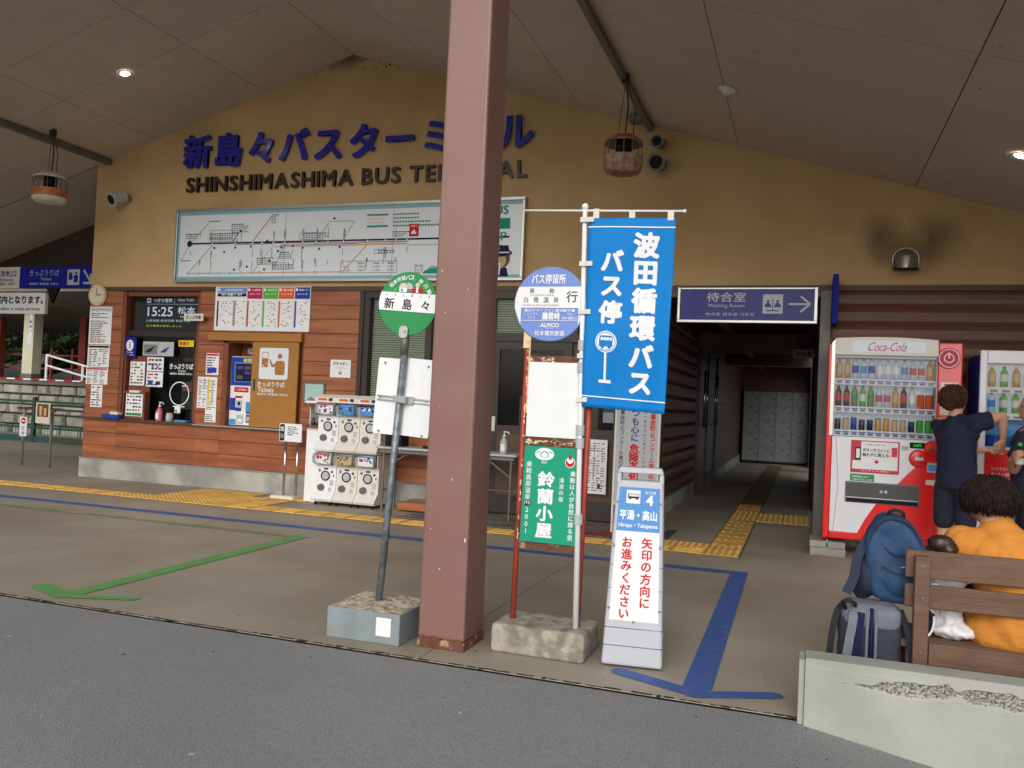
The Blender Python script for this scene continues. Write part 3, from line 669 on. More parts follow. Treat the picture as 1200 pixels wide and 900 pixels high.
def downlight(x, y, lab, on=True):
    t = thing('downlight', lab, 'ceiling light', (x, y, cz(x) - .02), group='round downlights set in the canopy ceiling')
    t.rotation_euler = (0, ang * (1 if x > XR else -1), 0)
    MB().lathe((0, 0, 0), [(.055, .0), (.085, .0), (.09, -.006), (.085, -.010), (.055, -.004)], 20).build('trim_ring', 'white', t, smooth=True, local=True)
    MB().lathe((0, 0, 0), [(0.0005, -.003), (.055, -.003)], 20).build('lamp', 'lamp_on', t, local=True)
    l = bpy.data.lights.new('downlight_lamp', 'SPOT'); l.energy = 22; l.spot_size = R(110); l.spot_blend = .6; l.color = (1, .95, .86); l.shadow_soft_size = .05
    o = bpy.data.objects.new('downlight_lamp', l); scn.collection.objects.link(o); o.location = (0, 0, -.02); o.parent = t
downlight(-7.96, 8.08, 'lit downlight glowing in the left slope of the ceiling above the station name')
downlight(1.63, 7.97, 'lit downlight at the right edge of the photo, high in the ceiling')
sm = thing('smoke_detector', 'round white fire detector on the ceiling joint above the waiting room opening', 'detector', (-.77, 7.89, cz(-.77) - .015)); sm.rotation_euler = (0, ang, 0)
MB().lathe((0, 0, 0), [(.001, 0), (.085, 0), (.085, -.02), (.05, -.035), (.03, -.055), (.001, -.056)], 20).build('body', 'offwhite', sm, smooth=True, local=True)
jb = MB().box(-1.98, -1.78, 9.28, 9.48, cz(-1.88) - .09, cz(-1.88) - .03)
own(jb, 'junction_box', 'steel_grey', 'small grey junction box beside the end of the right ceiling duct', 'junction box', (-1.88, 9.38, cz(-1.88) - .06), bevel=.006)
# ---------------------------------------------------------------- column
pl = thing('support_column', 'thick reddish brown painted steel column between the two bus stop signs', 'column', (-1.82, 4.42, 0))
def frust(x0, x1, y0, y1, z0, z1, t):
    return MB().mesh([(x0, y0, z0), (x1, y0, z0), (x1, y1, z0), (x0, y1, z0), (x0 + t, y0 + t, z1), (x1 - t, y0 + t, z1), (x1 - t, y1 - t, z1), (x0 + t, y1 - t, z1)], [(0, 3, 2, 1), (4, 5, 6, 7), (0, 1, 5, 4), (1, 2, 6, 5), (2, 3, 7, 6), (3, 0, 4, 7)])
frust(-1.955, -1.682, 4.26, 4.56, .051, 4.62, .012).build('shaft', 'pillar_paint', pl, bevel=.014, segs=3)
frust(-1.957, -1.680, 4.258, 4.562, 0, .05, 0).build('rusty_foot', 'rust', pl, bevel=.004)
mb = MB(); rd = random.Random(4)
for k in range(8):
    z = rd.uniform(.3, 2.3); x = rd.uniform(-1.93, -1.71); mb.disc(x, z, 4.2585 + .012 * z / 4.6 - .0012, rd.uniform(.002, .005), rd.uniform(.002, .006), n=6)
mb.disc(-1.70, .60, 4.2575, .005, .013, n=8); mb.build('chips', 'offwhite', pl, kind='stuff')
mb = MB()
for k in range(34):
    x = rd.uniform(-1.945, -1.695); h = rd.uniform(.004, .035); r = rd.uniform(.003, .014); mb.poly([(x - r, .045), (x + r, .045), (x + r * .7, .051 + h * .4), (x, .053 + h * .6), (x - r * .6, .051 + h * .3)], 4.2575 - k * 2e-5)
mb.build('rust_creep', 'rust', pl, kind='stuff')
# ================================================================ LETTERS ON THE GABLE
def letters(txt, x0, x1, z0, z1, m, label, name, depth, yy, zrise=0):
    t = thing(name, label, 'lettering', ((x0 + x1) / 2, YW - .04, z0))
    chars = [c for c in txt]; wid = []
    for c in chars:
        if c == ' ': wid.append(.28); continue
        vs, fs = glyphs(c, .035 if depth > .035 else .03); wid.append((1.0 if ord(c) > 255 else max(v[0] for v in vs) - min(v[0] for v in vs) + .15))
    k = (x1 - x0) / sum(wid); x = x0
    for c, wd in zip(chars, wid):
        if c != ' ':
            b = .034 if depth > .035 else .022
            vs, fs = glyphs(c, b); h = max(v[1] for v in vs) - min(v[1] for v in vs); cw = max(v[0] for v in vs) - min(v[0] for v in vs)
            if ord(c) > 255:
                s_ = z1 - z0; em = s_ / .95; cy = (max(v[1] for v in vs) + min(v[1] for v in vs)) / 2 - .38
                mb = MB().text(c, x + wd * k / 2, (z0 + z1) / 2 + cy * em, yy, h * em, w=cw * em * .98, bold=b, depth=depth)
            else: mb = MB().text(c, x + wd * k / 2, (z0 + z1) / 2, yy, z1 - z0, w=cw * k * .98, bold=b, depth=depth)
            mb.build('letter', m, t)
        x += wd * k
    return t
letters('新島々バスターミナル', -8.38, -3.16, 4.42, 4.88, 'letter_blue', 'large raised blue Japanese station name across the yellow gable wall', 'station_name', .045, YW - .095)
letters('SHINSHIMASHIMA BUS TERMINAL', -8.31, -3.24, 4.09, 4.29, 'letter_brown', 'dark brown raised English lettering below the blue station name', 'station_name_english', .03, YW - .075)
# ================================================================ ROUTE MAP BOARD
rm = thing('route_map_board', 'wide pale bus route map in a silver frame above the ticket window', 'map board', (-5.82, YW - .1, 2.83))
MB().box(-8.36, -3.28, YW - .09, YW - .04, 2.86, 3.80).build('board', 'map_white', rm)
MB().box(-8.40, -3.25, YW - .12, YW - .035, 3.80, 3.84).box(-8.40, -3.25, YW - .12, YW - .035, 2.825, 2.86).box(-8.40, -8.365, YW - .12, YW - .035, 2.86, 3.80).box(-3.285, -3.25, YW - .12, YW - .035, 2.86, 3.80).build('frame', 'alu', rm, bevel=.004)
y = YW - .0925; mb = MB(); CM = ['navy', 'grey', 'map_cyan', 'red', 'map_orange', 'grey', 'green', 'white', 'pink', 'teal', 'beige', 'tan', 'pouch']
mb.box(-8.36, -3.29, y, y + .002, 3.755, 3.795, 2).box(-8.36, -3.29, y, y + .002, 2.865, 2.90, 2).box(-8.36, -8.33, y, y + .002, 2.9, 3.755, 2)
y -= .002
def mp(u, v): return -8.36 + u * 5.07 / 1.0, 3.80 - v * .94
def ml(u0, v0, u1, v1, wd, m, yy=None): mb.line(*mp(u0, v0), *mp(u1, v1), wd, yy or y, m)
# u: 0 at the left edge, 1 at the right edge; v: 0 at the top edge, 1 at the bottom
ml(.04, .47, .97, .47, .022, 0); 
ml(.19, .495, .31, .495, .009, 9); ml(.245, .48, .56, .505, .009, 3, y + .0006); ml(.33, .52, .56, .52, .010, 6); ml(.31, .54, .56, .54, .006, 5); ml(.56, .53, .70, .53, .020, 4, y + .0004); ml(.56, .50, .70, .50, .012, 5)
ml(.045, .46, .10, .17, .007, 5); ml(.015, .70, .04, .48, .007, 5); ml(.115, .50, .04, .90, .007, 9)
ml(.04, .91, .23, .91, .007, 9); ml(.23, .905, .52, .905, .012, 4); ml(.52, .905, .59, .53, .012, 4); ml(.25, .9, .31, .51, .009, 11); ml(.31, .88, .345, .52, .008, 9)
ml(.245, .45, .30, .10, .010, 8); ml(.18, .45, .20, .32, .010, 0); ml(.44, .45, .475, .22, .014, 11); ml(.475, .2, .55, .2, .006, 5); ml(.55, .2, .52, .45, .006, 5); ml(.70, .55, .80, .55, .006, 5)
rd = random.Random(12)
def stop(u, v, r=.018, m=0, hole=True):
    x, z = mp(u, v); mb.disc(x, z, y - .0008, r, n=12, m=m)
    if hole: mb.disc(x, z, y - .0014, r * .62, n=10, m=7)
x, z = mp(.04, .47); mb.disc(x, z, y - .001, .042, n=20, m=0)
for u in (.115, .19, .245, .275, .31, .345, .40, .44, .475, .52, .59, .64, .67, .70): stop(u, .485, .021, 5)
for u in (.04, .075, .11, .14, .175, .21, .245, .27, .40, .44): stop(u, .907, .019, 5)
for u, v in ((.122, .54), (.19, .54), (.155, .60), (.205, .3), (.24, .53), (.29, .45), (.335, .55), (.325, .60), (.37, .53), (.40, .56), (.45, .58), (.51, .56), (.30, .74), (.285, .86), (.19, .86), (.23, .82), (.49, .16)): stop(u, v, .016, 0, False)
for u, v, n_, vert in [(.03, .25, 4, 0), (.10, .14, 3, 0), (.19, .2, 5, 0), (.12, .25, 0, 0)] : pass
for k in range(60):                     # stop names written upright beside the stops
    u = rd.choice([.04, .075, .11, .14, .175, .21, .245, .275, .31, .345, .37, .40, .44, .475, .52, .59, .64, .67, .70]) + rd.uniform(-.004, .004); v = rd.choice([.36, .38, .64, .80, .78]); x, z = mp(u, v); L_ = rd.randint(4, 9)
    for j in range(L_): mb.q(x - .006, x + .006, z + .05 - j * .016, z + .061 - j * .016, y - .0004 - k * 2e-6, 1)
for (u, v, w_, n_) in [(.025, .33, .05, 3), (.10, .145, .05, 1), (.175, .2, .06, 5), (.30, .08, .02, 5), (.33, .62, .04, 4), (.26, .70, .07, 4), (.105, .33, .11, 5), (.31, .80, .07, 3), (.40, .36, .09, 4), (.66, .37, .05, 3), (.62, .62, .05, 2), (.015, .72, .035, 1)]:
    for j in range(n_):
        x, z = mp(u, v + j * .028); c = 0
        while c < w_ * 5.07 * rd.uniform(.6, 1): mb.q(x + c, x + c + .03, z - .006, z + .006, y - .0005, 1 if j else 0); c += .04
for u0, u1, v0, v1 in ((.105, .178, .28, .40), (.39, .445, .35, .44), (.61, .645, .6, .66), (.515, .675, .76, .92), (.31, .36, .77, .86)):
    for a in ((u0, v0, u1, v0), (u0, v1, u1, v1), (u0, v0, u0, v1), (u1, v0, u1, v1)): ml(*a, .006, 5)
for i, s in enumerate([('', '大人', '小児'), ('新島々', '2,000', '1,000'), ('上高地', '1,350', '1,100'), ('乗鞍', '1,650', '2,720')]):
    for j in range(3):
        x, z = mp(.532 + .042 * i, .79 + .048 * j)
        if s[j]: mb.text(s[j], x, z, y - .0006, .022, 1, w=.1, bold=.01)
for k, (c, n_) in enumerate(((0, .06), (10, .05), (10, .045), (9, .06))): x, z = mp(.585, .13 + k * .052); mb.q(x, x + n_ * 5.07, z - .012, z + .012, y - .0002, c if k else 1)
for k, (c, n_) in enumerate(((5, .07), (5, .07), (9, .10), (6, .16))):
    x, z = mp(.66, .13 + k * .052); cx = 0
    while cx < n_ * 5.07: mb.q(x + cx, x + cx + .03, z - .01, z + .01, y - .0002, c); cx += .04
x, z = mp(.705, .33); mb.q(x, x + .13, z - .10, z + .06, y - .001, 3); mb.text('新島々', x + .065, z + .03, y - .0015, .028, 7); mb.q(x + .03, x + .1, z - .07, z - .04, y - .0015, 7); mb.disc(x + .065, z - .035, y - .0016, .02, n=10, m=7)
ml(.66, 0.04, .66, .96, .004, 5); ml(.345, .04, .345, .96, .004, 5)
# drawings at the right end
x, z = mp(.935, .12); mb.text('BUS', x + .02, z, y - .001, .10, 9, bold=.03, w=.26); mb.box(x - .25, x + .18, y - .0012, y - .0004, z - .23, z - .10, 9); mb.text('MAP', x - .02, z - .33, y - .001, .10, 9, bold=.01, w=.32, rot=.1); mb.text('のりつぎ', x, z - .45, y - .001, .04, 1, w=.22)
x, z = mp(.735, .90); mb.ring(x, z + .02, y - .001, .045, .052, 20, 5); mb.ring(x - .045, z + .07, y - .0012, .014, .019, 12, 5); mb.ring(x + .045, z + .07, y - .0012, .014, .019, 12, 5); mb.disc(x - .015, z + .02, y - .0013, .006, n=8, m=1); mb.disc(x + .015, z + .02, y - .0013, .006, n=8, m=1); mb.disc(x, z + .002, y - .0013, .01, .006, n=8, m=1)
mb.disc(x + .28, z - .035, y - .0014, .22, .07, n=20, m=9, a1=180); mb.disc(x + .2, z - .035, y - .0012, .09, .10, n=20, m=2, a1=180)
# station attendant in a peaked cap (plain drawing)
x, z = mp(.945, .86)
mb.poly([(x - .13, z - .115), (x + .13, z - .115), (x + .11, z - .02), (x + .05, z + .02), (x - .05, z + .02), (x - .11, z - .02)], y - .001, 0)
mb.disc(x + .02, z + .10, y - .0012, .125, .12, m=12); mb.disc(x, z + .08, y - .0016, .10, .10, m=11); mb.disc(x - .03, z + .09, y - .002, .008, .015, n=8, m=1); mb.disc(x + .04, z + .09, y - .002, .008, .015, n=8, m=1)
mb.q(x - .02, x + .03, z + .02, z + .05, y - .002, 7); mb.poly([(x - .02, z - .10), (x + .02, z - .10), (x + .03, z + .01), (x - .03, z + .01)], y - .0018, 7); mb.q(x - .008, x + .008, z - .1, z, y - .002, 1)
mb.disc(x + .02, z + .17, y - .0022, .15, .045, m=0); mb.poly([(x - .10, z + .17), (x + .14, z + .17), (x + .12, z + .26), (x - .05, z + .27)], y - .0024, 0); mb.q(x - .10, x + .14, z + .168, z + .184, y - .0028, 7); mb.disc(x, z + .225, y - .003, .014, n=10, m=11)
mb.build('print', CM, rm)
# ================================================================ PASSENGER SIGNS
ws = thing('waiting_room_sign', 'blue waiting room sign with white arrow in a silver frame over the dark hall', 'sign', (-.65, YW - .1, 2.35))
MB().box(-1.36, .06, YW - .10, YW - .04, 2.375, 2.715).build('board', 'hall_sign', ws)
MB().box(-1.39, .095, YW - .12, YW - .035, 2.345, 2.374).box(-1.39, -1.361, YW - .12, YW - .035, 2.374, 2.735).box(.061, .095, YW - .12, YW - .035, 2.374, 2.735).box(-1.361, .061, YW - .105, YW - .035, 2.716, 2.735).build('frame', 'alu', ws, bevel=.003)
y = YW - .1022
mb = MB().text('待合室', -.86, 2.63, y, .105, 0, w=.42, bold=.01).text('Waiting Room', -.86, 2.53, y, .05, 0, w=.40, bold=0).text('待合室 候车室 대합실', -.82, 2.44, y, .035, 0, w=.52, bold=0)
mb.q(-.47, -.26, 2.45, 2.66, y, 0); mb.line(-.20, 2.555, .02, 2.555, .022, y, 0).line(-.08, 2.64, .02, 2.555, .022, y - .0003, 0).line(-.08, 2.47, .02, 2.555, .022, y - .0006, 0)
for dx in (-.05, .05): mb.disc(-.365 + dx, 2.52, y - .0015, .035, .05, n=14, m=1, a1=180); mb.disc(-.365 + dx, 2.585, y - .0015, .014, n=10, m=1)
mb.line(-.365, 2.48, -.365, 2.62, .008, y - .0015, 1); mb.q(-.43, -.30, 2.475, 2.488, y - .0015, 1)
mb.build('print', ['hall_sign_ink', 'hall_sign'], ws)
hs_ = thing('hanging_sign', 'small pale hanging sign deep inside the dark hall', 'sign', (-.03, 14.0, 2.26))
MB().box(-.2, .12, 13.98, 14.02, 2.26, 2.39).build('board', 'lgrey', hs_); MB().text('待合室', -.04, 2.325, 13.977, .07, w=.24).build('print', 'ink', hs_); MB().tube([(-.15, 14, 2.39), (-.15, 14, 2.66)], .008, 6).tube([(.07, 14, 2.39), (.07, 14, 2.66)], .008, 6).build('hanger', 'steel_grey', hs_)
own(MB().box(.235, .29, YW - .42, YW - .05, 2.32, 2.83), 'projecting_sign', 'royal', 'narrow blue projecting sign seen edge-on at the right of the hall opening', 'sign', (.26, YW - .2, 2.32), bevel=.006)
# blue ticket sign and gate notice at the far left
ls = thing('ticket_direction_sign', 'long blue and white overhead sign with ticket symbol at the far left', 'sign', (-12, 10.5, 2.85))
MB().box(-14.2, -12.27, 10.47, 10.55, 2.87, 3.22).build('white_board', 'offwhite', ls); MB().box(-12.268, -10.5, 10.47, 10.55, 2.87, 3.22).build('blue_board', 'royal', ls)
y = 10.467
mb = MB().text('きっぷうりば', -11.74, 3.12, y, .10, 0, w=.62, bold=0).text('Tickets', -11.7, 3.02, y, .045, 0, w=.22).text('售票处 售票處 매표소', -11.74, 2.94, y, .035, 0, w=.62)
mb.q(-11.25, -11.0, 2.92, 3.17, y, 0).q(-11.22, -11.15, 3.0, 3.12, y - .002, 1).disc(-11.07, 3.11, y - .002, .022, m=1).poly([(-11.11, 2.96), (-11.03, 2.96), (-11.03, 3.08), (-11.11, 3.08)], y - .002, 1).line(-11.11, 3.06, -11.16, 3.03, .02, y - .002, 1)
mb.line(-10.92, 3.16, -10.76, 2.96, .035, y, 0).line(-10.92, 2.95, -10.75, 2.95, .035, y - .0003, 0).line(-10.77, 3.10, -10.77, 2.94, .035, y - .0006, 0)
mb.text('改札口', -12.52, 3.11, y, .10, 1, w=.34, bold=.02).text('Entrance', -12.55, 3.01, y, .05, 2, w=.3).text('检票口  개찰구', -12.55, 2.94, y, .05, 1, w=.4)
mb.build('print', ['lgrey', 'royal', 'ink'], ls)
gs = thing('gate_notice_sign', 'white overhead notice with bold black Japanese writing and English line at far left', 'sign', (-12.5, 10.4, 2.42))
MB().box(-14.3, -11.57, 10.36, 10.42, 2.44, 2.78).build('board', 'white', gs)
MB().text('電車到着後のご案内となります。', -12.62, 2.665, 10.355, .13, w=2.02, bold=.035).text('We will guide you to the gate after a train arrives.', -12.75, 2.51, 10.355, .07, w=2.2, bold=.005, slant=.15).build('print', 'black', gs)
MB().prism([(-11.57, 2.86), (-11.32, 2.86), (-11.45, 2.62)], 10.37, 10.42).build('bracket', 'black', gs)
# clock
ck = thing('wall_clock', 'round cream wall clock at the top of the corner pillar of the ticket office', 'clock', (-9.77, YW - .08, 2.52))
MB().lathe((-9.77, YW - .03, 2.645), [(.001, 0), (.155, 0), (.16, -.02), (.15, -.05), (.14, -.045)][::-1], 32, axis='y').build('case', 'tan', ck, smooth=True)
MB().disc(-9.77, 2.645, YW - .078, .14).build('dial', 'cream', ck)
mb = MB().line(-9.77, 2.645, -9.775, 2.745, .012, YW - .08).line(-9.77, 2.645, -9.69, 2.65, .012, YW - .0803)
for k in range(12):
    a = R(30 * k); mb.line(-9.77 + .115 * math.sin(a), 2.645 + .115 * math.cos(a), -9.77 + .13 * math.sin(a), 2.645 + .13 * math.cos(a), .007, YW - .0796)
mb.build('hands', 'black', ck)
# ================================================================ NOTICES ON THE PLANKS
YP = YW - .032
notice('timetable', 'upper tall white timetable sheet below the clock', -9.92, -9.51, 1.93, 2.48, YP, 16, 1, 1, head=4, ink=0)
notice('timetable', 'middle timetable sheet with table columns below the clock', -9.92, -9.52, 1.60, 1.92, YP, 10, 2, 4, head=6, ink=0)
notice('timetable', 'lower square timetable sheet below the clock', -9.93, -9.53, 1.35, 1.59, YP, 9, 3, 3, head=2)
notice('paper_notice', 'narrow white notice lowest on the corner pillar', -9.82, -9.61, 1.02, 1.34, YP, 8, 4, 2)
tt = thing('timetable_board', 'five column departure timetable board with coloured headings above the ticket machine', 'timetable', (-6.96, YP, 2.17))
MB().box(-7.71, -6.20, YP - .02, YP, 2.165, 2.765).build('board', 'white', tt); y = YP - .022
cols = [(-7.68, -7.20, 3, '上高地線時刻表'), (-7.19, -6.95, 8, '上高地'), (-6.94, -6.70, 10, '乗鞍高原'), (-6.69, -6.45, 4, '高山線'), (-6.44, -6.21, 1, '路線バス')]
CT = ['ink', 'blue', 'red', 'lblue', 'orange', 'grey', 'navy', 'white', 'magenta', 'black', 'lime', 'map_white']; mb = MB()
rd = random.Random(8)
for i, (a, b, c, s) in enumerate(cols):
    mb.q(a, b, 2.60 if i else 2.68, 2.755, y, c); mb.text(s, (a + b) / 2 + .02, 2.72, y - .001, .028, 7, w=(b - a) * .62); mb.q(a + .01, a + .045, 2.705, 2.74, y - .001, 7)
    mb.text(['', 'かみこうち', 'のりくら', 'たかやま', 'さわんど'][i] or '新島々駅', (a + b) / 2, 2.665 if i else 2.655, y - .001, .022, 7, w=(b - a) * .7)
    if i == 0:
        mb.q(a + .005, a + .23, 2.63, 2.672, y - .0005, 6).q(a + .25, b - .005, 2.63, 2.672, y - .0005, 6)
    mb.q(a + .005, a + .03, 2.22, 2.57, y, c if i else 9)
    for r in range(16):
        z = 2.56 - r * .0215
        if i == 0: mb.q(a + .27, a + .31, z - .006, z + .006, y, 9)
        for k in range(3 if i else 5):
            if rd.random() < .5: x = a + .05 + (b - a - .09) * rd.random(); mb.q(x, x + .02, z - .005, z + .005, y - .0003, 0 if rd.random() < .8 else 2)
    if i: mb.q(a - .007, a - .004, 2.18, 2.6, y, 5)
mb.build('print', CT, tt)
hd = thing('ticket_corner_header', 'ochre wooden valance board over the ticket machine recess', 'header board', (-7.0, YP, 2.02))
MB().box(-7.76, -6.28, YP - .07, YP + .0, 2.025, 2.135).build('board', 'wood_ticket', hd, bevel=.004)
dr = thing('ticket_door', 'ochre sliding door with white ticket pictogram beside the ticket machine', 'door', (-6.68, YP, .87))
MB().box(-7.04, -6.32, YP - .05, YP - .012, .875, 2.02).build('panel', 'wood_ticket', dr, bevel=.003)
y = YP - .0525; mb = MB()
def rrect(mb, x0, x1, z0, z1, r, y, m):
    pts = []
    for cx, cz_, a in ((x1 - r, z1 - r, 0), (x0 + r, z1 - r, 90), (x0 + r, z0 + r, 180), (x1 - r, z0 + r, 270)):
        for k in range(5): pts.append((cx + r * math.cos(R(a + 22.5 * k)), cz_ + r * math.sin(R(a + 22.5 * k))))
    mb.poly(pts, y, m)
rrect(mb, -6.92, -6.47, 1.52, 1.94, .03, y, 0); y1 = y - .002
mb.q(-6.88, -6.78, 1.68, 1.88, y1, 1).q(-6.872, -6.788, 1.80, 1.872, y1 - .001, 0).disc(-6.80, 1.73, y1 - .001, .01, m=0).q(-6.87, -6.84, 1.695, 1.71, y1 - .001, 0)
mb.disc(-6.60, 1.83, y1, .036, m=1); rrect(mb, -6.67, -6.52, 1.58, 1.77, .04, y1, 1); mb.q(-6.665, -6.525, 1.58, 1.62, y1 - .0004, 1); mb.line(-6.65, 1.73, -6.71, 1.69, .035, y1 - .0008, 1).line(-6.71, 1.69, -6.74, 1.75, .03, y1 - .0012, 1).q(-6.755, -6.738, 1.74, 1.79, y1 - .0016, 1)
mb.text('きっぷうりば', -6.72, 1.455, y, .062, 0, w=.42, bold=.03).text('Tickets', -6.80, 1.38, y, .065, 0, w=.25, bold=.02).text('售票处 售票處 매표소', -6.69, 1.32, y, .03, 0, w=.48, bold=.01)
mb.build('print', ['map_white', 'wood_ticket'], dr)
MB().q(-7.00, -6.97, 1.36, 1.52, YP - .0525).build('pull_recess', 'frame_dark', dr); MB().ell((-7.0, YP - .055, 1.18), .012).build('lock', 'alu', dr)
# ticket machine
tm = thing('ticket_machine', 'blue and white ticket vending machine set in the wooden recess', 'ticket machine', (-7.2, YW + .05, .88))
MB().box(-7.46, -6.6, YW + .04, YW + .28, .88, 1.82).build('body', 'white', tm, bevel=.01)
y = YW + .037; CC = ['white', 'blue', 'black', 'red', 'lgrey', 'sky', 'yellow', 'mgrey', 'navy', 'lime', 'purple']
mb = MB().q(-7.45, -6.62, 1.42, 1.81, y, 1).q(-7.40, -6.65, 1.47, 1.74, y - .001, 5).q(-7.38, -6.66, 1.48, 1.72, y - .002, 2)
for i in range(4):
    for j in range(3): mb.q(-7.36 + i * .12, -7.26 + i * .12, 1.51 + j * .065, 1.56 + j * .065, y - .003, [7, 8, 10][(i + j) % 3])
mb.q(-7.26, -7.06, 1.745, 1.79, y - .001, 6).q(-7.39, -7.16, 1.33, 1.40, y, 3).q(-7.13, -7.02, 1.30, 1.40, y, 9).q(-7.37, -7.25, 1.25, 1.28, y, 3)
mb.q(-7.45, -7.36, 1.08, 1.25, y, 1).q(-7.35, -7.25, 1.12, 1.22, y - .001, 4).q(-7.32, -7.28, 1.15, 1.20, y - .002, 2).q(-7.36, -7.26, 1.07, 1.12, y, 1).q(-7.19, -7.12, 1.07, 1.20, y, 5).q(-7.12, -7.05, 1.10, 1.22, y - .001, 2)
mb.q(-7.18, -7.03, 1.04, 1.07, y, 1).q(-7.18, -7.05, .92, 1.03, y, 7).q(-7.17, -7.06, .94, 1.0, y - .001, 4).q(-7.33, -7.22, .90, 1.02, y, 4).q(-7.31, -7.24, .92, .97, y - .001, 0).q(-7.45, -7.34, .89, .96, y, 5)
mb.text('きっぷ', -7.16, 1.767, y - .002, .03, 8, w=.12).text('ご利用案内', -7.275, 1.365, y - .001, .025, 0, w=.18)
mb.build('print', CC, tm)
ds = thing('oval_sticker', 'small oval white sticker above the ticket machine', 'sticker', (-7.34, YW + .27, 1.87)); MB().disc(-7.30, 1.91, YW + .277, .085, .045).build('sheet', 'lgrey', ds); MB().text('3番', -7.30, 1.91, YW + .2755, .03, w=.09).build('print', 'ink', ds)
notice('paper_notice', 'small white notice with red heading left of the ticket recess', -7.82, -7.61, 1.55, 1.85, YP, 7, 21, 1, head=2, extra=lambda mb, a, b, c, d, y: mb.q(a + .03, b - .03, c + .03, c + .10, y, 1))
notice('paper_timetable', 'white timetable sheet with yellow column left of the ticket recess', -7.94, -7.62, 1.09, 1.52, YP, 18, 22, 4, extra=lambda mb, a, b, c, d, y: mb.q(a + .17, a + .2, c + .02, d - .02, y, 8))
notice('paper_notice', 'narrow white notice overlapping the yellow-lined timetable', -7.79, -7.61, .90, 1.13, YP - .006, 8, 23, 1)
notice('ball_sign', 'small white paper sign with an arrow above the capsule toy machines', -5.86, -5.56, 1.58, 1.81, YP, 0, 24, title=None, cat='sign', extra=lambda mb, a, b, c, d, y: mb.text('ガチャポン', (a + b) / 2, d - .05, y, .045, 0, w=.22, bold=.03).line((a + b) / 2, c + .11, (a + b) / 2, c + .04, .008, y, 0).line((a + b) / 2 - .03, c + .07, (a + b) / 2, c + .04, .008, y - .0005, 0).line((a + b) / 2 + .03, c + .07, (a + b) / 2, c + .04, .008, y - .001, 0).q(a + .07, b - .05, c + .12, c + .128, y, 4))
gp = thing('framed_picture', 'small grey-green framed picture behind the capsule toy machines', 'picture', (-6.08, YP, 1.2)); MB().box(-6.23, -5.92, YP - .02, YP, 1.2, 1.5).build('frame', 'steel_grey', gp, bevel=.003); MB().q(-6.21, -5.94, 1.22, 1.48, YP - .0215).build('picture', 'mint', gp); mb = MB(); mb.poly([(-6.2, 1.25), (-6.12, 1.32), (-6.05, 1.27), (-5.97, 1.33), (-5.95, 1.25)], YP - .023); mb.build('print', 'grey', gp)
sg = thing('small_pointer_sign', 'small white label board projecting by the top right of the ticket window', 'sign', (-7.97, YW - .15, 2.28)); MB().box(-8.13, -7.81, YW - .16, YW - .145, 2.28, 2.38).build('board', 'offwhite', sg); MB().text('きっぷ売場', -7.97, 2.33, YW - .1615, .05, w=.24, bold=.03).build('print', 'ink', sg)
MB().box(-8.01, -7.99, YW - .145, YW - .03, 2.31, 2.34).build('bracket', 'alu', sg)
# ---- things in and on the ticket window
YG = YW + .035
lb = thing('departure_display', 'dark display panel with next train time in the ticket window', 'display', (-8.6, YG + .1, 2.15)); MB().box(-9.2, -8.06, YG + .05, YG + .1, 2.16, 2.63).build('panel', 'black', lb); y = YG + .0475
mb = MB().q(-9.0, -8.93, 2.56, 2.62, y, 0).text('つぎの電車', -8.72, 2.59, y, .055, 0, w=.33, bold=.01).q(-8.52, -8.515, 2.55, 2.62, y, 0).text('Next Train', -8.32, 2.60, y, .04, 0, w=.27, bold=0).q(-9.0, -8.1, 2.535, 2.539, y, 0)
mb.text('15:25', -8.76, 2.43, y, .13, 0, w=.44, bold=.015).text('松本', -8.30, 2.45, y, .10, 0, w=.30, bold=.015).text('Matsumoto', -8.30, 2.36, y, .03, 0, w=.2, bold=0).text('上高地線 各駅停車 新島々発', -8.62, 2.30, y, .035, 0, w=.78, bold=0).text('前の電車は発車しました', -8.68, 2.225, y, .03, 1, w=.62, bold=.01)
mb.q(-8.99, -8.94, 2.575, 2.605, y - .001, 2)
mb.build('text', ['led_text', 'led_green', 'black'], lb)
def p_info(mb, a, b, c, d, y): mb.disc((a + b) / 2, d - .12, y, .065, .08, m=7).text('i', (a + b) / 2, d - .12, y - .001, .09, 1, bold=.02).text('Tourist', (a + b) / 2, c + .08, y, .025, 7, w=.12).text('Information', (a + b) / 2, c + .045, y, .022, 7, w=.15)
notice('information_sign', 'blue tourist information sign with white i at the ticket window', -9.29, -9.07, 1.75, 2.05, YW - .003, 0, 31, paper='royal', extra=p_info, cat='sign')
def p_car(mb, a, b, c, d, y):
    for x0, col in ((a + .02, 4), ((a + b) / 2 + .01, 0)):
        mb.q(x0, x0 + (b - a) / 2 - .03, c + .02, d - .04, y, 5 if col else 4); mb.poly([(x0 + .02, c + .05), (x0 + .1, d - .1), (x0 + .2, d - .06), (x0 + .12, c + .05)], y - .001, 1 if not col else 6)
notice('train_picture_card', 'wide card with two pictures of trains in the ticket window', -8.95, -8.41, 1.79, 1.99, YW - .0, 0, 32, paper='lgrey', extra=p_car)
notice('yellow_sticker', 'yellow notice with red print at the upper right of the ticket window', -8.33, -8.07, 1.93, 2.02, YW - .001, 0, 33, paper='yellow', extra=lambda mb, a, b, c, d, y: mb.text('営業中', a + .1, (c + d) / 2, y, .055, 2, w=.16, bold=.03))
notice('paper_notice', 'upper white notice with drawings in the middle of the ticket window', -8.86, -8.57, 1.57, 1.77, YW - .001, 3, 34, 4, extra=lambda mb, a, b, c, d, y: mb.text('大人 小児', (a + b) / 2, d - .03, y, .025, 0, w=.2).disc(a + .1, c + .07, y, .02, m=5).disc(b - .1, c + .07, y, .02, m=5))
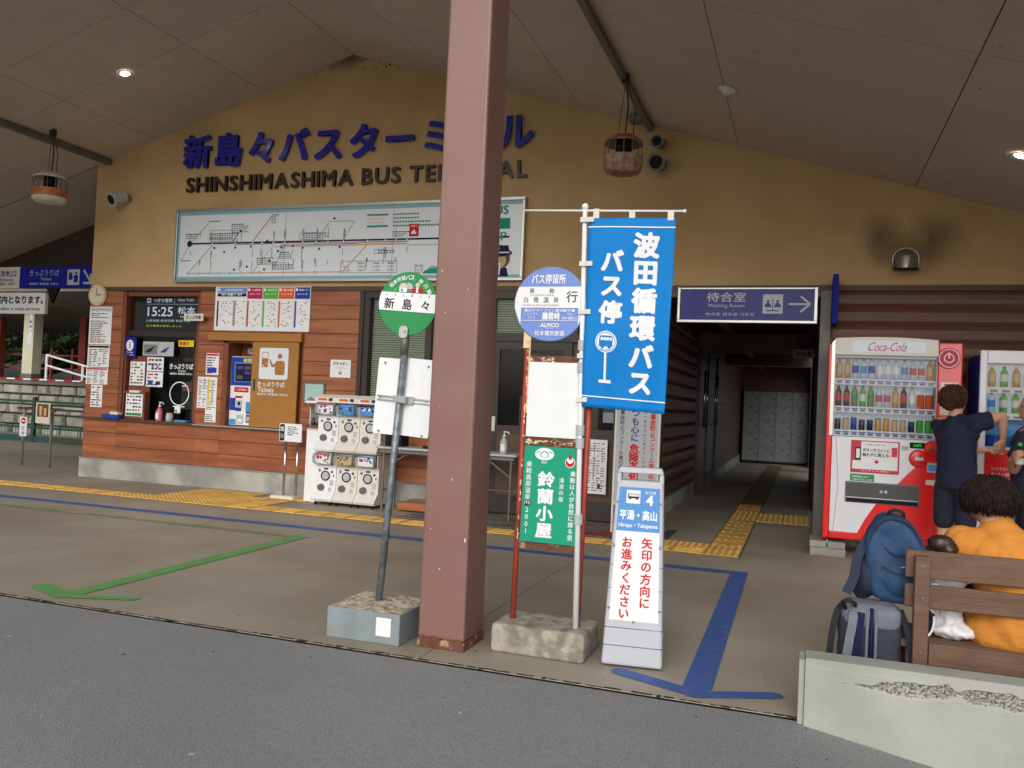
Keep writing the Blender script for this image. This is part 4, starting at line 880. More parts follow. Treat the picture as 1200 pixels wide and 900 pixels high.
notice('paper_notice', 'lower white notice with two pictures in the middle of the ticket window', -8.86, -8.57, 1.35, 1.56, YW - .002, 4, 35, 2, extra=lambda mb, a, b, c, d, y: mb.q(a + .04, a + .12, c + .03, c + .08, y, 1).q(b - .12, b - .04, c + .03, c + .08, y, 0))
tp = thing('window_lettering', 'white ticket counter lettering on a dark patch of the window glass', 'lettering', (-8.3, YW, 1.5))
MB().q(-8.53, -8.08, 1.53, 1.72, YW + .056).build('patch', 'black', tp); MB().text('きっぷうりば', -8.31, 1.655, YW + .053, .075, w=.40, bold=.035).text('Tickets', -8.30, 1.59, YW + .053, .03, w=.14).text('售票处 售票處 매표소', -8.31, 1.55, YW + .053, .025, w=.38, bold=.02).build('print', 'white', tp)
rk = thing('leaflet_rack', 'slanted wooden leaflet rack standing on the ticket window counter', 'rack', (-8.95, YW - .08, .875))
MB().mesh([(-9.18, 9.66, .88), (-8.80, 9.66, .88), (-8.80, 9.74, 1.78), (-9.18, 9.74, 1.78), (-9.18, 9.69, .88), (-8.80, 9.69, .88), (-8.80, 9.76, 1.78), (-9.18, 9.76, 1.78)], [(0, 1, 2, 3), (7, 6, 5, 4), (0, 3, 7, 4), (1, 5, 6, 2), (3, 2, 6, 7)]).box(-9.2, -9.18, 9.63, 9.75, .876, 1.8).box(-8.80, -8.78, 9.6, 9.7, .876, 1.25).box(-9.18, -8.8, 9.62, 9.67, 1.24, 1.27).build('stand', 'recess_wood', rk)
notice('leaflet', 'upper white leaflet sheet with rows of drawings on the wooden rack', -9.14, -8.88, 1.36, 1.70, 9.685, 7, 41, 4, head=8 if False else None)
notice('leaflet', 'lower white leaflet sheet with green foot on the wooden rack', -9.15, -8.85, .92, 1.24, 9.645, 6, 42, 5, extra=lambda mb, a, b, c, d, y: mb.q(a + .01, b - .01, c + .01, c + .04, y, 3))
own(MB().box(-9.06, -8.88, 9.60, 9.66, 1.255, 1.29), 'price_tag', 'offwhite', 'small pale tag on the middle ledge of the wooden rack', 'tag', (-8.97, 9.63, 1.25))
own(MB().box(-9.48, -9.18, YW - .16, YW - .04, .876, .93), 'document_tray', 'blue', 'flat dark blue box at the left end of the ticket counter', 'box', (-9.3, YW - .1, .875), bevel=.006)
own(MB().box(-9.34, -9.2, YW - .15, YW - .06, .931, .97), 'paper_stack', 'offwhite', 'small stack of white papers on the dark blue box', 'paper', (-9.27, YW - .1, .93), bevel=.002)
def pump_bottle(x, y, z, s, label, body, liq=None, nm='pump_bottle'):
    t = thing(nm, label, 'bottle', (x, y, z))
    MB().lathe((x, y, z), [(.001, 0), (.04 * s, 0), (.042 * s, .01 * s), (.042 * s, .13 * s), (.03 * s, .16 * s), (.014 * s, .175 * s), (.014 * s, .19 * s)], 14).build('bottle_body', body, t, smooth=True)
    MB().tube([(x, y, z + .19 * s), (x, y, z + .25 * s)], .006 * s, 6).tube([(x - .01 * s, y, z + .25 * s), (x + .05 * s, y, z + .245 * s), (x + .06 * s, y, z + .225 * s)], .008 * s, 6).lathe((x, y, z + .19 * s), [(.001, 0), (.018 * s, 0), (.018 * s, .02 * s), (.001, .02 * s)], 10).build('pump', 'white', t, smooth=True)
    MB().box(x - .025 * s, x + .025 * s, y - .0435 * s, y - .0425 * s, z + .03 * s, z + .11 * s).build('sticker', liq or 'white', t)
    return t
pump_bottle(-8.53, 9.62, .876, 1.05, 'pump bottle of pink soap on the ticket counter', 'pink_soap')
jr = thing('glass_jar', 'small glass jar with pale lid beside the pink bottle', 'jar', (-8.36, 9.63, .876)); MB().lathe((-8.36, 9.63, .876), [(.001, 0), (.05, 0), (.05, .09), (.04, .1)], 14).build('jar', 'lgrey', jr, smooth=True); MB().lathe((-8.36, 9.63, .976), [(.045, 0), (.045, .02), (.001, .02)], 14).build('lid', 'tan', jr)
own(MB().box(-8.26, -8.06, 9.6, 9.7, .876, .905), 'coin_tray', 'sky', 'light blue coin tray on the ticket counter', 'tray', (-8.16, 9.65, .876), bevel=.008)
notice('paper_notice', 'small white slip on the lower glass right of the ring', -8.34, -8.24, 1.0, 1.1, YW - .0, 2, 43)
notice('entrance_map_sheet', 'white sheet with diagram on the lower glass of the entrance behind the flag pole', -2.43, -2.14, .34, .97, YW - .03, 20, 44, 5, ink=5, extra=lambda mb, a, b, c, d, y: mb.q(a + .19, a + .22, c + .06, c + .12, y, 0).line(a + .05, c + .5, b - .05, c + .5, .006, y, 0).line(a + .05, c + .35, b - .08, c + .35, .006, y, 5).line(a + .14, c + .15, a + .14, c + .55, .006, y, 5))
# ================================================================ CAMERAS, HORNS AND VENT
sc1 = thing('security_camera', 'pale cylindrical camera at the left end of the gable wall', 'camera', (-9.40, YW - .03, 3.98))
MB().tube([(-9.28, YW - .03, 4.03), (-9.34, YW - .16, 4.03)], .03, 10).build('mount', 'steel_grey', sc1); MB().tube([(-9.34, YW - .10, 4.07), (-9.39, YW - .28, 3.98)], [.085, .098], 20).tube([(-9.39, YW - .28, 3.98), (-9.393, YW - .292, 3.974)], [.101, .101], 20).build('housing', 'lgrey', sc1, smooth=False); MB().tube([(-9.3935, YW - .294, 3.973), (-9.394, YW - .296, 3.972)], .072, 20).build('lens', 'black', sc1)
for k, (z, r, lab) in enumerate(((4.39, .075, 'upper small grey camera on the wall right of the hanging lamp'), (4.15, .105, 'lower round dark horn camera on the wall right of the hanging lamp'))):
    t = thing('wall_camera', lab, 'camera', (-1.66, YW - .04, z)); x = -1.66
    MB().box(x - .04, x + .04, YW - .1, YW - .03, z - .03, z + .06).build('mount', 'steel_grey', t); MB().tube([(x, YW - .08, z), (x - .015, YW - .26, z - .02)], [r * .8, r], 20).build('housing', 'steel_grey', t); MB().tube([(x - .0152, YW - .2615, z - .0201), (x - .0155, YW - .266, z - .0204)], r * .72, 18).build('lens', 'black', t)
vh = thing('vent_hood', 'small stainless exhaust hood with soot around it above the vending machines', 'vent', (.945, YW - .03, 2.92))
pr = []; 
for k in range(13): a = R(180 * k / 12); pr.append((.945 + .125 * math.cos(a) , 3.06 + .10 * math.sin(a)))
prof = [(.82, 2.92)] + [(.945 - .125 * math.cos(R(15 * k)), 3.04 + .115 * math.sin(R(15 * k))) for k in range(13)] + [(1.07, 2.92)]
mb = MB(); N = 10                                                   # half-round hood, dome top, open below
for i in range(N + 1):
    th = math.pi * i / N
    for j in range(7):
        ph = R(90 * j / 6); rr = math.cos(ph); mb.v.append((.945 - .11 * math.cos(th) * (rr if j else 1), YW - .03 - .15 * math.sin(th) * (rr if j else 1), 3.05 + .09 * math.sin(ph)))
for i in range(N):
    for j in range(6): a = i * 7 + j; mb.f.append((a, a + 7, a + 8, a + 1)); mb.m.append(0)
b0 = len(mb.v)
for i in range(N + 1):
    th = math.pi * i / N; mb.v.append((.945 - .11 * math.cos(th), YW - .03 - .15 * math.sin(th), 2.93))
for i in range(N): mb.f.append((b0 + i, b0 + i + 1, (i + 1) * 7, i * 7)); mb.m.append(0)
mb.build('hood', 'steel_brushed', vh, smooth=True)
MB().tube([(p[0], YW - .045, p[1]) for p in prof], .011, 8).build('rim', 'alu', vh, smooth=True); MB().box(.835, 1.055, YW - .17, YW - .035, 2.921, 2.929).build('damper', 'black', vh)
# hanging round lamps under the ducts
def hanglamp(x, y, zt, zb, w_, col_top, col_low, label):
    t = thing('hanging_lamp', label, 'hanging lamp', (x, y, zt)); h = zt - zb
    MB().lathe((x, y, zt), [(.001, 0), (.05, -.003), (w_ * .62, -.03), (w_ * .92, -.08), (w_ * .97, -.105), (w_ * .93, -.10), (w_ * .5, -.06)], 24).build('cap', col_top, t, smooth=True)
    mb = MB()
    for k in range(14):
        a = 2 * math.pi * k / 14; mb.tube([(x + w_ * .92 * math.cos(a), y + w_ * .92 * math.sin(a), zt - .10), (x + w_ * .94 * math.cos(a), y + w_ * .94 * math.sin(a), zb + h * .40)], .004, 5)
    mb.build('cage', 'steel_grey', t)
    MB().lathe((x, y, zt), [(.06, -.06), (.08, -.10), (.08, -h * .5), (.001, -h * .5)], 14).build('inner_body', 'black', t, smooth=True)
    MB().lathe((x, y, 0), [(w_ * .95, zb + h * .42), (w_ * .96, zb + h * .28), (w_ * .94, zb + h * .17)], 24).build('band', col_low[0], t, smooth=True)
    MB().lathe((x, y, 0), [(w_ * .94, zb + h * .17), (w_ * .92, zb + h * .1), (w_ * .8, zb + h * .03), (w_ * .5, zb), (.001, zb)], 24).build('bowl', col_low[1], t, smooth=True)
    zc = cz(x) - .07
    MB().tube([(x + .01, y, zt), (x + .03, y, (zt + zc) / 2), (x, y, zc)], .009, 6).tube([(x + .09, y, zt - .03), (x + .10, y, zt + .22), (x + .03, y, zt + .45), (x + .02, y, zc)], .006, 6).tube([(x - .06, y, zt - .01), (x - .03, y, zt + .3), (x, y, zc)], .004, 6).build('cord', 'frame_dark', t)
    MB().box(x - .04, x + .03, y - .03, y + .03, zc - .03, zc + .08).build('hook_block', 'frame_dark', t)
hanglamp(-9.52, 8.5, 4.13, 3.71, .225, 'shade_white', ('shade_orange', 'shade_white'), 'old round hanging lamp with white cap and orange band at the upper left')
hanglamp(-1.76, 8.1, 4.03, 3.63, .20, 'shade_rust', ('shade_rust', 'shade_rust'), 'rusty round hanging lamp under the ceiling above the blue flag')
def turn(mb, cx, cz_, a, start=0):
    """lean everything gathered so far in the XZ plane about (cx, cz_)"""
    ca, sa = math.cos(a), math.sin(a)
    for i in range(start, len(mb.v)):
        x, y, z = mb.v[i]; mb.v[i] = (cx + (x - cx) * ca - (z - cz_) * sa, y, cz_ + (x - cx) * sa + (z - cz_) * ca)
    return mb
def rrb(x0, x1, z0, z1, r, y0, y1):
    pts = []
    for cx, c, a in ((x1 - r, z1 - r, 0), (x0 + r, z1 - r, 90), (x0 + r, z0 + r, 180), (x1 - r, z0 + r, 270)):
        for k in range(5): pts.append((cx + r * math.cos(R(a + 22.5 * k)), c + r * math.sin(R(a + 22.5 * k))))
    return MB().prism(pts, y0, y1)
# ================================================================ GREEN BUS STOP SIGN
s1 = thing('bus_stop_sign', 'green and white round bus stop sign on a leaning galvanized pole in a grey block', 'bus stop sign', (-2.27, 4.4, 0))
MB().box(-2.485, -2.035, 4.195, 4.62, 0, .17).build('base_block', 'block_side', s1, bevel=.006)
mb = MB(); rd = random.Random(2); nx, ny = 22, 20
for j in range(ny + 1):
    for i in range(nx + 1):
        e = i in (0, nx) or j in (0, ny); mb.v.append((-2.48 + .44 * i / nx, 4.2 + .415 * j / ny, .171 + (0 if e else rd.uniform(.001, .009))))
for j in range(ny):
    for i in range(nx): a = j * (nx + 1) + i; mb.f.append((a, a + 1, a + nx + 2, a + nx + 1)); mb.m.append(0)
mb.build('gravel_top', 'block_top', s1)
MB().box(-2.175, -2.085, 4.191, 4.1945, .045, .145).build('sticker', 'white', s1)
TL = -.062
MB().tube([(-2.283, 4.42, .17), (-2.195, 4.42, 1.60)], .021, 16).build('pole', 'galv', s1, smooth=True)
MB().tube([(-2.2, 4.42, 1.60), (-2.19, 4.42, 1.735)], .024, 16).build('pole_sleeve', 'steel_grey', s1, smooth=True)
cx, cz0 = -2.185, 1.895
mb = turn(MB().lathe((cx, 4.412, cz0), [(.001, .004), (.183, .004), (.186, 0), (.183, -.004), (.001, -.004)], 48, axis='y'), cx, cz0, TL); mb.build('disc', 'green', s1)
y = 4.4045
def chord(z0, z1, r, n=14):
    a0, a1 = math.asin(z0 / r), math.asin(z1 / r); L_ = [a0 + (a1 - a0) * k / n for k in range(n + 1)]
    return [(cx + r * math.cos(a), cz0 + r * math.sin(a)) for a in L_] + [(cx - r * math.cos(a), cz0 + r * math.sin(a)) for a in reversed(L_)]
mb = MB().poly(chord(-.045, .062, .183), y, 0); DC = ['white', 'black', 'cream', 'sky', 'red', 'grey', 'lime', 'lgrey']
for s, dx in (('新', -.115), ('島', 0), ('々', .115)): mb.text(s, cx + dx, cz0 - .004, y - .001, .062 if s != '々' else .052, 1, bold=.02)
for k, s in enumerate('しんしましま'): mb.text(s, cx - .135 + k * .054, cz0 + .048, y - .001, .013, 1)
for s, a0, a1, r in (('松本市営バス', 137, 84, .152), ('奈川線', 61, 30, .152)):
    for k, c in enumerate(s): a = a0 + (a1 - a0) * k / (len(s) - 1); mb.text(c, cx + r * math.cos(R(a)), cz0 + r * math.sin(R(a)), y - .001, .026, 0, rot=R(a - 90), bold=.03)
# little drawing: huts and a bus
mb.q(cx - .06, cx - .01, cz0 + .066, cz0 + .09, y - .0005, 0).poly([(cx - .065, cz0 + .09), (cx - .005, cz0 + .09), (cx - .02, cz0 + .118), (cx - .05, cz0 + .118)], y - .0007, 2).q(cx - .05, cx - .035, cz0 + .07, cz0 + .083, y - .001, 3)
mb.poly([(cx - .015, cz0 + .085), (cx + .03, cz0 + .085), (cx + .02, cz0 + .115), (cx - .01, cz0 + .125)], y - .0009, 7).disc(cx + .03, cz0 + .078, y - .0011, .014, n=12, m=4).disc(cx + .075, cz0 + .082, y - .0011, .016, n=12, m=4).disc(cx + .055, cz0 + .11, y - .0011, .014, n=12, m=2).q(cx + .048, cx + .062, cz0 + .066, cz0 + .1, y - .0008, 0).q(cx + .0, cx + .018, cz0 + .068, cz0 + .082, y - .0013, 5).disc(cx - .085, cz0 + .075, y - .001, .012, n=10, m=6)
turn(mb, cx, cz0, TL).build('print', DC, s1)
turn(rrb(cx - .027, cx + .027, cz0 - .20, cz0 - .13, .02, 4.39, 4.402), cx, cz0, TL).lathe((cx + .01 - .012, 4.388, cz0 - .155), [(.012, 0), (.012, -.006), (.001, -.006)], 8, axis='y').build('bracket', 'alu', s1)
bx_ = -2.20
turn(rrb(-2.385, -2.24, 1.13, 1.575, .012, 4.452, 4.460), -2.2, 1.35, TL + .01).build('back_board', 'white', s1, label='left white timetable board seen from behind')
turn(rrb(-2.215, -2.02, 1.135, 1.585, .012, 4.446, 4.454), -2.2, 1.35, TL).build('back_board', 'white', s1, label='right white timetable board seen from behind')
turn(MB().box(-2.245, -2.21, 4.447, 4.452, 1.14, 1.57), -2.2, 1.35, TL).build('board_joint', 'lgrey', s1)
turn(MB().box(-2.37, -2.03, 4.438, 4.446, 1.345, 1.357).box(-2.37, -2.03, 4.438, 4.446, 1.325, 1.334).box(-2.24, -2.165, 4.39, 4.45, 1.322, 1.362).box(-2.165, -2.13, 4.43, 4.446, 1.318, 1.365), -2.2, 1.35, TL).build('clamp_rail', 'alu', s1, bevel=.002)
mb = MB()
for dx, dz in ((-.14, .2), (.14, .2), (-.14, -.2), (.14, -.2), (.15, 0), (-.15, 0), (.03, 0)): mb.lathe((-2.2 + dx, 4.445, 1.345 + dz), [(.006, 0), (.006, -.005), (.001, -.005)], 8, axis='y')
turn(mb, -2.2, 1.35, TL).build('screws', 'steel_grey', s1)
# ================================================================ RED FRAMED BUS STOP SIGN
s2 = thing('bus_stop_sign', 'rusty red framed bus stop sign with blue and white disc and green board', 'bus stop sign', (-1.31, 4.47, 0))
MB().box(-1.565, -1.045, 4.35, 4.70, 0, .155).build('base_block', 'block_concrete', s2, bevel=.022, segs=3)
LN = .012
def lx(x, z): return x - .018 + LN * z
def leanx(mb):
    mb.v = [(lx(x, z), y, z) for x, y, z in mb.v]; return mb
leanx(MB().tube([(-1.475, 4.5, .155), (-1.475, 4.5, 1.70)], .0155, 12)).build('left_post', 'red_paint', s2, smooth=True)
leanx(MB().tube([(-1.105, 4.5, .155), (-1.105, 4.5, 1.72)], .0155, 12)).build('right_post', 'red_paint', s2, smooth=True)
leanx(MB().box(-1.495, -1.46, 4.478, 4.483, 1.66, 1.80).box(-1.125, -1.085, 4.478, 4.483, 1.64, 1.80).box(-1.4591, -1.452, 4.478, 4.483, 1.3, 1.75)).build('post_plates', 'rust_flake', s2)
leanx(MB().box(-1.4715, -1.1165, 4.485, 4.515, 1.585, 1.62).box(-1.4715, -1.1165, 4.485, 4.515, 1.12, 1.17).box(-1.4715, -1.1165, 4.485, 4.515, .55, .59).box(-1.4595, -1.452, 4.485, 4.51, .5901, 1.1199).box(-1.128, -1.1205, 4.485, 4.51, .5901, 1.1199)).build('frame', 'rust', s2, bevel=.003)
mb = MB(); rd = random.Random(6)
for k in range(46):
    z = rd.choice([1.145, 1.145, 1.145, 1.60]) + rd.uniform(-.013, .013); x = rd.uniform(-1.455, -1.13) if z < 1.5 else rd.uniform(-1.455, -1.30)
    r = rd.uniform(.003, .011); mb.poly([(x + r * rd.uniform(.6, 1.8) * math.cos(a), z + r * rd.uniform(.3, .8) * math.sin(a)) for a in (0, 1.1, 2.2, 3.3, 4.4, 5.3)], 4.4835 - k * 3e-5)
for k in range(30):
    z = rd.uniform(.5, 1.65); mb.poly([(-1.467 + rd.uniform(-.004, .004) + .004 * math.cos(a), z + rd.uniform(.004, .02) * math.sin(a)) for a in (0, 1.3, 2.6, 3.9, 5.2)], 4.483 - k * 3e-5)
leanx(mb).build('flaked_paint', 'rust_flake', s2, kind='stuff')
leanx(MB().box(-1.452, -1.128, 4.476, 4.486, 1.17, 1.584)).build('blank_board', 'white', s2, bevel=.002)
leanx(MB().box(-1.452, -1.128, 4.476, 4.486, .591, 1.119)).build('green_board', 'teal', s2, bevel=.002)
y = 4.4745; mb = MB(); GC = ['white', 'red', 'teal', 'ink']
mb.vtext('乗鞍高原温泉', -1.42, 1.035, y, .034, 0, pitch=.036).vtext('鈴蘭小屋', -1.318, .985, y, .088, 0, pitch=.094, bold=.045, sx=1.12).vtext('清潔の宿', -1.23, .955, y, .030, 0, pitch=.034).vtext('乗鞍は人が自然に帰る里', -1.168, .995, y, .032, 0, pitch=.0345, bold=.02).vtext('2001', -1.42, .785, y, .038, 0, pitch=.039, bold=.01)
mb.q(-1.44, -1.40, .79, .82, y, 3).text('(93)', -1.42, .805, y - .001, .022, 0, w=.034)
mb.disc(-1.335, 1.078, y, .055, .034, m=0).disc(-1.335, 1.075, y - .0008, .024, .019, m=2).disc(-1.335, 1.073, y - .0012, .019, .015, m=0); mb.line(-1.385, 1.085, -1.36, 1.09, .004, y - .001, 2).line(-1.285, 1.085, -1.31, 1.09, .004, y - .001, 2).text('Bell', -1.335, 1.033, y, .014, 0)
mb.disc(-1.188, 1.04, y, .028, m=0).disc(-1.188, 1.04, y - .0006, .024, m=1).disc(-1.188, 1.052, y - .001, .017, m=0).q(-1.196, -1.18, 1.05, 1.082, y - .0014, 1).disc(-1.188, 1.048, y - .0018, .008, m=0)
leanx(mb).build('print', GC, s2)
cx, cz0 = -1.345, 1.905
MB().lathe((cx, 4.468, cz0), [(.001, .004), (.204, .004), (.207, 0), (.204, -.004), (.001, -.004)], 56, axis='y').build('disc', 'lblue', s2)
y = 4.4605; r = .203
MBd = MB().poly(chord(-.022, .095, r), y, 0); BC = ['white', 'mgrey', 'lblue', 'blue', 'grey']
mb = MBd
mb.poly([(cx - .203, cz0 - .022), (cx - .165, cz0 - .022), (cx - .165, cz0 - .118)] , y - .0003, 0).poly([(cx + .165, cz0 - .022), (cx + .203, cz0 - .022), (cx + .165, cz0 - .118)], y - .0003, 0)
mb.text('バス停留所', cx - .012, cz0 + .138, y, .052, 0, w=.195, bold=.04).text('乗', cx - .105, cz0 + .072, y - .001, .028, 1).text('鞍', cx + .01, cz0 + .072, y - .001, .028, 1).text('NORIKURA', cx - .045, cz0 + .048, y - .001, .010, 4, w=.14, bold=0)
for k, s in enumerate('白骨温泉'): mb.text(s, cx - .138 + k * .058, cz0 + .022, y - .001, .030, 1)
mb.text('SHIRAHONEONSEN', cx - .05, cz0 - .008, y - .001, .010, 4, w=.21, bold=0).text('行', cx + .125, cz0 + .04, y - .001, .062, 1, bold=.02)
mb.text('釜口ドライブイン貸切給下車', cx, cz0 - .036, y - .0006, .017, 0, w=.29, bold=.03).text('レストラン', cx - .105, cz0 - .056, y - .0006, .015, 0, w=.08).text('ホテル', cx - .10, cz0 - .076, y - .0006, .014, 0, w=.045).text('鵬雲崎', cx + .01, cz0 - .067, y - .0006, .040, 0, w=.10, bold=.04).text('TEL', cx + .115, cz0 - .055, y - .0006, .012, 0).text('54-0811', cx + .115, cz0 - .078, y - .0006, .016, 0, w=.08)
mb.line(cx - .16, cz0 - .092, cx + .16, cz0 - .092, .003, y - .0006, 0)
mb.text('ALPICO', cx + .005, cz0 - .118, y - .0006, .021, 0, w=.105, bold=.045, slant=.15).text('GROUP', cx + .005, cz0 - .135, y - .0006, .006, 0, w=.04).text('松本電気鉄道', cx + .005, cz0 - .162, y - .0006, .028, 0, w=.17, bold=.02)
mb.build('print', BC, s2)
# ================================================================ FLAG
fp = thing('flag_pole', 'white flag pole tied to the red bus stop frame with a thin top rod', 'flag pole', (-1.12, 4.47, .155))
P0, P1 = Vector((-1.12, 4.462, .157)), Vector((-1.168, 4.462, 2.425))
def pp(z): t = (z - P0.z) / (P1.z - P0.z); return P0.lerp(P1, t)
MB().tube([P0, P0.lerp(P1, .45), P1], [.0165, .0145, .013], 12).build('pole', 'white', fp, smooth=True)
MB().tube([(-1.515, 4.462, 2.428), (-.635, 4.462, 2.397)], .006, 8).ell((-.63, 4.462, 2.397), .010).ell(P1 + Vector((0, 0, .012)), .019, rz=.02).build('top_rod', 'white', fp, smooth=True)
for z in (.74, 1.15, 1.22, 1.56, 1.68): p = pp(z); MB().tube([p + Vector((0, .004, -.028)), p + Vector((0, .004, .028))], .024, 10).build('tape_wrap', 'lgrey', fp)
fl = thing('banner_flag', 'bright blue vertical flag with white Japanese bus stop writing', 'flag', (-.9, 4.46, 1.34))
fx0, fx1 = lambda z: -1.140 + (2.37 - z) * .004, lambda z: -.672 - (2.36 - z) * .018
def fy(u, v): return 4.455 - .018 * math.sin(u * 5.2 + v * 1.5) * (.4 + v) * .8 - .007 * math.sin(v * 11 + u * 2) - .004 * math.sin(u * 19 + v * 4) * v
def fpnt(u, v):                       # u across, v down
    z = 2.372 - .012 * u - v * (1.022 + .01 * u) ; return (fx0(z) * (1 - u) + fx1(z) * u, fy(u, v), z)
mb = MB(); NU, NV = 24, 44
for j in range(NV + 1):
    for i in range(NU + 1): mb.v.append(fpnt(i / NU, j / NV))
for j in range(NV):
    for i in range(NU): a = j * (NU + 1) + i; mb.f.append((a, a + NU + 1, a + NU + 2, a + 1)); mb.m.append(0)
clo = mb.build('cloth', 'nobori', fl, smooth=True); sd = clo.modifiers.new('solid', 'SOLIDIFY'); sd.thickness = .0015
src = MB(); A = .46; Hh = 1.02     # flag print laid out flat (x 0..A, z 0..-Hh), then wrapped on the cloth
src.vtext('波田循環バス', A * .685, -.075, 0, .138, 0, pitch=.146, bold=.055, sx=1).vtext('バス停', A * .30, -.165, 0, .128, 0, pitch=.138, bold=.055, sx=1)
[src.q(A * i_ / 24, A * (i_ + 1) / 24, z_ - .0065, z_, 0, 0) for i_ in range(24) for z_ in (-.046, -.958)]
src.disc(A * .27, -.665, 0, .058, m=0).line(A * .27, -.87, A * .27, -.72, .012, 0, 0).q(A * .27 - .032, A * .27 + .032, -.885, -.868, 0, 0)
k0 = len(src.v)
src.ring(A * .27, -.665, -.001, .049, .052, 24, 1).poly([(A * .27 - .036, -.69), (A * .27 + .036, -.69), (A * .27 + .036, -.64), (A * .27 + .028, -.632), (A * .27 - .03, -.632), (A * .27 - .036, -.65)], -.001, 1).disc(A * .27 - .018, -.692, -.0016, .009, n=12, m=1).disc(A * .27 + .02, -.692, -.0016, .009, n=12, m=1)
for i in range(4): src.q(A * .27 - .028 + i * .016, A * .27 - .015 + i * .016, -.658, -.642, -.002, 0)
src.text('BUS STOP', A * .27, -.709, -.0016, .009, 1, w=.06)
pr = MB(); pr.f, pr.m = src.f, src.m
for x, y0, z in src.v:
    u, v = x / A, -z / Hh; p = fpnt(min(max(u, 0), 1), min(max(v, 0), 1)); pr.v.append((p[0], p[1] - .0048 + y0, p[2]))
pr.build('print', ['white', 'nobori'], fl)
for u in (.08, .5, .94): p = fpnt(u, 0); MB().box(p[0] - .016, p[0] + .016, 4.452, 4.472, p[2] - .012, 2.425 - .03 * u).build('loop', 'offwhite', fl)
for v in (.01, .245, .50, .735, .965): p = fpnt(0, v); q0 = pp(p[2]); MB().box(q0.x - .02, p[0] + .03, 4.438, 4.4405, p[2] - .012, p[2] + .014).box(q0.x - .02, q0.x + .02, 4.4405, 4.48, p[2] - .012, p[2] + .014).build('loop', 'offwhite', fl)
# ================================================================ STANDING BUS SIGN 4
s4 = thing('standing_sign', 'grey plastic standing sign with blue heading and number 4 for the bus queue', 'standing sign', (-.80, 4.40, 0), (0, 0, R(7)))
TB = math.atan2(.10, 1.0)                         # faces lean back
def face(mb, front=True):
    out = []
    for x, y, z in mb.v:
        out.append((x, y + (z * .13 if front else -z * .13), z))
    mb.v = out; return mb
def shell(w0, w1, h, d0, d1):                     # tapered shell with rounded shoulders
    prof = [(-w0, .0), (-w0 + .002, .12), (-w1, h - .05), (-w1 + .012, h - .015), (-w1 + .04, h), (w1 - .04, h), (w1 - .012, h - .015), (w1, h - .05), (w0 - .002, .12), (w0, 0)]
    mb = MB(); n = len(prof)
    def yd(z, s): return (d0 + (d1 - d0) * z / h) * s
    for s in (-1, 1):
        for x, z in prof: mb.v.append((x, .17 + yd(z, s), z))
    mb.f = [tuple(range(n)), tuple(reversed(range(n, 2 * n)))] + [(i, i + n, (i + 1) % n + n, (i + 1) % n) for i in range(n)]; mb.m = [0] * len(mb.f)
    return mb
# body with a hand slot at the top: side cheeks, top bar and lower body
d0, d1, H_ = .17, .035, 1.035
def yf(z): return .17 - (d0 + (d1 - d0) * z / H_)
def slab(x0, x1, z0, z1, w0=None, w1=None):
    mb = MB(); a0, a1 = (x0, x1) if w0 is None else w0; b0_, b1_ = (x0, x1) if w1 is None else w1
    mb.v = [(a0, yf(z0), z0), (a1, yf(z0), z0), (a1, .34 - yf(z0), z0), (a0, .34 - yf(z0), z0), (b0_, yf(z1), z1), (b1_, yf(z1), z1), (b1_, .34 - yf(z1), z1), (b0_, .34 - yf(z1), z1)]
    mb.f = [(0, 3, 2, 1), (4, 5, 6, 7), (0, 1, 5, 4), (1, 2, 6, 5), (2, 3, 7, 6), (3, 0, 4, 7)]; mb.m = [0] * 6; return mb
def hw(z): return .158 - (.158 - .122) * z / H_
slab(0, 0, .012, .966, (-hw(.012), hw(.012)), (-hw(.966), hw(.966))).build('body', 'plastic_stand', s4, bevel=.014, local=True, segs=3)
mbx = MB(); hb = slab(0, 0, 1.003, 1.035, (-.1235, .1235), (-.112, .112)); mbx.mesh(hb.v, hb.f)
for s in (-1, 1):
    c = slab(0, 0, .950, 1.003, sorted((s * .1255, s * .1)), sorted((s * .1235, s * .1))); mbx.mesh(c.v, c.f)
mbx.build('handle', 'plastic_stand', s4, bevel=.006, local=True)
for z in (.11, .20, .30, .40, .52, .63): 
    w_ = hw(z) + .001; slab(0, 0, z, z + .004, (-w_, w_), (-w_, w_)).build('mould_groove', 'mgrey', s4, local=True) if z < .25 else MB().mesh([(sx * w_, yf(z) - .0012, z) for sx in (-1, -.84)] + [(sx * w_, yf(z) - .0012, z + .003) for sx in (-.84, -1)] , [(0, 1, 2, 3)]).mesh([(sx * w_, yf(z) - .0012, z) for sx in (.84, 1)] + [(sx * w_, yf(z) - .0012, z + .003) for sx in (1, .84)], [(0, 1, 2, 3)]).build('mould_groove', 'mgrey', s4, local=True)
def onface(mb, off):
    mb.v = [(x, yf(z) - off + y, z) for x, y, z in mb.v]; return mb
pw = lambda z: .128 - .022 * (z - .24) / .7
onface(MB().mesh([(-pw(.24), -.0, .24), (pw(.24), 0, .24), (pw(.93), 0, .93), (-pw(.93), 0, .93)], [(0, 1, 2, 3)]), .003).build('sign_sheet', 'white', s4, local=True)
mb = MB().mesh([(-pw(.70), 0, .70), (pw(.70), 0, .70), (pw(.93), 0, .93), (-pw(.93), 0, .93)], [(0, 1, 2, 3)], 0)
mb.q(-.068, .005, .845, .915, -.001, 1); mb.text('のりば', .058, .906, -.001, .015, 1, w=.055, bold=.03).text('4', .055, .865, -.001, .05, 1, bold=.045).text('平湯・高山', -.002, .785, -.001, .05, 1, w=.195, bold=.045).text('Hirayu・Takayama', 0, .728, -.001, .026, 1, w=.205, bold=.03)
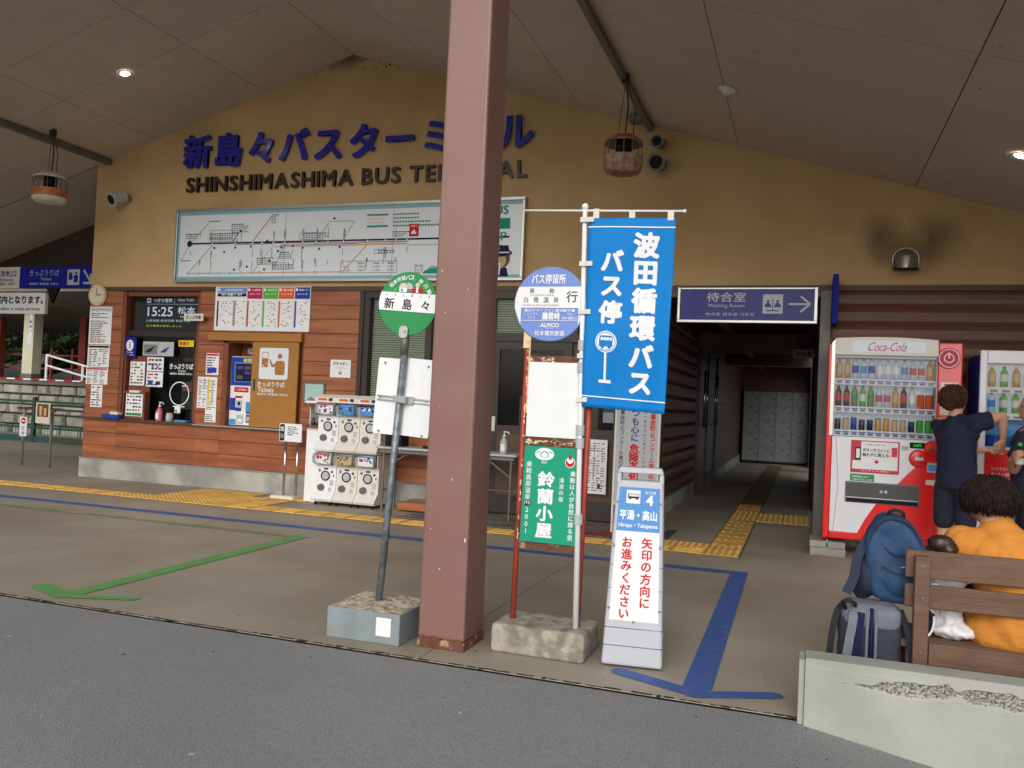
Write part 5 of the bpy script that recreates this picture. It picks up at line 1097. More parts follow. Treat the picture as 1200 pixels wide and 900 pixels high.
mb.poly([(-.06, .872), (.0, .872), (.0, .892), (-.005, .896), (-.06, .896)], -.002, 2).q(-.055, -.004, .882, .893, -.0026, 1).disc(-.048, .871, -.003, .006, n=10, m=2).disc(-.012, .871, -.003, .006, n=10, m=2)
for i in range(4): mb.q(-.055 + i * .0125, -.0535 + i * .0125, .88, .894, -.003, 2)
mb.vtext('矢印の方向に', .052, .672, -.001, .060, 3, pitch=.061, bold=.03).vtext('お進みください', -.052, .672, -.001, .060, 3, pitch=.061, bold=.03)
onface(mb, .0045).build('print', ['skyboard', 'white', 'ink', 'red'], s4, local=True)
mb = MB()
for z in (.30, .62, .85):
    for s in (-1, 1): mb.box(s * (pw(z) + .004) - .005, s * (pw(z) + .004) + .005, -.006, 0, z - .005, z + .005)
mb.box(-.005, .005, -.006, 0, .232, .242); onface(mb, .001).build('sheet_clips', 'machine_grey', s4, local=True)
# ================================================================ TALL SAFETY SIGN BEHIND
vs = thing('safety_campaign_sign', 'tall white upright sign with red and blue safety slogan behind the blue flag', 'sign', (-1.66, 9.3, .3))
MB().box(-1.90, -1.45, 9.0, 9.02, .35, 1.6).build('board', 'lgrey', vs); MB().box(-1.92, -1.90, 8.99, 9.03, 0, 1.63).box(-1.45, -1.43, 8.99, 9.03, 0, 1.63).box(-1.90, -1.45, 9.0, 9.03, .31, .349).build('frame', 'offwhite', vs)
y = 8.998
MB().vtext('いつも心に', -1.70, 1.435, y, .092, 0, pitch=.088, bold=.03).vtext('危険予知', -1.70, .975, y, .108, 1, pitch=.099, bold=.045).vtext('交通事故防止コンクール実施中', -1.51, 1.415, y, .062, 1, pitch=.058, bold=.03).vtext('七月一日から十二月三十一日まで', -1.595, 1.38, y, .036, 2, pitch=.048).vtext('交通事故防止コンクール実行委員会', -1.84, 1.44, y, .052, 2, pitch=.054, bold=.02).build('print', ['blue', 'red', 'navy'], vs)
# ================================================================ CAPSULE TOYS, STANDS, TABLE
GX = ['capsule toy machines stacked three wide and two high']
def capsule_unit(x, z, cards, label, top):
    t = thing('capsule_toy_machine', label, 'toy machine', (x, 9.05, z), group=GX[0]); w_ = .145; body = 'machine_cream' if cards[3] else 'white'
    MB().prism([(.02, .0), (.0, .03), (.10, .14), (.10, .44), (.06, .44), (.06, .60), (.5, .60), (.5, 0)], -w_ + .002, w_ - .002, 'x').build('case', body, t, bevel=.004, local=True)
    MB().tube([(-w_ + .02, .05, .52), (w_ - .03, .05, .52)], .078, 18).build('display_box', 'clear', t, smooth=True, local=True)
    MB().box(-w_ + .03, w_ - .05, .03, .034, .46, .585).build('card', cards[0], t, local=True)
    mb = MB(); rd = random.Random(hash(label) % 997 if False else len(label) + int(x * 10))
    for k in range(10):
        a = rd.uniform(-w_ + .05, w_ - .075); c = rd.uniform(.475, .56); mb.disc(a, c, .0275 - k * .0002, rd.uniform(.008, .02), rd.uniform(.008, .02), n=8, m=rd.randint(0, 2))
    mb.q(-w_ + .035, w_ - .055, .565, .582, .027, 1); mb.build('card_print', [cards[1], cards[2], 'ink'], t, local=True)
    MB().box(w_ - .035, w_ - .01, .02, .07, .45, .60).build('hinge', 'machine_grey', t, local=True)
    MB().lathe((0.0, .10, .31), [(.001, -.012), (.045, -.012), (.05, -.004)], 20, axis='y').build('dial', 'lgrey', t, local=True); MB().ring(0, .31, .086, .048, .062, 24).build('dial_ring', 'navy', t, local=True)
    MB().lathe((-.055, .085, .165), [(.001, -.02), (.04, -.02), (.045, .01)], 16, axis='y').build('chute', 'machine_grey', t, local=True)
    MB().q(.06, .11, .19, .26, .098, 0).q(-.03, .03, .385, .405, .098, 1).disc(.085, .36, .098, .016, n=12, m=2).q(.10, .12, .30, .33, .098, 3).disc(-.09, .37, .098, .02, n=12, m=3).q(.05, .09, .12, .17, .083, 0).build('labels', ['lgrey', 'navy', 'ink', 'grey'], t, local=True)
    if top: MB().prism([(.0, .60), (.02, .66), (.10, .70), (.5, .70), (.5, .60)], -w_, w_, 'x').build('top_header', 'machine_cream', t, bevel=.004, local=True); MB().q(-.10, .02, .625, .65, -.0, 0).q(.05, .10, .62, .655, -.0, 1).build('header_print', ['orange', 'ink'], t, local=True)
    else:
        for dx in (-.1, .1):
            MB().tube([(dx, .06, -.03), (dx, .06, -.002)], .008, 6).lathe((dx - .01, .06, -.03), [(.001, 0), (.02, 0), (.02, .02), (.001, .02)], 10, axis='x').build('caster', 'black', t, local=True)
cards = [('white', 'blue', 'pink', 0), ('sky', 'blue', 'lblue', 1), ('skyboard', 'white', 'navy', 1), ('white', 'pink', 'magenta', 0), ('tan', 'beige', 'grey', 1), ('white', 'red', 'sky', 1)]
labs = ['top left capsule toy machine with a white card of small figures', 'top middle capsule toy machine with a bright blue card', 'top right capsule toy machine with blue and white striped card', 'bottom left capsule toy machine with white and pink card', 'bottom middle capsule toy machine with a tan card', 'bottom right capsule toy machine with white card and red print']
for k in range(6): capsule_unit(-5.535 + (k % 3) * .292, .655 if k < 3 else .045, cards[k], labs[k], k < 3)
wc = thing('white_cabinet', 'narrow white cabinet with a red shelf left of the capsule toy machines', 'cabinet', (-5.83, 9.35, 0))
MB().box(-5.90, -5.70, 9.25, 9.6, 0, .93).build('body', 'white', wc, bevel=.005); MB().box(-5.93, -5.68, 9.18, 9.6, .935, .965).box(-5.93, -5.68, 9.2, 9.6, 1.20, 1.235).build('shelf', 'rust', wc); MB().box(-5.90, -5.89, 9.3, 9.6, .965, 1.2).build('side_panel', 'white', wc); MB().box(-5.88, -5.72, 9.5, 9.51, .965, 1.19).build('back_panel', 'offwhite', wc)
own(MB().box(-5.9, -5.75, 9.2, 9.35, 1.237, 1.265), 'paper_stack', 'white', 'few white papers on the red upper shelf of the narrow white cabinet', 'paper', (-5.82, 9.28, 1.237))
for k, x in enumerate((-5.84, -5.76)):
    own(MB().lathe((x, 9.3, .965), [(.001, 0), (.025, 0), (.03, .03), (.012, .05), (.018, .075), (.001, .095)], 12), 'small_figure', 'pouch', ['left dark stamp-like figure on the red shelf of the white cabinet', 'right dark stamp-like figure on the red shelf of the white cabinet'][k], 'figure', (x, 9.3, .965), smooth=True)
st = thing('notice_stand', 'chrome two-legged stand with a small white notice and white foot', 'stand', (-6.2, 9.33, 0))
MB().box(-6.36, -6.02, 9.2, 9.48, 0, .05).build('foot', 'offwhite', st, bevel=.006); 
for x in (-6.25, -6.07): MB().tube([(x, 9.33, .05), (x, 9.33, .78)], .018, 10).build('leg', 'chrome', st, smooth=True)
MB().box(-6.33, -6.0, 9.29, 9.31, .73, .96).build('board', 'white', st, bevel=.003); mb = MB(); printed(mb, -6.22, -6.02, .75, .94, 9.287, 7, 51); mb.q(-6.32, -6.25, .74, .95, 9.287, 6).q(-6.31, -6.26, .86, .92, 9.286, 4).q(-6.31, -6.26, .77, .83, 9.286, 5).build('print', INK, st)
tb = thing('folding_table', 'long grey folding table in front of the office window', 'table', (-4.0, 9.2, 0))
MB().box(-4.78, -3.02, 8.98, 9.43, .745, .77).build('top', 'lgrey', tb, bevel=.004); MB().box(-4.74, -3.06, 9.02, 9.05, .70, .744).box(-4.74, -3.06, 9.36, 9.39, .70, .744).build('under_rail', 'steel_grey', tb)
for x in (-4.70, -3.10):
    for y in (9.05, 9.36): MB().tube([(x, y, 0), (x, y, .70)], .014, 8).build('leg', 'steel_grey', tb)
    s = 1 if x < -4 else -1
    MB().tube([(x, 9.05, .25), (x, 9.36, .25)], .01, 6).tube([(x, 9.2, .66), (x + s * .4, 9.2, .70)], .012, 6).tube([(x, 9.05, .50), (x + s * .3, 9.08, .70)], .012, 6).build('brace', 'steel_grey', tb)
MB().tube([(-4.69, 9.36, .32), (-3.11, 9.36, .32)], .010, 6).build('shelf_bar', 'steel_grey', tb)
own(MB().box(-4.72, -4.50, 9.1, 9.3, .771, .95), 'black_box', 'black', 'black open bin on the left end of the folding table', 'bin', (-4.6, 9.2, .77), bevel=.01)
own(MB().box(-4.20, -3.86, 9.05, 9.3, .771, .80).box(-4.15, -3.9, 9.08, 9.28, .8001, .83, 1), 'pamphlet_tray', ['black', 'lgrey'], 'black tray of pamphlets on the folding table left of the column', 'tray', (-4.0, 9.15, .77))
own(MB().box(-3.99, -3.85, 9.1, 9.3, .831, .95).box(-3.985, -3.90, 9.096, 9.0995, .84, .94, 1), 'purple_carton', ['purple', 'white'], 'small purple and white carton beside the pamphlet tray', 'carton', (-3.9, 9.2, .83))
pump_bottle(-3.22, 9.12, .771, 1.0, 'clear hand sanitizer pump bottle on the right end of the folding table', 'lgrey')
# ================================================================ VENDING MACHINES
def bottle_mb(r, h, neck=True, m0=0, lab=1, cap=2):
    mb = MB()
    if neck:
        mb.lathe((0, 0, 0), [(.001, 0), (r, .003), (r, h * .28)], 10, m0).lathe((0, 0, 0), [(r * 1.01, h * .28), (r * 1.01, h * .62)], 10, lab).lathe((0, 0, 0), [(r, h * .62), (r * .9, h * .74), (r * .4, h * .88), (r * .4, h * .92)], 10, m0).lathe((0, 0, 0), [(r * .46, h * .91), (r * .46, h), (.001, h)], 10, cap)
    else: mb.lathe((0, 0, 0), [(.001, 0), (r * .85, .0), (r, .008)], 10, cap).lathe((0, 0, 0), [(r, .008), (r, h - .012)], 10, lab).lathe((0, 0, 0), [(r, h - .012), (r * .85, h), (.001, h)], 10, cap)
    return mb
mat('water', (196, 214, 226), .15, coat=.3); mat('tea', (122, 140, 60), .2); mat('coffee', (48, 36, 30), .3); mat('amber', (206, 150, 50), .3); mat('cola', (44, 26, 24), .2, coat=.4)
KIND = {}
def sample(kind):
    if kind not in KIND:
        r, h, nk, ms = {'water': (.03, .21, 1, ['water', 'white', 'bottle_cap']), 'waterblue': (.03, .21, 1, ['water', 'sky', 'sky']), 'blue': (.032, .22, 1, ['water', 'blue', 'green']), 'green': (.03, .215, 1, ['tea', 'green', 'bottle_cap']),
                        'lime': (.03, .21, 1, ['lime', 'offwhite', 'lime']), 'cola': (.03, .21, 1, ['cola', 'red', 'red']), 'tea': (.03, .21, 1, ['amber', 'tan', 'offwhite']), 'pinkb': (.03, .2, 1, ['water', 'pink', 'white']),
                        'can_black': (.028, .115, 0, ['black', 'coffee', 'grey']), 'can_gold': (.028, .13, 0, ['amber', 'amber', 'grey']), 'can_blue': (.028, .13, 0, ['blue', 'blue', 'grey']), 'can_green': (.03, .125, 0, ['lime', 'lime', 'grey']),
                        'can_white': (.028, .12, 0, ['white', 'lgrey', 'grey']), 'can_red': (.034, .14, 0, ['red', 'orange', 'grey']), 'can_tan': (.028, .12, 0, ['tan', 'tan', 'grey']), 'can_navy': (.028, .12, 0, ['navy', 'navy', 'lgrey'])}[kind]
        KIND[kind] = unit_mesh(bottle_mb(r, h, nk), ms, smooth=True)
    return KIND[kind]
def script_logo(mb, x, z, y, h, w, m):
    mb.text('Coca-Cola', x, z, y, h, m, w=w, bold=.0, slant=.35)
vm = thing('vending_machine', 'red and white drink vending machine with three shelves beside the hall opening', 'vending machine', (.79, 8.85, .16))
X0, X1, Z0, Z1, YF = .205, 1.385, .16, 2.10, 8.85
MB().box(X0 + .02, X1 - .012, YF + .245, 9.56, Z0, Z1 - .03).build('cabinet', 'machine_red', vm, bevel=.012)
MB().box(X0, X0 + .06, YF, YF + .244, Z0 + .02, Z1 - .02).box(1.175, X1, YF, YF + .244, Z0 + .02, Z1).box(X0 + .06, 1.175, YF, YF + .11, Z0 + .02, Z0 + .09).build('door_frame', 'machine_red', vm, bevel=.012)
body = MB().box(.266, 1.174, YF - .012, YF + .24, .25, 1.175); body.build('door_panel', 'machine_white', vm, bevel=.006)
mb = MB(); pts = [(1.172, 1.11), (1.10, 1.02), (1.02, .93), (.93, .83), (.86, .745), (.78, .66), (.67, .53), (.58, .38), (.52, .252), (1.172, .252)]
mb.poly(pts, YF - .0135); mb.build('red_swoosh', 'machine_red', vm)
MB().line(.30, .255, .335, .7, .004, YF - .0136).line(.335, .7, .30, 1.17, .004, YF - .0136).build('pin_line', 'red', vm)
# arched header
mb = MB(); top = [(.266 + .908 * k / 10, 2.09 + .055 * math.sin(math.pi * (.25 + .55 * k / 10))) for k in range(11)]
MB().prism([(1.174, 1.965), (.266, 1.965)] + top, YF - .03, YF + .1).build('header', 'machine_cream', vm, bevel=.006)
MB().prism([(.235, 1.18), (.266, 1.18), (.266, 2.12), (.235, 2.08)], YF - .035, YF + .05).build('edge_trim', 'alu', vm)
mb = MB().q(.42, 1.06, 1.995, 2.105, YF - .0325); mb.build('header_plate', 'back_lit', vm)
mb = MB(); script_logo(mb, .735, 2.05, YF - .034, .085, .34, 0); mb.build('brand_lettering', 'pink', vm)
MB().box(.275, 1.165, YF + .22, YF + .24, 1.18, 1.965).build('display_back', 'back_lit', vm)
MB().box(.266, .275, YF, YF + .24, 1.18, 1.965).box(1.165, 1.174, YF, YF + .24, 1.18, 1.965).box(.275, 1.165, YF, YF + .22, 1.94, 1.965).build('display_sides', 'lgrey', vm)
rows = [(1.735, ['tea', 'tea', 'blue', 'waterblue', 'blue', 'water', 'water', 'water', 'waterblue', 'pinkb', 'pinkb', 'tea']),
        (1.465, ['cola', 'cola', 'green', 'lime', 'green', 'pinkb', 'pinkb', 'tea', 'cola', 'water', 'can_red', 'can_red']),
        (1.235, ['can_black', 'can_tan', 'can_blue', 'can_black', 'can_navy', 'can_gold', 'can_gold', 'can_tan', 'can_tan', 'can_navy', 'can_green', 'can_green'])]
for z, ks in rows:
    MB().box(.275, 1.165, YF + .05, YF + .22, z - .012, z).build('shelf', 'alu', vm)
    MB().mesh([(.275, YF + .01, z - .055), (1.165, YF + .01, z - .055), (1.165, YF + .045, z + .005), (.275, YF + .045, z + .005)], [(0, 1, 2, 3)]).build('price_strip', 'machine_white', vm)
    for k, kd in enumerate(ks):
        x = .315 + k * .0735
        o = share(sample(kd), 'display_bottle' if not kd.startswith('can') else 'display_can', vm, (x, YF + .13, z + .001))
    mb = MB()
    for k in range(12):
        x = .315 + k * .0735; zz = z - .033; yy = YF + .019
        mb.box(x - .022, x + .022, yy - .008, yy, zz - .010, zz + .008, 0).q(x - .03, x + .03, zz + .013, zz + .022, yy - .001, 1)
    mb.build('buttons', ['machine_grey', 'button_blue'], vm)
MB().q(.275, 1.165, 1.18, 1.965, YF - .004).build('window', 'clear', vm)
# poster, green sticker, slot
y = YF - .0135
MB().box(.44, .87, y - .006, y, .835, 1.145).build('poster_frame', 'pink', vm); y2 = y - .0075
mb = MB().q(.455, .855, .87, 1.135, y2, 0).q(.45, .53, .95, 1.14, y2 - .0004, 1).q(.475, .53, .96, 1.08, y2 - .001, 3).q(.487, .52, .975, 1.065, y2 - .0014, 0).q(.80, .85, 1.0, 1.09, y2 - .0006, 1).disc(.67, .945, y2 - .0008, .017, n=14, m=2)
mb.text('ボタンやコインに', .665, 1.055, y2 - .001, .033, 3, w=.24, bold=.03).text('触れずに買える!', .665, 1.01, y2 - .001, .033, 3, w=.24, bold=.03).text('Coke ON Pay', .66, 1.105, y2 - .001, .02, 1, w=.18).q(.455, .855, .845, .868, y2, 1).text('タッチレスで安心', .66, .857, y2 - .001, .015, 0, w=.25)
mb.build('poster_print', ['white', 'pink', 'red', 'ink'], vm)
MB().box(.44, .655, y - .003, y, .752, .82).build('green_sticker', 'green', vm); MB().text('新紙幣使えます', .53, .795, y - .0045, .022, w=.15).text('NEW BILL OK', .55, .768, y - .0045, .014, w=.18).build('green_sticker_print', 'white', vm)
MB().box(.40, 1.055, y - .012, y, .545, .745).build('dispensing_flap', 'machine_grey', vm, bevel=.006); MB().box(.415, 1.04, y - .016, y - .0125, .60, .73).build('flap_cover', 'mgrey', vm, bevel=.004); MB().box(.41, 1.045, y - .019, y - .0125, .592, .60).build('flap_edge', 'alu', vm)
MB().q(.415, 1.04, .552, .585, y - .0135).build('slot', 'black', vm); mb = MB().disc(.72, .665, y - .0172, .014, n=12).disc(.76, .665, y - .0172, .016, n=12); mb.build('flap_print', 'lgrey', vm)
# right column
MB().lathe((1.265, YF - .02, 1.955), [(.001, 0), (.098, 0), (.10, .02)], 32, axis='y').build('round_emblem', 'pink', vm); mb = MB().ring(1.265, 1.955, YF - .0215, .08, .088, 28).ring(1.265, 1.955, YF - .0215, .035, .045, 20).box(1.258, 1.272, YF - .0225, YF - .0215, 1.955, 2.01); mb.build('emblem_print', 'white', vm)
def plate(x0, x1, z0, z1, m, d=.012, nm='plate'): return MB().box(x0, x1, YF - d, YF - .0005, z0, z1).build(nm, m, vm, bevel=.003)
plate(1.20, 1.345, 1.55, 1.73, 'white', nm='sticker'); MB().text('1', 1.228, 1.66, YF - .0135, .05, bold=.03).text('年', 1.265, 1.65, YF - .0135, .03).text('保証付', 1.305, 1.66, YF - .0135, .03, w=.05).q(1.22, 1.33, 1.575, 1.582, YF - .0135).q(1.23, 1.32, 1.70, 1.712, YF - .0135).build('sticker_print', 'ink', vm)
plate(1.20, 1.30, 1.42, 1.50, 'beige', nm='sticker'); 
MB().box(.955, 1.085, YF - .018, YF - .012, 1.095, 1.15).build('led_box', 'black', vm); MB().text('120円', 1.02, 1.122, YF - .0195, .026, bold=.01).build('led_text', 'led_on', vm)
MB().q(.885, .945, 1.07, 1.11, YF - .0128).build('label', 'lgrey', vm)
MB().lathe((1.035, YF - .035, 1.0), [(.001, 0), (.07, .004), (.085, .02)], 28, axis='y').build('coin_bezel', 'machine_red', vm); MB().box(1.0, 1.075, YF - .042, YF - .034, .98, 1.015).build('coin_slot', 'alu', vm, bevel=.003)
MB().lathe((1.15, YF - .035, 1.10), [(.001, 0), (.06, .004), (.075, .02)], 28, axis='y').build('return_bezel', 'machine_red', vm); MB().box(1.12, 1.17, YF - .042, YF - .034, 1.09, 1.11).build('return_lever', 'machine_grey', vm, bevel=.003)
MB().box(1.11, 1.23, YF - .02, YF - .0005, .875, .965).build('reader', 'lgrey', vm, bevel=.004); MB().q(1.12, 1.22, .89, .95, YF - .0212).build('reader_print', 'skyboard', vm)
MB().box(1.10, 1.21, YF - .02, YF - .0005, .755, .805).build('bill_slot', 'offwhite', vm, bevel=.008)
MB().box(1.20, 1.25, YF - .03, YF - .0005, .60, .66).build('lock', 'chrome', vm, bevel=.004)
MB().box(.25, .26, YF + .02, YF + .03, .02 + .0, .16).build('levelling_foot', 'alu', vm)
own(MB().box(.10, .425, 8.86, 9.3, 0, .075).box(.095, .42, 8.87, 9.3, .077, .14), 'concrete_plinth', 'base_concrete', 'two stacked grey concrete slabs under the left foot of the red vending machine', 'slab', (.26, 9.0, 0), bevel=.005)
own(MB().box(1.15, 1.42, 8.88, 9.3, 0, .14), 'concrete_plinth', 'base_concrete', 'grey concrete slab under the right foot of the red vending machine', 'slab', (1.3, 9.0, 0), bevel=.005)
v2 = thing('vending_machine', 'white and blue drink vending machine at the right edge of the photo', 'vending machine', (2.1, 8.85, .1))
A0, A1 = 1.53, 2.68
MB().box(A0, A1, YF + .23, 9.56, .1, 2.03).build('cabinet', 'lgrey', v2, bevel=.01); MB().box(A0, A0 + .06, YF, YF + .229, .1, 2.04).box(A1 - .06, A1, YF, YF + .229, .1, 2.04).box(A0 + .06, A1 - .06, YF, YF + .1, 1.92, 2.04).box(A0 + .06, A1 - .06, YF, YF + .1, .1, .28).build('door_frame', 'machine_white', v2, bevel=.008)
MB().box(A0 - .004, A0 + .004, YF + .02, YF + .6, .12, 2.0).build('side_trim', 'blue', v2)
MB().box(A0 + .06, A1 - .06, YF + .2, YF + .22, 1.12, 1.92).build('display_back', 'back_lit', v2); MB().box(A0 + .06, A1 - .06, YF + .185, YF + .2, 1.13, 1.45).build('display_card', 'sky', v2)
MB().box(A0 + .06, A1 - .06, YF - .004, YF + .1, .72, 1.12).build('lower_panel', 'machine_red', v2); MB().box(A0 + .06, A1 - .06, YF - .004, YF + .1, .281, .719).build('door_panel', 'machine_white', v2); MB().box(A0 + .12, A1 - .2, YF - .012, YF - .0041, .40, .60).build('dispensing_flap', 'machine_grey', v2, bevel=.004)
mb = MB().text('いつでも冷たく', A0 + .22, .95, YF - .006, .03, w=.2).text('おいしい飲み物', A0 + .22, .90, YF - .006, .03, w=.2); mb.build('panel_print', 'white', v2)
MB().poly([(A0 + .06, .74), (A0 + .30, .86), (A0 + .5, .84), (A0 + .5, .721), (A0 + .06, .721)], YF - .0055).build('panel_swoosh', 'black', v2)
for z, ks in ((1.70, ['tea', 'lime', 'tea', 'cola', 'pinkb', 'water', 'blue', 'green', 'water', 'tea']), (1.46, ['waterblue', 'lime', 'lime', 'pinkb', 'pinkb', 'cola', 'tea', 'blue', 'water', 'water']), (1.145, ['can_blue', 'can_blue', 'can_white', 'can_black', 'can_black', 'can_gold', 'can_red', 'can_navy', 'can_green', 'can_tan'])):
    MB().box(A0 + .06, A1 - .06, YF + .05, YF + .18, z - .012, z).build('shelf', 'alu', v2); MB().mesh([(A0 + .06, YF + .01, z - .055), (A1 - .06, YF + .01, z - .055), (A1 - .06, YF + .045, z + .005), (A0 + .06, YF + .045, z + .005)], [(0, 1, 2, 3)]).build('price_strip', 'machine_white', v2)
    mb = MB()
    for k, kd in enumerate(ks):
        x = A0 + .12 + k * .10; o = share(sample(kd), 'display_bottle' if not kd.startswith('can') else 'display_can', v2, (x, YF + .11, z + .001), scale=(1.1, 1.1, .95))
        zz = z - .033; yy = YF + .019; mb.box(x - .03, x + .03, yy - .008, yy, zz - .012, zz + .01, 0)
    mb.build('buttons', 'machine_grey', v2)
MB().q(A0 + .06, A1 - .06, 1.12, 1.92, YF - .003).build('window', 'clear', v2)
for s in (.1, .9): MB().box(A0 + s, A0 + s + .1, YF + .1, YF + .3, 0, .0999).build('foot', 'steel_grey', v2)
# ================================================================ LOW CONCRETE WALL
lw = thing('low_wall', 'low pale concrete wall with chipped patch at the lower right beside the road', 'wall', (1.5, 4.07, 0))
ZL = [-.5, -.3, -.12, -.05, 0, .04, .08, .12, .15] + [.158 + .0042 * k for k in range(27)] + [.275, .285]; mb = MB(); NX, NZ = 420, len(ZL) - 1; rd = random.Random(11)
for j in range(NZ + 1):
    for i in range(NX + 1):
        x = .045 + 3.4 * i / NX; z = -.5 + .785 * j / NZ
        z = ZL[j]
        n1 = noise.noise(Vector((x * 14, z * 30, 0))); n2 = noise.noise(Vector((x * 40, z * 60, 5)))
        e = min(1.35 - x, x - .24) * 6; e = min(e, abs(x - .645) * 22 + .1); c = 1 if abs(z - .205 + .01 * math.sin(x * 7)) < .030 * max(0, min(1, e)) + .012 * n1 + .006 * n2 and .2 < x < 1.4 else 0
        y = 4.0 + c * (.007 + .006 * noise.noise(Vector((x * 110, z * 110, 0)))) + .003 * noise.noise(Vector((x * 3, z * 5, 3))) + (.002 if z > .25 else 0)
        mb.v.append((x, y, z))
for j in range(NZ):
    for i in range(NX):
        a = j * (NX + 1) + i; cc = mb.v[a][1] > 4.0034; mb.f.append((a, a + 1, a + NX + 2, a + NX + 1)); mb.m.append(1 if cc else 0)
mb.build('front_face', ['planter', 'planter_chip'], lw, smooth=True)
MB().box(.045, 3.445, 4.008, 4.15, -.5, .284).build('core', 'planter', lw, bevel=.006); MB().box(.018, .044, 4.02, 4.16, -.2, .27).build('end_form', 'planter', lw, bevel=.004)
# ================================================================ BENCH
BY = 4.45
bn = thing('park_bench', 'weathered brown slatted wooden bench behind the low concrete wall', 'bench', (1.4, BY + .2, 0))
for x in (.52, 1.42, 2.32): MB().box(x, x + .065, BY - .03, BY + .03, 0, .715).build('back_post', 'bench_wood', bn, bevel=.005); MB().box(x, x + .065, BY + .36, BY + .42, 0, .25).build('leg', 'bench_wood', bn, bevel=.005)
mbb = MB()
for x in (.52, 1.42, 2.32):
    for z in (.67, .52, .265): mbb.lathe((x + .033, BY - .031, z), [(.001, -.004), (.007, -.003), (.008, .001)], 8, axis='y')
mbb.build('bolt_heads', 'steel_grey', bn, kind='stuff')
def rail(x0, x1, y0, y1, z0, z1, nm): return share(unit_mesh(MB().box(-(x1 - x0) / 2, (x1 - x0) / 2, 0, y1 - y0, 0, z1 - z0), 'bench_wood'), nm, bn, ((x0 + x1) / 2, y0, z0))
for z0, z1 in ((.605, .735), (.465, .575)):
    o = rail(.485, 2.45, BY + .031, BY + .062, z0, z1, 'back_rail'); b = o.modifiers.new('b', 'BEVEL'); b.width = .005
rail(.59, 2.40, BY - .026, BY + .0, .215, .315, 'apron'); 
for k in range(4):
    o = rail(.48, 2.45, BY + .07 + k * .098, BY + .07 + k * .098 + .09, .262, .30, 'seat_slat'); b = o.modifiers.new('b', 'BEVEL'); b.width = .004
for x in (.50, 1.40, 2.30): MB().box(x, x + .05, BY + .031, BY + .44, .20, .2615).build('seat_bearer', 'bench_wood', bn)
# ================================================================ BAGS
gb = thing('backpack', 'grey and charcoal box backpack standing on the floor left of the bench', 'backpack', (.33, 4.6, 0))
GM = MB().box(.20, .49, 4.50, 4.72, 0, .42)
def soft(mb, name, m, parent, bev, disp=.015, ds=.08, sub=2, label=None, mats=None):
    o = mb.build(name, m, parent, smooth=True, label=label)
    b = o.modifiers.new('b', 'BEVEL'); b.width = bev; b.segments = 3
    s = o.modifiers.new('r', 'REMESH'); s.mode = 'VOXEL'; s.voxel_size = .009; s.use_smooth_shade = True
    k = o.modifiers.new('s', 'SMOOTH'); k.factor = .5; k.iterations = 8
    if disp:
        tx = bpy.data.textures.new(name, 'CLOUDS'); tx.noise_scale = ds; d = o.modifiers.new('d', 'DISPLACE'); d.texture = tx; d.strength = disp
    return o
soft(GM, 'body', 'bag_char', gb, .05, .016)
soft(MB().box(.205, .487, 4.497, 4.725, .30, .445), 'top_panel', 'bag_grey', gb, .05, .014)
for x in (.325, .365): MB().tube([(x, 4.502, .03), (x, 4.488, .12), (x, 4.486, .25), (x, 4.488, .36), (x, 4.51, .43)], .008, 6).build('zip_strip', 'bag_grey', gb, smooth=True)
MB().tube([(x_, y_, z_) for x_, y_, z_ in ((.345, 4.503, .04), (.345, 4.487, .2), (.345, 4.487, .36), (.345, 4.51, .43))], .009, 6).build('zip', 'navy', gb, smooth=True)
def band(pts, w_, th, name, m, parent):
    mb = MB(); pts = [Vector(p) for p in pts]; out = []
    P_ = []
    for i in range(len(pts) - 1):
        for t in range(5):
            a = pts[max(i - 1, 0)]; b = pts[i]; c = pts[i + 1]; d = pts[min(i + 2, len(pts) - 1)]; s = t / 5
            P_.append(.5 * ((2 * b) + (-a + c) * s + (2 * a - 5 * b + 4 * c - d) * s * s + (-a + 3 * b - 3 * c + d) * s ** 3))
    P_.append(pts[-1])
    for i, p in enumerate(P_):
        t = (P_[min(i + 1, len(P_) - 1)] - P_[max(i - 1, 0)]).normalized(); sd_ = t.cross(Vector((0, 1, 0))).normalized(); n_ = Vector((0, 1, 0))
        for su, sv in ((-1, -1), (1, -1), (1, 1), (-1, 1)): mb.v.append(p + sd_ * su * w_ / 2 + n_ * sv * th / 2)
    for i in range(len(P_) - 1):
        for k in range(4): a = i * 4 + k; b = i * 4 + (k + 1) % 4; mb.f.append((a, b, b + 4, a + 4)); mb.m.append(0)
    mb.f += [(3, 2, 1, 0), tuple(len(P_) * 4 - 4 + k for k in range(4))]; mb.m += [0, 0]
    return mb.build(name, m, parent, smooth=False, bevel=.002)
band([(.235, 4.55, .43), (.26, 4.47, .40), (.245, 4.455, .28), (.235, 4.46, .16), (.26, 4.48, .05)], .04, .012, 'shoulder_strap', 'bag_grey', gb)
band([(.29, 4.49, .41), (.28, 4.485, .28), (.285, 4.485, .16), (.31, 4.49, .06)], .05, .008, 'back_padding', 'navy', gb)
band([(.23, 4.6, .43), (.19, 4.52, .40), (.165, 4.5, .27), (.155, 4.5, .12), (.15, 4.5, .02)], .03, .01, 'hanging_strap', 'strap', gb)
band([(.475, 4.55, .43), (.505, 4.47, .34), (.525, 4.46, .2), (.50, 4.47, .06)], .03, .01, 'side_strap', 'strap', gb)
MB().tube([(.225, 4.5, .42), (.21, 4.47, .455), (.235, 4.45, .47), (.265, 4.47, .455), (.27, 4.52, .43)], .010, 8).build('grab_handle', 'strap', gb, smooth=True)
bb = thing('backpack', 'large blue rounded backpack leaning on the bench end above the grey bag', 'backpack', (.44, 4.72, .43))
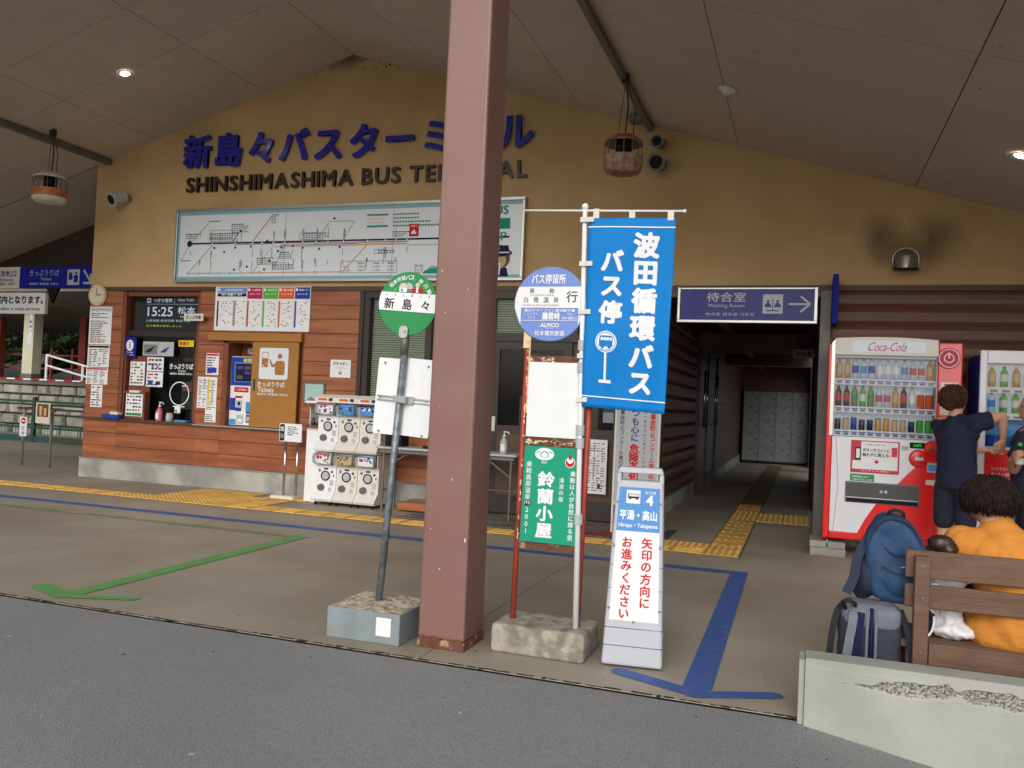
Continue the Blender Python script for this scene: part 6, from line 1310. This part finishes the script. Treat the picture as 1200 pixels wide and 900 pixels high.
soft(MB().prism([(.345, .47), (.315, .60), (.315, .74), (.345, .83), (.40, .875), (.48, .875), (.545, .83), (.585, .72), (.60, .56), (.575, .44), (.46, .435)], 4.60, 4.83), 'body', 'backpack_blue', bb, .055, .028, .09)
band([(.325, 4.63, .60), (.33, 4.612, .74), (.38, 4.60, .84), (.45, 4.597, .862), (.53, 4.60, .82), (.575, 4.612, .70), (.585, 4.63, .60)], .009, .010, 'main_zip', 'backpack_dark', bb)
blob('lower_pocket', [('e', (.47, 4.645, .56), (.115, .07, .10)), ('c', (.40, 4.64, .52), (.40, 4.64, .62), .04, .04)], 'backpack_blue', bb, .010, 4, .012, .06)
blob('side_pocket', [('e', (.33, 4.70, .56), (.07, .10, .11)), ('e', (.31, 4.72, .50), (.05, .08, .07))], 'backpack_dark', bb, .010, 4, .015, .05)
band([(.40, 4.605, .72), (.44, 4.59, .69), (.50, 4.59, .695), (.56, 4.61, .72)], .010, .006, 'pocket_seam', 'backpack_dark', bb)
band([(.39, 4.58, .63), (.44, 4.563, .605), (.50, 4.563, .60), (.55, 4.58, .61)], .006, .004, 'pocket_seam', 'backpack_dark', bb)
band([(.42, 4.70, .862), (.425, 4.67, .89), (.455, 4.66, .90), (.485, 4.67, .885), (.49, 4.70, .855)], .02, .006, 'grab_handle', 'strap', bb)
band([(.33, 4.66, .76), (.28, 4.62, .66), (.265, 4.6, .56), (.23, 4.58, .48)], .045, .012, 'shoulder_strap', 'backpack_dark', bb)
MB().box(.475, .52, 4.568, 4.570, .632, .637).build('logo_mark', 'lgrey', bb)
own_ = thing('plastic_bag', 'crumpled white plastic bag on the bench seat beside the seated person', 'bag', (.70, 4.66, .30))
blob('bag_body', [('e', (.695, 4.65, .45), (.07, .06, .16)), ('e', (.725, 4.63, .345), (.115, .07, .04)), ('e', (.70, 4.66, .57), (.085, .04, .035)), ('c', (.64, 4.65, .36), (.65, 4.66, .56), .03, .02), ('c', (.70, 4.62, .34), (.69, 4.62, .52), .035, .02), ('c', (.75, 4.62, .34), (.72, 4.63, .46), .03, .02)], 'bag_white', own_, .006, 2, .024, .04, folds=.012)
MB().box(.608, .64, 4.56, 4.60, .535, .575).build('label_tab', 'white', own_, bevel=.004)
sh = thing('sandal', 'dark sandal with white rimmed sole standing on edge on the bench seat', 'shoe', (.63, 4.6, .30))
pts = [(.60 + .035 * math.cos(a) * (1 + .15 * math.sin(a)), .385 + .075 * math.sin(a)) for a in [2 * math.pi * k / 20 for k in range(20)]]
MB().prism(pts, 4.575, 4.595).build('sole', 'white', sh, bevel=.004); MB().prism([(.598 + (x - .60) * .72, .385 + (z - .385) * .8) for x, z in pts], 4.569, 4.5749).build('insole', 'black', sh); MB().tube([(.575, 4.57, .42), (.60, 4.55, .43), (.625, 4.57, .42)], .008, 6).build('strap', 'strap', sh)
po = thing('pouch', 'small glossy dark brown pouch on the bench back beside the orange shirt', 'pouch', (.665, 4.66, .66))
blob('pouch_body', [('e', (.66, 4.66, .755), (.065, .05, .045)), ('e', (.69, 4.66, .73), (.05, .05, .04))], 'pouch', po, .008, 3, .01, .03)
MB().tube([(.60, 4.66, .74), (.66, 4.66, .60), (.70, 4.68, .50)], .006, 6).build('cord', 'strap', po)
# ================================================================ PEOPLE
def hand(prims, wrist, d, n, up, s=1.0, curl=.5, side=1):
    """palm and five tapered fingers: d points along the hand, n out of the palm, up across the fingers (thumb side)"""
    W, d, n, up = Vector(wrist), Vector(d).normalized(), Vector(n).normalized(), Vector(up).normalized()
    pc = W + d * .045 * s
    prims.append(('c', W, W + d * .02 * s, .024 * s, .026 * s))
    for k in range(4):
        o = up * (.030 - .020 * k) * s; a = W + d * .02 * s + o * .7; b = W + d * .085 * s + o
        prims.append(('c', a, b, .015 * s, .0115 * s))
        L_ = [.036, .042, .039, .030][k] * s; p = b; ang_ = curl * .5
        for j in range(3):
            dd = d * math.cos(ang_) + n * math.sin(ang_); q_ = p + dd * L_ * (1, .72, .55)[j]
            prims.append(('c', p, q_, (.0098 - .0008 * j) * s, (.0092 - .0009 * j) * s)); p = q_; ang_ += curl
    t0 = W + d * .022 * s + up * .022 * s; t1 = t0 + (d * .6 + up * .55 + n * .4).normalized() * .038 * s; t2 = t1 + (d * .9 + up * .15 + n * .5).normalized() * .032 * s
    prims += [('c', t0, t1, .015 * s, .012 * s), ('c', t1, t2, .0115 * s, .009 * s)]
def hairmesh(name, c, rad, m, parent, count, length, rd, skip=None, down=.6, local=False):
    """tapered locks laid over the skull"""
    mb = MB(); C_ = Vector(c)
    for k in range(count):
        u = rd.uniform(-1, 1); a = rd.uniform(0, 2 * math.pi); s = math.sqrt(1 - u * u); nrm = Vector((s * math.cos(a), s * math.sin(a), u))
        if skip and skip(nrm): continue
        p = C_ + Vector((nrm.x * rad[0], nrm.y * rad[1], nrm.z * rad[2])); t = (Vector((rd.uniform(-.28, .28), rd.uniform(-.28, .28), -1)) - nrm * nrm.dot(Vector((0, 0, -1)))).normalized()
        L_ = length * rd.uniform(.6, 1.2); q1 = p + t * L_ * .5 + nrm * L_ * rd.uniform(.05, .16); q2 = p + t * L_ + nrm * L_ * rd.uniform(-.2, .05) + Vector((0, 0, -down * L_ * .3))
        mb.tube([p - nrm * .006, q1, q2], [rd.uniform(.0035, .0065), rd.uniform(.0035, .006), .0008], 4)
    return mb.build(name, m, parent, smooth=True, local=local)
# ---- young man in navy at the machines, seen from behind; he faces right and away
H = Vector
p1 = thing('person', 'person in navy T-shirt and shorts with curly brown hair reaching towards the second machine', 'person', (1.25, 8.1, 0))
sk = []
hip_l, hip_r = H((1.17, 8.17, .80)), H((1.32, 8.05, .80))
sho_l, sho_r = H((1.12, 8.24, 1.335)), H((1.385, 8.02, 1.37))
neck0, neck1, head = H((1.215, 8.12, 1.37)), H((1.235, 8.14, 1.455)), H((1.222, 8.16, 1.545))
sk += [('c', (1.25, 8.11, .86), (1.24, 8.12, 1.06), .092, .105), ('c', (1.24, 8.12, 1.05), (1.24, 8.12, 1.24), .12, .13), ('c', sho_l, sho_r, .06, .06), ('c', neck0, neck1, .058, .05), ('c', neck1, head, .052, .06)]
for h_, kx, ft in ((hip_l, H((1.18, 8.21, .44)), H((1.17, 8.17, .09))), (hip_r, H((1.33, 8.09, .44)), H((1.31, 8.02, .09)))):
    sk += [('c', h_ + H((0, 0, -.03)), kx, .068, .056), ('c', kx, kx.lerp(ft, .35), .052, .056), ('c', kx.lerp(ft, .35), ft, .056, .035), ('c', ft, ft + H((0, 0, -.05)), .035, .034)]
# right arm raised, elbow out, forearm hanging down to the machine slot
el_r, wr_r = H((1.575, 8.10, 1.425)), H((1.600, 8.16, 1.235))
sk += [('c', sho_r, sho_r.lerp(el_r, .5), .052, .047), ('c', sho_r.lerp(el_r, .5), el_r, .046, .038), ('c', el_r, el_r.lerp(wr_r, .35), .040, .041), ('c', el_r.lerp(wr_r, .35), wr_r, .040, .026)]
hand(sk, wr_r, (-.1, .2, -1), (-.6, .6, .1), (-.7, -.5, 0), 1.05, .75)
el_l, wr_l = H((1.26, 8.40, 1.10)), H((1.45, 8.27, 1.125))
sk += [('c', sho_l, el_l, .050, .040), ('c', el_l, el_l.lerp(wr_l, .35), .040, .039), ('c', el_l.lerp(wr_l, .35), wr_l, .038, .026)]
hand(sk, wr_l, (1, -.05, .02), (0, .4, 1), (.1, 1, -.2), 1.05, .35)
# head: skull, jaw, nose, ear
sk += [('e', head + H((-.005, -.005, .02)), (.083, .098, .108), __import__('mathutils').Euler((0, 0, R(-40)))), ('e', head + H((.030, .035, -.035)), (.058, .064, .070)), ('c', head + H((.085, .075, -.02)), head + H((.072, .065, .02)), .013, .009), ('e', head + H((.050, -.072, -.012)), (.020, .013, .030))]
for e in (-1, 1): pass
sk += [('e', head + H((.072, .062, -.055)), (.018, .018, .008)), ('e', head + H((.055, .05, -.088)), (.022, .022, .018))]
blob('body', sk, 'skin', p1, .0075, 4)
MB().ell(head + H((.085, .04, .015)), .009).ell(head + H((.045, .09, .015)), .009).build('eyes', 'black', p1, smooth=True)
sh_ = [('x', (1.25, 8.115), (.172, .122), (.158, .118), .80, 1.02, R(-42)), ('x', (1.243, 8.12), (.156, .117), (.17, .125), 1.01, 1.2, R(-42)), ('c', (1.245, 8.12, 1.0), (1.24, 8.13, 1.05), .11, .122), ('c', (1.24, 8.13, 1.05), (1.235, 8.12, 1.24), .135, .150), ('e', (1.25, 8.12, 1.25), (.175, .14, .12), __import__('mathutils').Euler((0, 0, R(-40)))), ('c', sho_l + H((.02, -.01, -.02)), sho_r + H((-.02, .01, -.02)), .082, .082),
       ('c', sho_r + H((-.02, 0, -.02)), H((1.41, 8.035, 1.372)), .082, .066), ('t', H((1.40, 8.03, 1.37)), H((1.475, 8.06, 1.387)), .078, .076), ('c', sho_l + H((.01, 0, -.01)), H((1.17, 8.30, 1.20)), .075, .068), ('c', (1.215, 8.12, 1.34), (1.22, 8.125, 1.385), .085, .066)]
blob('t_shirt', sh_, 'navy_cloth', p1, .009, 3, .014, .08, folds=.016)
so = [('c', (1.195, 8.16, .82), (1.295, 8.06, .82), .088, .088)]
for h_, k_ in ((hip_l, H((1.175, 8.20, .52))), (hip_r, H((1.325, 8.08, .52)))): so += [('c', h_, k_, .084, .090)]
blob('shorts', so, 'navy_shorts', p1, .012, 6, .016, .10)
rd = random.Random(31); fd_ = H((.70, .70, 0)).normalized()
blob('hair', [('e', head + H((-.022, -.022, .035)), (.100, .108, .098), __import__('mathutils').Euler((0, 0, R(-40)))), ('e', head + H((.02, .03, .075)), (.085, .085, .055)), ('e', head + H((-.05, -.055, -.03)), (.055, .06, .06))], 'hair_brown', p1, .010, 3, .03, .03)
hairmesh('hair_locks', head + H((-.015, -.015, .03)), (.105, .110, .105), 'hair_brown', p1, 1800, .042, rd, skip=lambda n_: n_.dot(fd_) > .45 and n_.z < .45 or n_.z < -.75)
MB().lathe((0, 0, 0), [(.030, -.014), (.033, -.012), (.033, .012), (.030, .014)], 16, axis='x').build('watch', 'black', p1, local=True).location = (1.40 - 1.25, 8.295 - 8.1, 1.12)
MB().box(-.004, .02, -.02, .02, .028, .038).build('watch_face', 'machine_grey', p1, local=True).location = (1.39 - 1.25, 8.29 - 8.1, 1.12)
for x, y in ((1.18, 8.2), (1.33, 8.05)): blob('shoe', [('c', (x - .03, y - .03, .045), (x + .07, y + .08, .035), .045, .038), ('c', (x - .02, y - .02, .06), (x, y, .09), .042, .038)], 'white', p1, .010, 3)
cn = own(MB().lathe((1.60, 8.22, 1.13), [(.001, -.03), (.02, -.03), (.02, .03), (.001, .03)], 12), 'paper_cup', 'yellow', 'small pale yellow wrapper between the hands of the standing person', 'wrapper', (1.6, 8.22, 1.1))
# ---- second person at the right edge, facing left, holding a bottle
p2 = thing('person', 'person in dark T-shirt at the right edge holding a bottle', 'person', (1.805, 8.0, 0))
sk = []; hd = H((1.775, 8.0, 1.50))
sk += [('c', (1.795, 8.0, .86), (1.785, 8.0, 1.22), .115, .135), ('c', (1.715, 7.90, 1.28), (1.875, 8.14, 1.28), .06, .06), ('c', (1.765, 8.0, 1.30), (1.77, 8.0, 1.42), .056, .05), ('e', hd, (.095, .080, .11)), ('e', hd + H((-.03, 0, -.05)), (.062, .058, .065)), ('c', hd + H((-.10, 0, -.01)), hd + H((-.09, 0, .02)), .013, .010), ('e', hd + H((.0, -.083, -.01)), (.022, .012, .03)), ('e', hd + H((-.08, 0, -.055)), (.02, .022, .008))]
for y in (7.92, 8.10): sk += [('c', (1.795, y, .82), (1.785, y, .46), .085, .058), ('c', (1.785, y, .46), (1.805, y, .34), .052, .054), ('c', (1.805, y, .34), (1.815, y, .06), .054, .034)]
a0, a1, a2 = H((1.705, 7.88, 1.26)), H((1.620, 7.84, 1.00)), H((1.575, 7.70, 1.075))
sk += [('c', a0, a1, .052, .042), ('c', a1, a1.lerp(a2, .4), .042, .040), ('c', a1.lerp(a2, .4), a2, .039, .028)]
hand(sk, a2, (.0, -.75, .35), (.9, .1, 0), (0, .2, 1), 1.0, .8)
b0, b1, b2 = H((1.875, 8.14, 1.26)), H((1.925, 8.16, 1.0)), H((1.825, 8.0, .9)); sk += [('c', b0, b1, .052, .042), ('c', b1, b2, .04, .028)]
hand(sk, b2, (-.6, -.6, -.3), (0, .3, .9), (.5, -.5, .2), 1.0, .5)
blob('body', sk, 'skin2', p2, .0075, 4)
MB().ell(hd + H((-.078, -.035, .012)), .009).ell(hd + H((-.078, .035, .012)), .009).build('eyes', 'black', p2, smooth=True)
blob('t_shirt', [('c', (1.795, 8.0, .82), (1.785, 8.0, 1.2), .155, .165), ('c', (1.735, 7.92, 1.25), (1.865, 8.12, 1.25), .09, .09), ('c', (1.725, 7.90, 1.26), (1.665, 7.86, 1.14), .082, .072), ('t', (1.675, 7.865, 1.16), (1.640, 7.85, 1.08), .074, .076), ('c', (1.865, 8.12, 1.26), (1.905, 8.15, 1.08), .08, .07)], 'navy_cloth', p2, .010, 6, .016, .1)
blob('trousers', [('c', (1.795, 7.94, .80), (1.795, 8.08, .80), .12, .12), ('c', (1.795, 7.92, .8), (1.785, 7.92, .46), .105, .09), ('c', (1.795, 8.1, .8), (1.785, 8.1, .46), .105, .09)], 'navy_shorts', p2, .012, 6, .014, .1)
blob('hair', [('e', hd + H((.03, 0, .045)), (.105, .095, .085)), ('e', hd + H((.07, 0, -.02)), (.05, .075, .06))], 'hair_black', p2, .010, 3, .02, .03)
for y in (7.92, 8.1): blob('shoe', [('c', (1.845, y, .045), (1.705, y, .035), .045, .04)], 'black', p2, .010, 3)
bt = thing('drink_bottle', 'clear drink bottle with lime cap in a hand at the right edge', 'bottle', (1.615, 7.63, 1.02))
MB().lathe((1.615, 7.63, 1.02), [(.001, 0), (.031, .002), (.032, .06), (.029, .08), (.032, .10), (.031, .13), (.02, .165), (.013, .175)], 16).build('bottle_body', 'clear', bt, smooth=True); MB().lathe((1.615, 7.63, 1.05), [(.0325, 0), (.0325, .05)], 16).build('bottle_label', 'lgrey', bt, smooth=True); MB().lathe((1.615, 7.63, 1.195), [(.016, 0), (.016, .024), (.001, .024)], 14).build('cap', 'lime', bt)
# ---- person in orange sitting on the bench, seen from behind, head bowed
p3 = thing('person', 'person in orange T-shirt sitting on the bench with bowed dark hair, seen from behind', 'person', (.98, 4.7, .30))
hd = H((.885, 4.79, .975)); E_ = __import__('mathutils').Euler
sk = [('c', (.98, 4.68, .40), (.975, 4.70, .62), .14, .14), ('c', (.96, 4.71, .62), (.945, 4.73, .76), .14, .12), ('c', (.75, 4.73, .775), (1.16, 4.73, .775), .06, .06), ('c', (.925, 4.73, .80), (.892, 4.765, .92), .068, .060),
      ('e', hd, (.098, .11, .115), E_((R(-25), 0, 0))), ('e', hd + H((0, .06, -.055)), (.07, .065, .07)), ('c', hd + H((0, .125, -.05)), hd + H((0, .115, -.02)), .013, .010), ('e', hd + H((-.098, .01, -.03)), (.012, .022, .034)), ('e', hd + H((.098, .01, -.03)), (.012, .022, .034)), ('e', hd + H((0, .115, -.085)), (.02, .015, .008))]
for x in (.87, 1.09): sk += [('c', (x, 4.70, .40), (x, 5.12, .42), .095, .068), ('c', (x, 5.12, .42), (x, 5.10, .28), .062, .062), ('c', (x, 5.10, .28), (x, 5.08, .07), .060, .038), ('c', (x, 5.08, .05), (x, 5.22, .03), .04, .035)]
for s, x in ((-1, .745), (1, 1.165)):
    a0, a1, a2 = H((x, 4.73, .76)), H((x + s * .03, 4.88, .54)), H((.95 + s * .08, 5.08, .56)); sk += [('c', a0, a1, .056, .046), ('c', a1, a1.lerp(a2, .4), .046, .044), ('c', a1.lerp(a2, .4), a2, .042, .029)]
    hand(sk, a2, (-s * .5, .7, .1), (0, .2, -1), (-s * .2, .3, 1), 1.05, .6)
blob('body', sk, 'skin', p3, .008, 4)
ts = [('c', (.99, 4.665, .385), (.985, 4.68, .60), .165, .165), ('c', (1.0, 4.66, .36), (1.08, 4.66, .36), .13, .13), ('c', (.90, 4.66, .36), (.88, 4.66, .37), .12, .11), ('c', (.965, 4.69, .60), (.95, 4.71, .74), .165, .130), ('c', (.78, 4.72, .755), (1.13, 4.72, .755), .082, .082), ('c', (.90, 4.71, .70), (1.03, 4.71, .70), .13, .13), ('c', (.76, 4.73, .755), (.73, 4.78, .69), .088, .078), ('t', (.74, 4.76, .71), (.712, 4.82, .63), .088, .088), ('c', (1.15, 4.73, .755), (1.18, 4.78, .69), .088, .078), ('t', (1.17, 4.76, .71), (1.198, 4.82, .63), .088, .088), ('c', (.925, 4.73, .80), (.92, 4.755, .855), .10, .072)]
blob('t_shirt', ts, 'orange_cloth', p3, .008, 7, .010, .12, folds=.009)
blob('shorts', [('c', (.90, 4.72, .40), (.88, 5.02, .42), .125, .10), ('c', (1.07, 4.72, .40), (1.09, 5.02, .42), .125, .10)], 'navy_shorts', p3, .012, 5, .014, .1)
rd = random.Random(77)
blob('hair', [('e', hd + H((0, -.012, .018)), (.118, .12, .098), E_((R(-25), 0, 0))), ('e', hd + H((0, -.048, .012)), (.100, .074, .06)), ('e', hd + H((-.08, .02, -.01)), (.045, .07, .055)), ('e', hd + H((.08, .02, -.01)), (.045, .07, .055))], 'hair_black', p3, .010, 4, .025, .04)
hairmesh('hair_locks', hd + H((0, -.012, .022)), (.112, .116, .098), 'hair_black', p3, 6500, .062, rd, skip=lambda n_: (n_.y > .6 and n_.z < .4) or n_.z < -.28)
# ================================================================ FAR LEFT: GATE RAILS, FENCE, PLATFORM, HILLSIDE
def leg_curve(x, y, zt): return [(x, y, 0), (x, y, zt - .08), (x + .01, y, zt - .03), (x + .05, y, zt)]
rl = thing('queue_rail', 'stainless queue rail with dark counter top beside the ticket office corner', 'railing', (-11.3, 10.35, 0))
for x in (-11.80, -11.22): MB().tube(leg_curve(x, 10.3, .90), .022, 10).build('leg', 'alu', rl, smooth=True)
for x in (-10.72,): MB().tube([(x, 10.75, 0), (x, 10.75, .9)], .022, 10).build('leg', 'alu', rl, smooth=True)
MB().box(-11.85, -10.3, 10.2, 10.5, .90, .935).build('counter_top', 'trim_brown', rl, bevel=.004); MB().box(-11.2, -10.3, 10.29, 10.32, .42, .45).build('lower_bar', 'trim_brown', rl)
ne = thing('no_entry_plate', 'small white vertical plate with red no entry disc on the left queue rail leg', 'sign', (-11.76, 10.26, .47)); MB().box(-11.84, -11.69, 10.262, 10.272, .47, .78).build('plate', 'white', ne); y = 10.26
MB().disc(-11.765, .715, y, .05, m=0).q(-11.80, -11.73, .705, .725, y - .001, 1).text('出口', -11.765, .6, y, .06, 2, w=.05).text('専用', -11.765, .52, y, .06, 2, w=.05).build('print', ['red', 'white', 'ink'], ne)
hp = thing('hanging_poster', 'small poster with red picture hanging under the queue counter', 'poster', (-11.28, 10.2, .72)); MB().box(-11.44, -11.15, 10.19, 10.196, .70, 1.02).build('sheet', 'beige', hp); MB().q(-11.41, -11.18, .80, 1.0, 10.188, 0).q(-11.36, -11.31, .82, .97, 10.187, 1).q(-11.27, -11.22, .82, .94, 10.187, 1).build('print', ['rust', 'tan'], hp)
own(MB().box(-10.95, -10.55, 10.25, 10.42, .936, .965), 'leaflet_pile', 'lgrey', 'low pile of pale leaflets on the queue counter', 'leaflets', (-10.75, 10.3, .935))
gf = thing('green_fence', 'low green metal mesh fence in front of the stone platform wall', 'fence', (-16.5, 14.4, 0))
for x in (-19.2, -16.2, -13.2): MB().box(x - .04, x + .04, 14.36, 14.44, 0, 1.0).build('post', 'green_fence', gf)
for z in (.88, .30, .02): MB().box(-22, -12, 14.37, 14.43, z, z + (.05 if z > .1 else .12)).build('rail', 'green_fence', gf)
mb = MB()
for k in range(120):
    x = -22 + k * .085; mb.box(x, x + .006, 14.395, 14.401, .14, .30)
for k in range(60): x = -16 + k * .07; mb.line(x, .30, x + .2, .88, .006, 14.40).line(x + .2, .30, x, .88, .006, 14.402)
mb.build('mesh', 'green_fence', gf, kind='stuff')
MB().box(-60, -9.95, 14.45, 17.0, -.3, -.02).build('track_bed', 'asphalt', kind='structure')
pw = thing('platform_wall', 'rough grey stone retaining wall under the platform edge', 'wall', (-18, 17.1, 0))
MB().box(-32, -10, 17.06, 19.6, -.3, 1.27).build('wall_core', 'stone_gap', pw); MB().box(-32, -10, 16.96, 19.6, 1.271, 1.40).build('capstone', 'cap_stone', pw, bevel=.01)
rd = random.Random(19); z = -.1
while z < 1.25:
    h = rd.uniform(.22, .34); x = -23.5 + rd.uniform(0, .3); h = min(h, 1.265 - z)
    while x < -15.5:
        w2 = rd.uniform(.35, .7); m = MB(); pts = []
        for (a, b) in ((0, 0), (w2, 0), (w2, h), (0, h)): pts.append((a + rd.uniform(.01, .04) * (1 if a == 0 else -1), b + rd.uniform(.008, .025) * (1 if b == 0 else -1)))
        m.v = [(a, .05, b) for a, b in pts] + [(w2 / 2 + (a - w2 / 2) * .82, -rd.uniform(.01, .06), h / 2 + (b - h / 2) * .8) for a, b in pts]
        m.f = [(4, 5, 6, 7)] + [(k, (k + 1) % 4, (k + 1) % 4 + 4, k + 4) for k in range(4)]; m.m = [0] * 5
        share(unit_mesh(m, 'stone'), 'stone', pw, (x, 17.02, z)); x += w2
    z += h
for k in range(46):
    x = -24 + k * .28 * 1.0; share(unit_mesh(MB().box(0, .275, 0, .03, 0, .035), 'red' if k % 2 else 'white'), 'edge_strip', pw, (x, 16.93, 1.385))
pr_ = thing('white_railing', 'white tubular railing sloping down on the platform ramp', 'railing', (-18.8, 17.6, 1.4))
for x, z in ((-19.47, 2.10), (-18.2, 1.84), (-16.9, 1.6)): MB().tube([(x, 17.6, 1.0), (x, 17.6, z)], .035, 8).build('post', 'white', pr_)
for dz in (0, -.28): MB().tube([(-19.47, 17.6, 2.08 + dz), (-16.9, 17.6, 1.58 + dz)], .028, 8).build('rail', 'white', pr_)
cp = thing('platform_post', 'cream square platform roof post with grey foot and small blue label', 'post', (-19.88, 17.5, 1.4))
MB().box(-20.08, -19.72, 17.35, 17.65, 1.55, 3.6).build('shaft', 'post_cream', cp, bevel=.01); MB().box(-20.09, -19.71, 17.34, 17.66, 1.40, 1.549).build('foot', 'steel_grey', cp)
MB().box(-19.86, -19.76, 17.335, 17.349, 2.35, 3.15).build('label_plate', 'white', cp); MB().vtext('新島々', -19.81, 3.0, 17.33, .1, pitch=.12).vtext('しんしま', -19.81, 2.6, 17.33, .05, pitch=.055).build('print', 'royal', cp)
for k, (x, lab) in enumerate(((-22.9, 'red brown steel post at the left edge of the photo behind the platform'), (-19.63, 'slim red brown steel post behind the white railing'))):
    t = thing('platform_red_post', lab, 'post', (x, 19, 1.4)); MB().box(x - .12, x + .12, 18.9, 19.1, 1.3, 3.7).build('shaft', 'post_red', t); MB().box(x - .16, x + .16, 18.86, 19.14, 1.3, 1.42).build('foot', 'steel_grey', t)
rf = thing('rusty_fence', 'low rusty rail fence at the back of the platform before the bushes', 'fence', (-21, 19.3, 1.4))
for z in (2.12, 1.72): MB().box(-30, -15, 19.28, 19.32, z, z + .05).build('rail', 'post_red', rf)
for x in (-24.4, -22.0, -21.2, -20.4, -18.0, -17.2): MB().box(x, x + .07, 19.27, 19.33, 1.35, 2.35).build('post', 'post_red', rf)
pc_ = thing('platform_canopy', 'dark low platform roof beyond the overhead signs', 'roof', (-21, 18, 3.5))
MB().mesh([(-32, 16.2, 3.62), (-14, 16.2, 3.62), (-14, 21.2, 2.95), (-32, 21.2, 2.95), (-32, 16.2, 3.8), (-14, 16.2, 3.8), (-14, 21.2, 3.1), (-32, 21.2, 3.1)], [(3, 2, 1, 0), (4, 5, 6, 7), (0, 1, 5, 4), (1, 2, 6, 5), (2, 3, 7, 6), (3, 0, 4, 7)]).build('roof_slab', 'interior_mid', pc_)
mb = MB()
for i in range(13):
    for j in range(9): mb.v.append((-60 + i * 4.6, 20 + j * 3, 1.0 + j * 1.15 + rd.uniform(-.3, .3)))
for j in range(8):
    for i in range(12): a = j * 13 + i; mb.f.append((a, a + 1, a + 14, a + 13)); mb.m.append(0)
mb.build('hillside', 'grass', kind='structure', smooth=True)
rd = random.Random(23); mb = MB()
cl = [(rd.uniform(-33, -14), rd.uniform(20.6, 26), rd.uniform(.6, 1.5)) for _ in range(90)]
for k in range(26000):
    cx_, cy_, r_ = cl[k % 90]; zc = 1.3 + (cy_ - 20) * .65 + r_ * .5; a = rd.uniform(0, 6.283); u = rd.uniform(-.5, 1); s = math.sqrt(max(0, 1 - u * u)) * rd.uniform(.6, 1.05)
    p = H((cx_ + r_ * s * math.cos(a), cy_ + r_ * s * math.sin(a), zc + r_ * u)); e1 = H((rd.uniform(-1, 1), rd.uniform(-1, 1), rd.uniform(-1, 1))).normalized() * rd.uniform(.04, .09); e2 = e1.orthogonal().normalized() * e1.length * .6
    mb.mesh([p - e1, p + e2, p + e1, p - e2], [(0, 1, 2, 3)], 0 if (k % 90) % 4 else 1)
mb.build('hillside_bushes', ['leaf', 'leaf2'], kind='stuff')
mb = MB()
for k in range(160):
    x, y_, z = rd.uniform(-19.2, -17.6), 19.9 + rd.uniform(-.2, .2), rd.uniform(1.6, 1.95) - .15; mb.disc(x, z, y_, .03, n=6)
mb.build('yellow_flowers', 'yellow', kind='stuff')
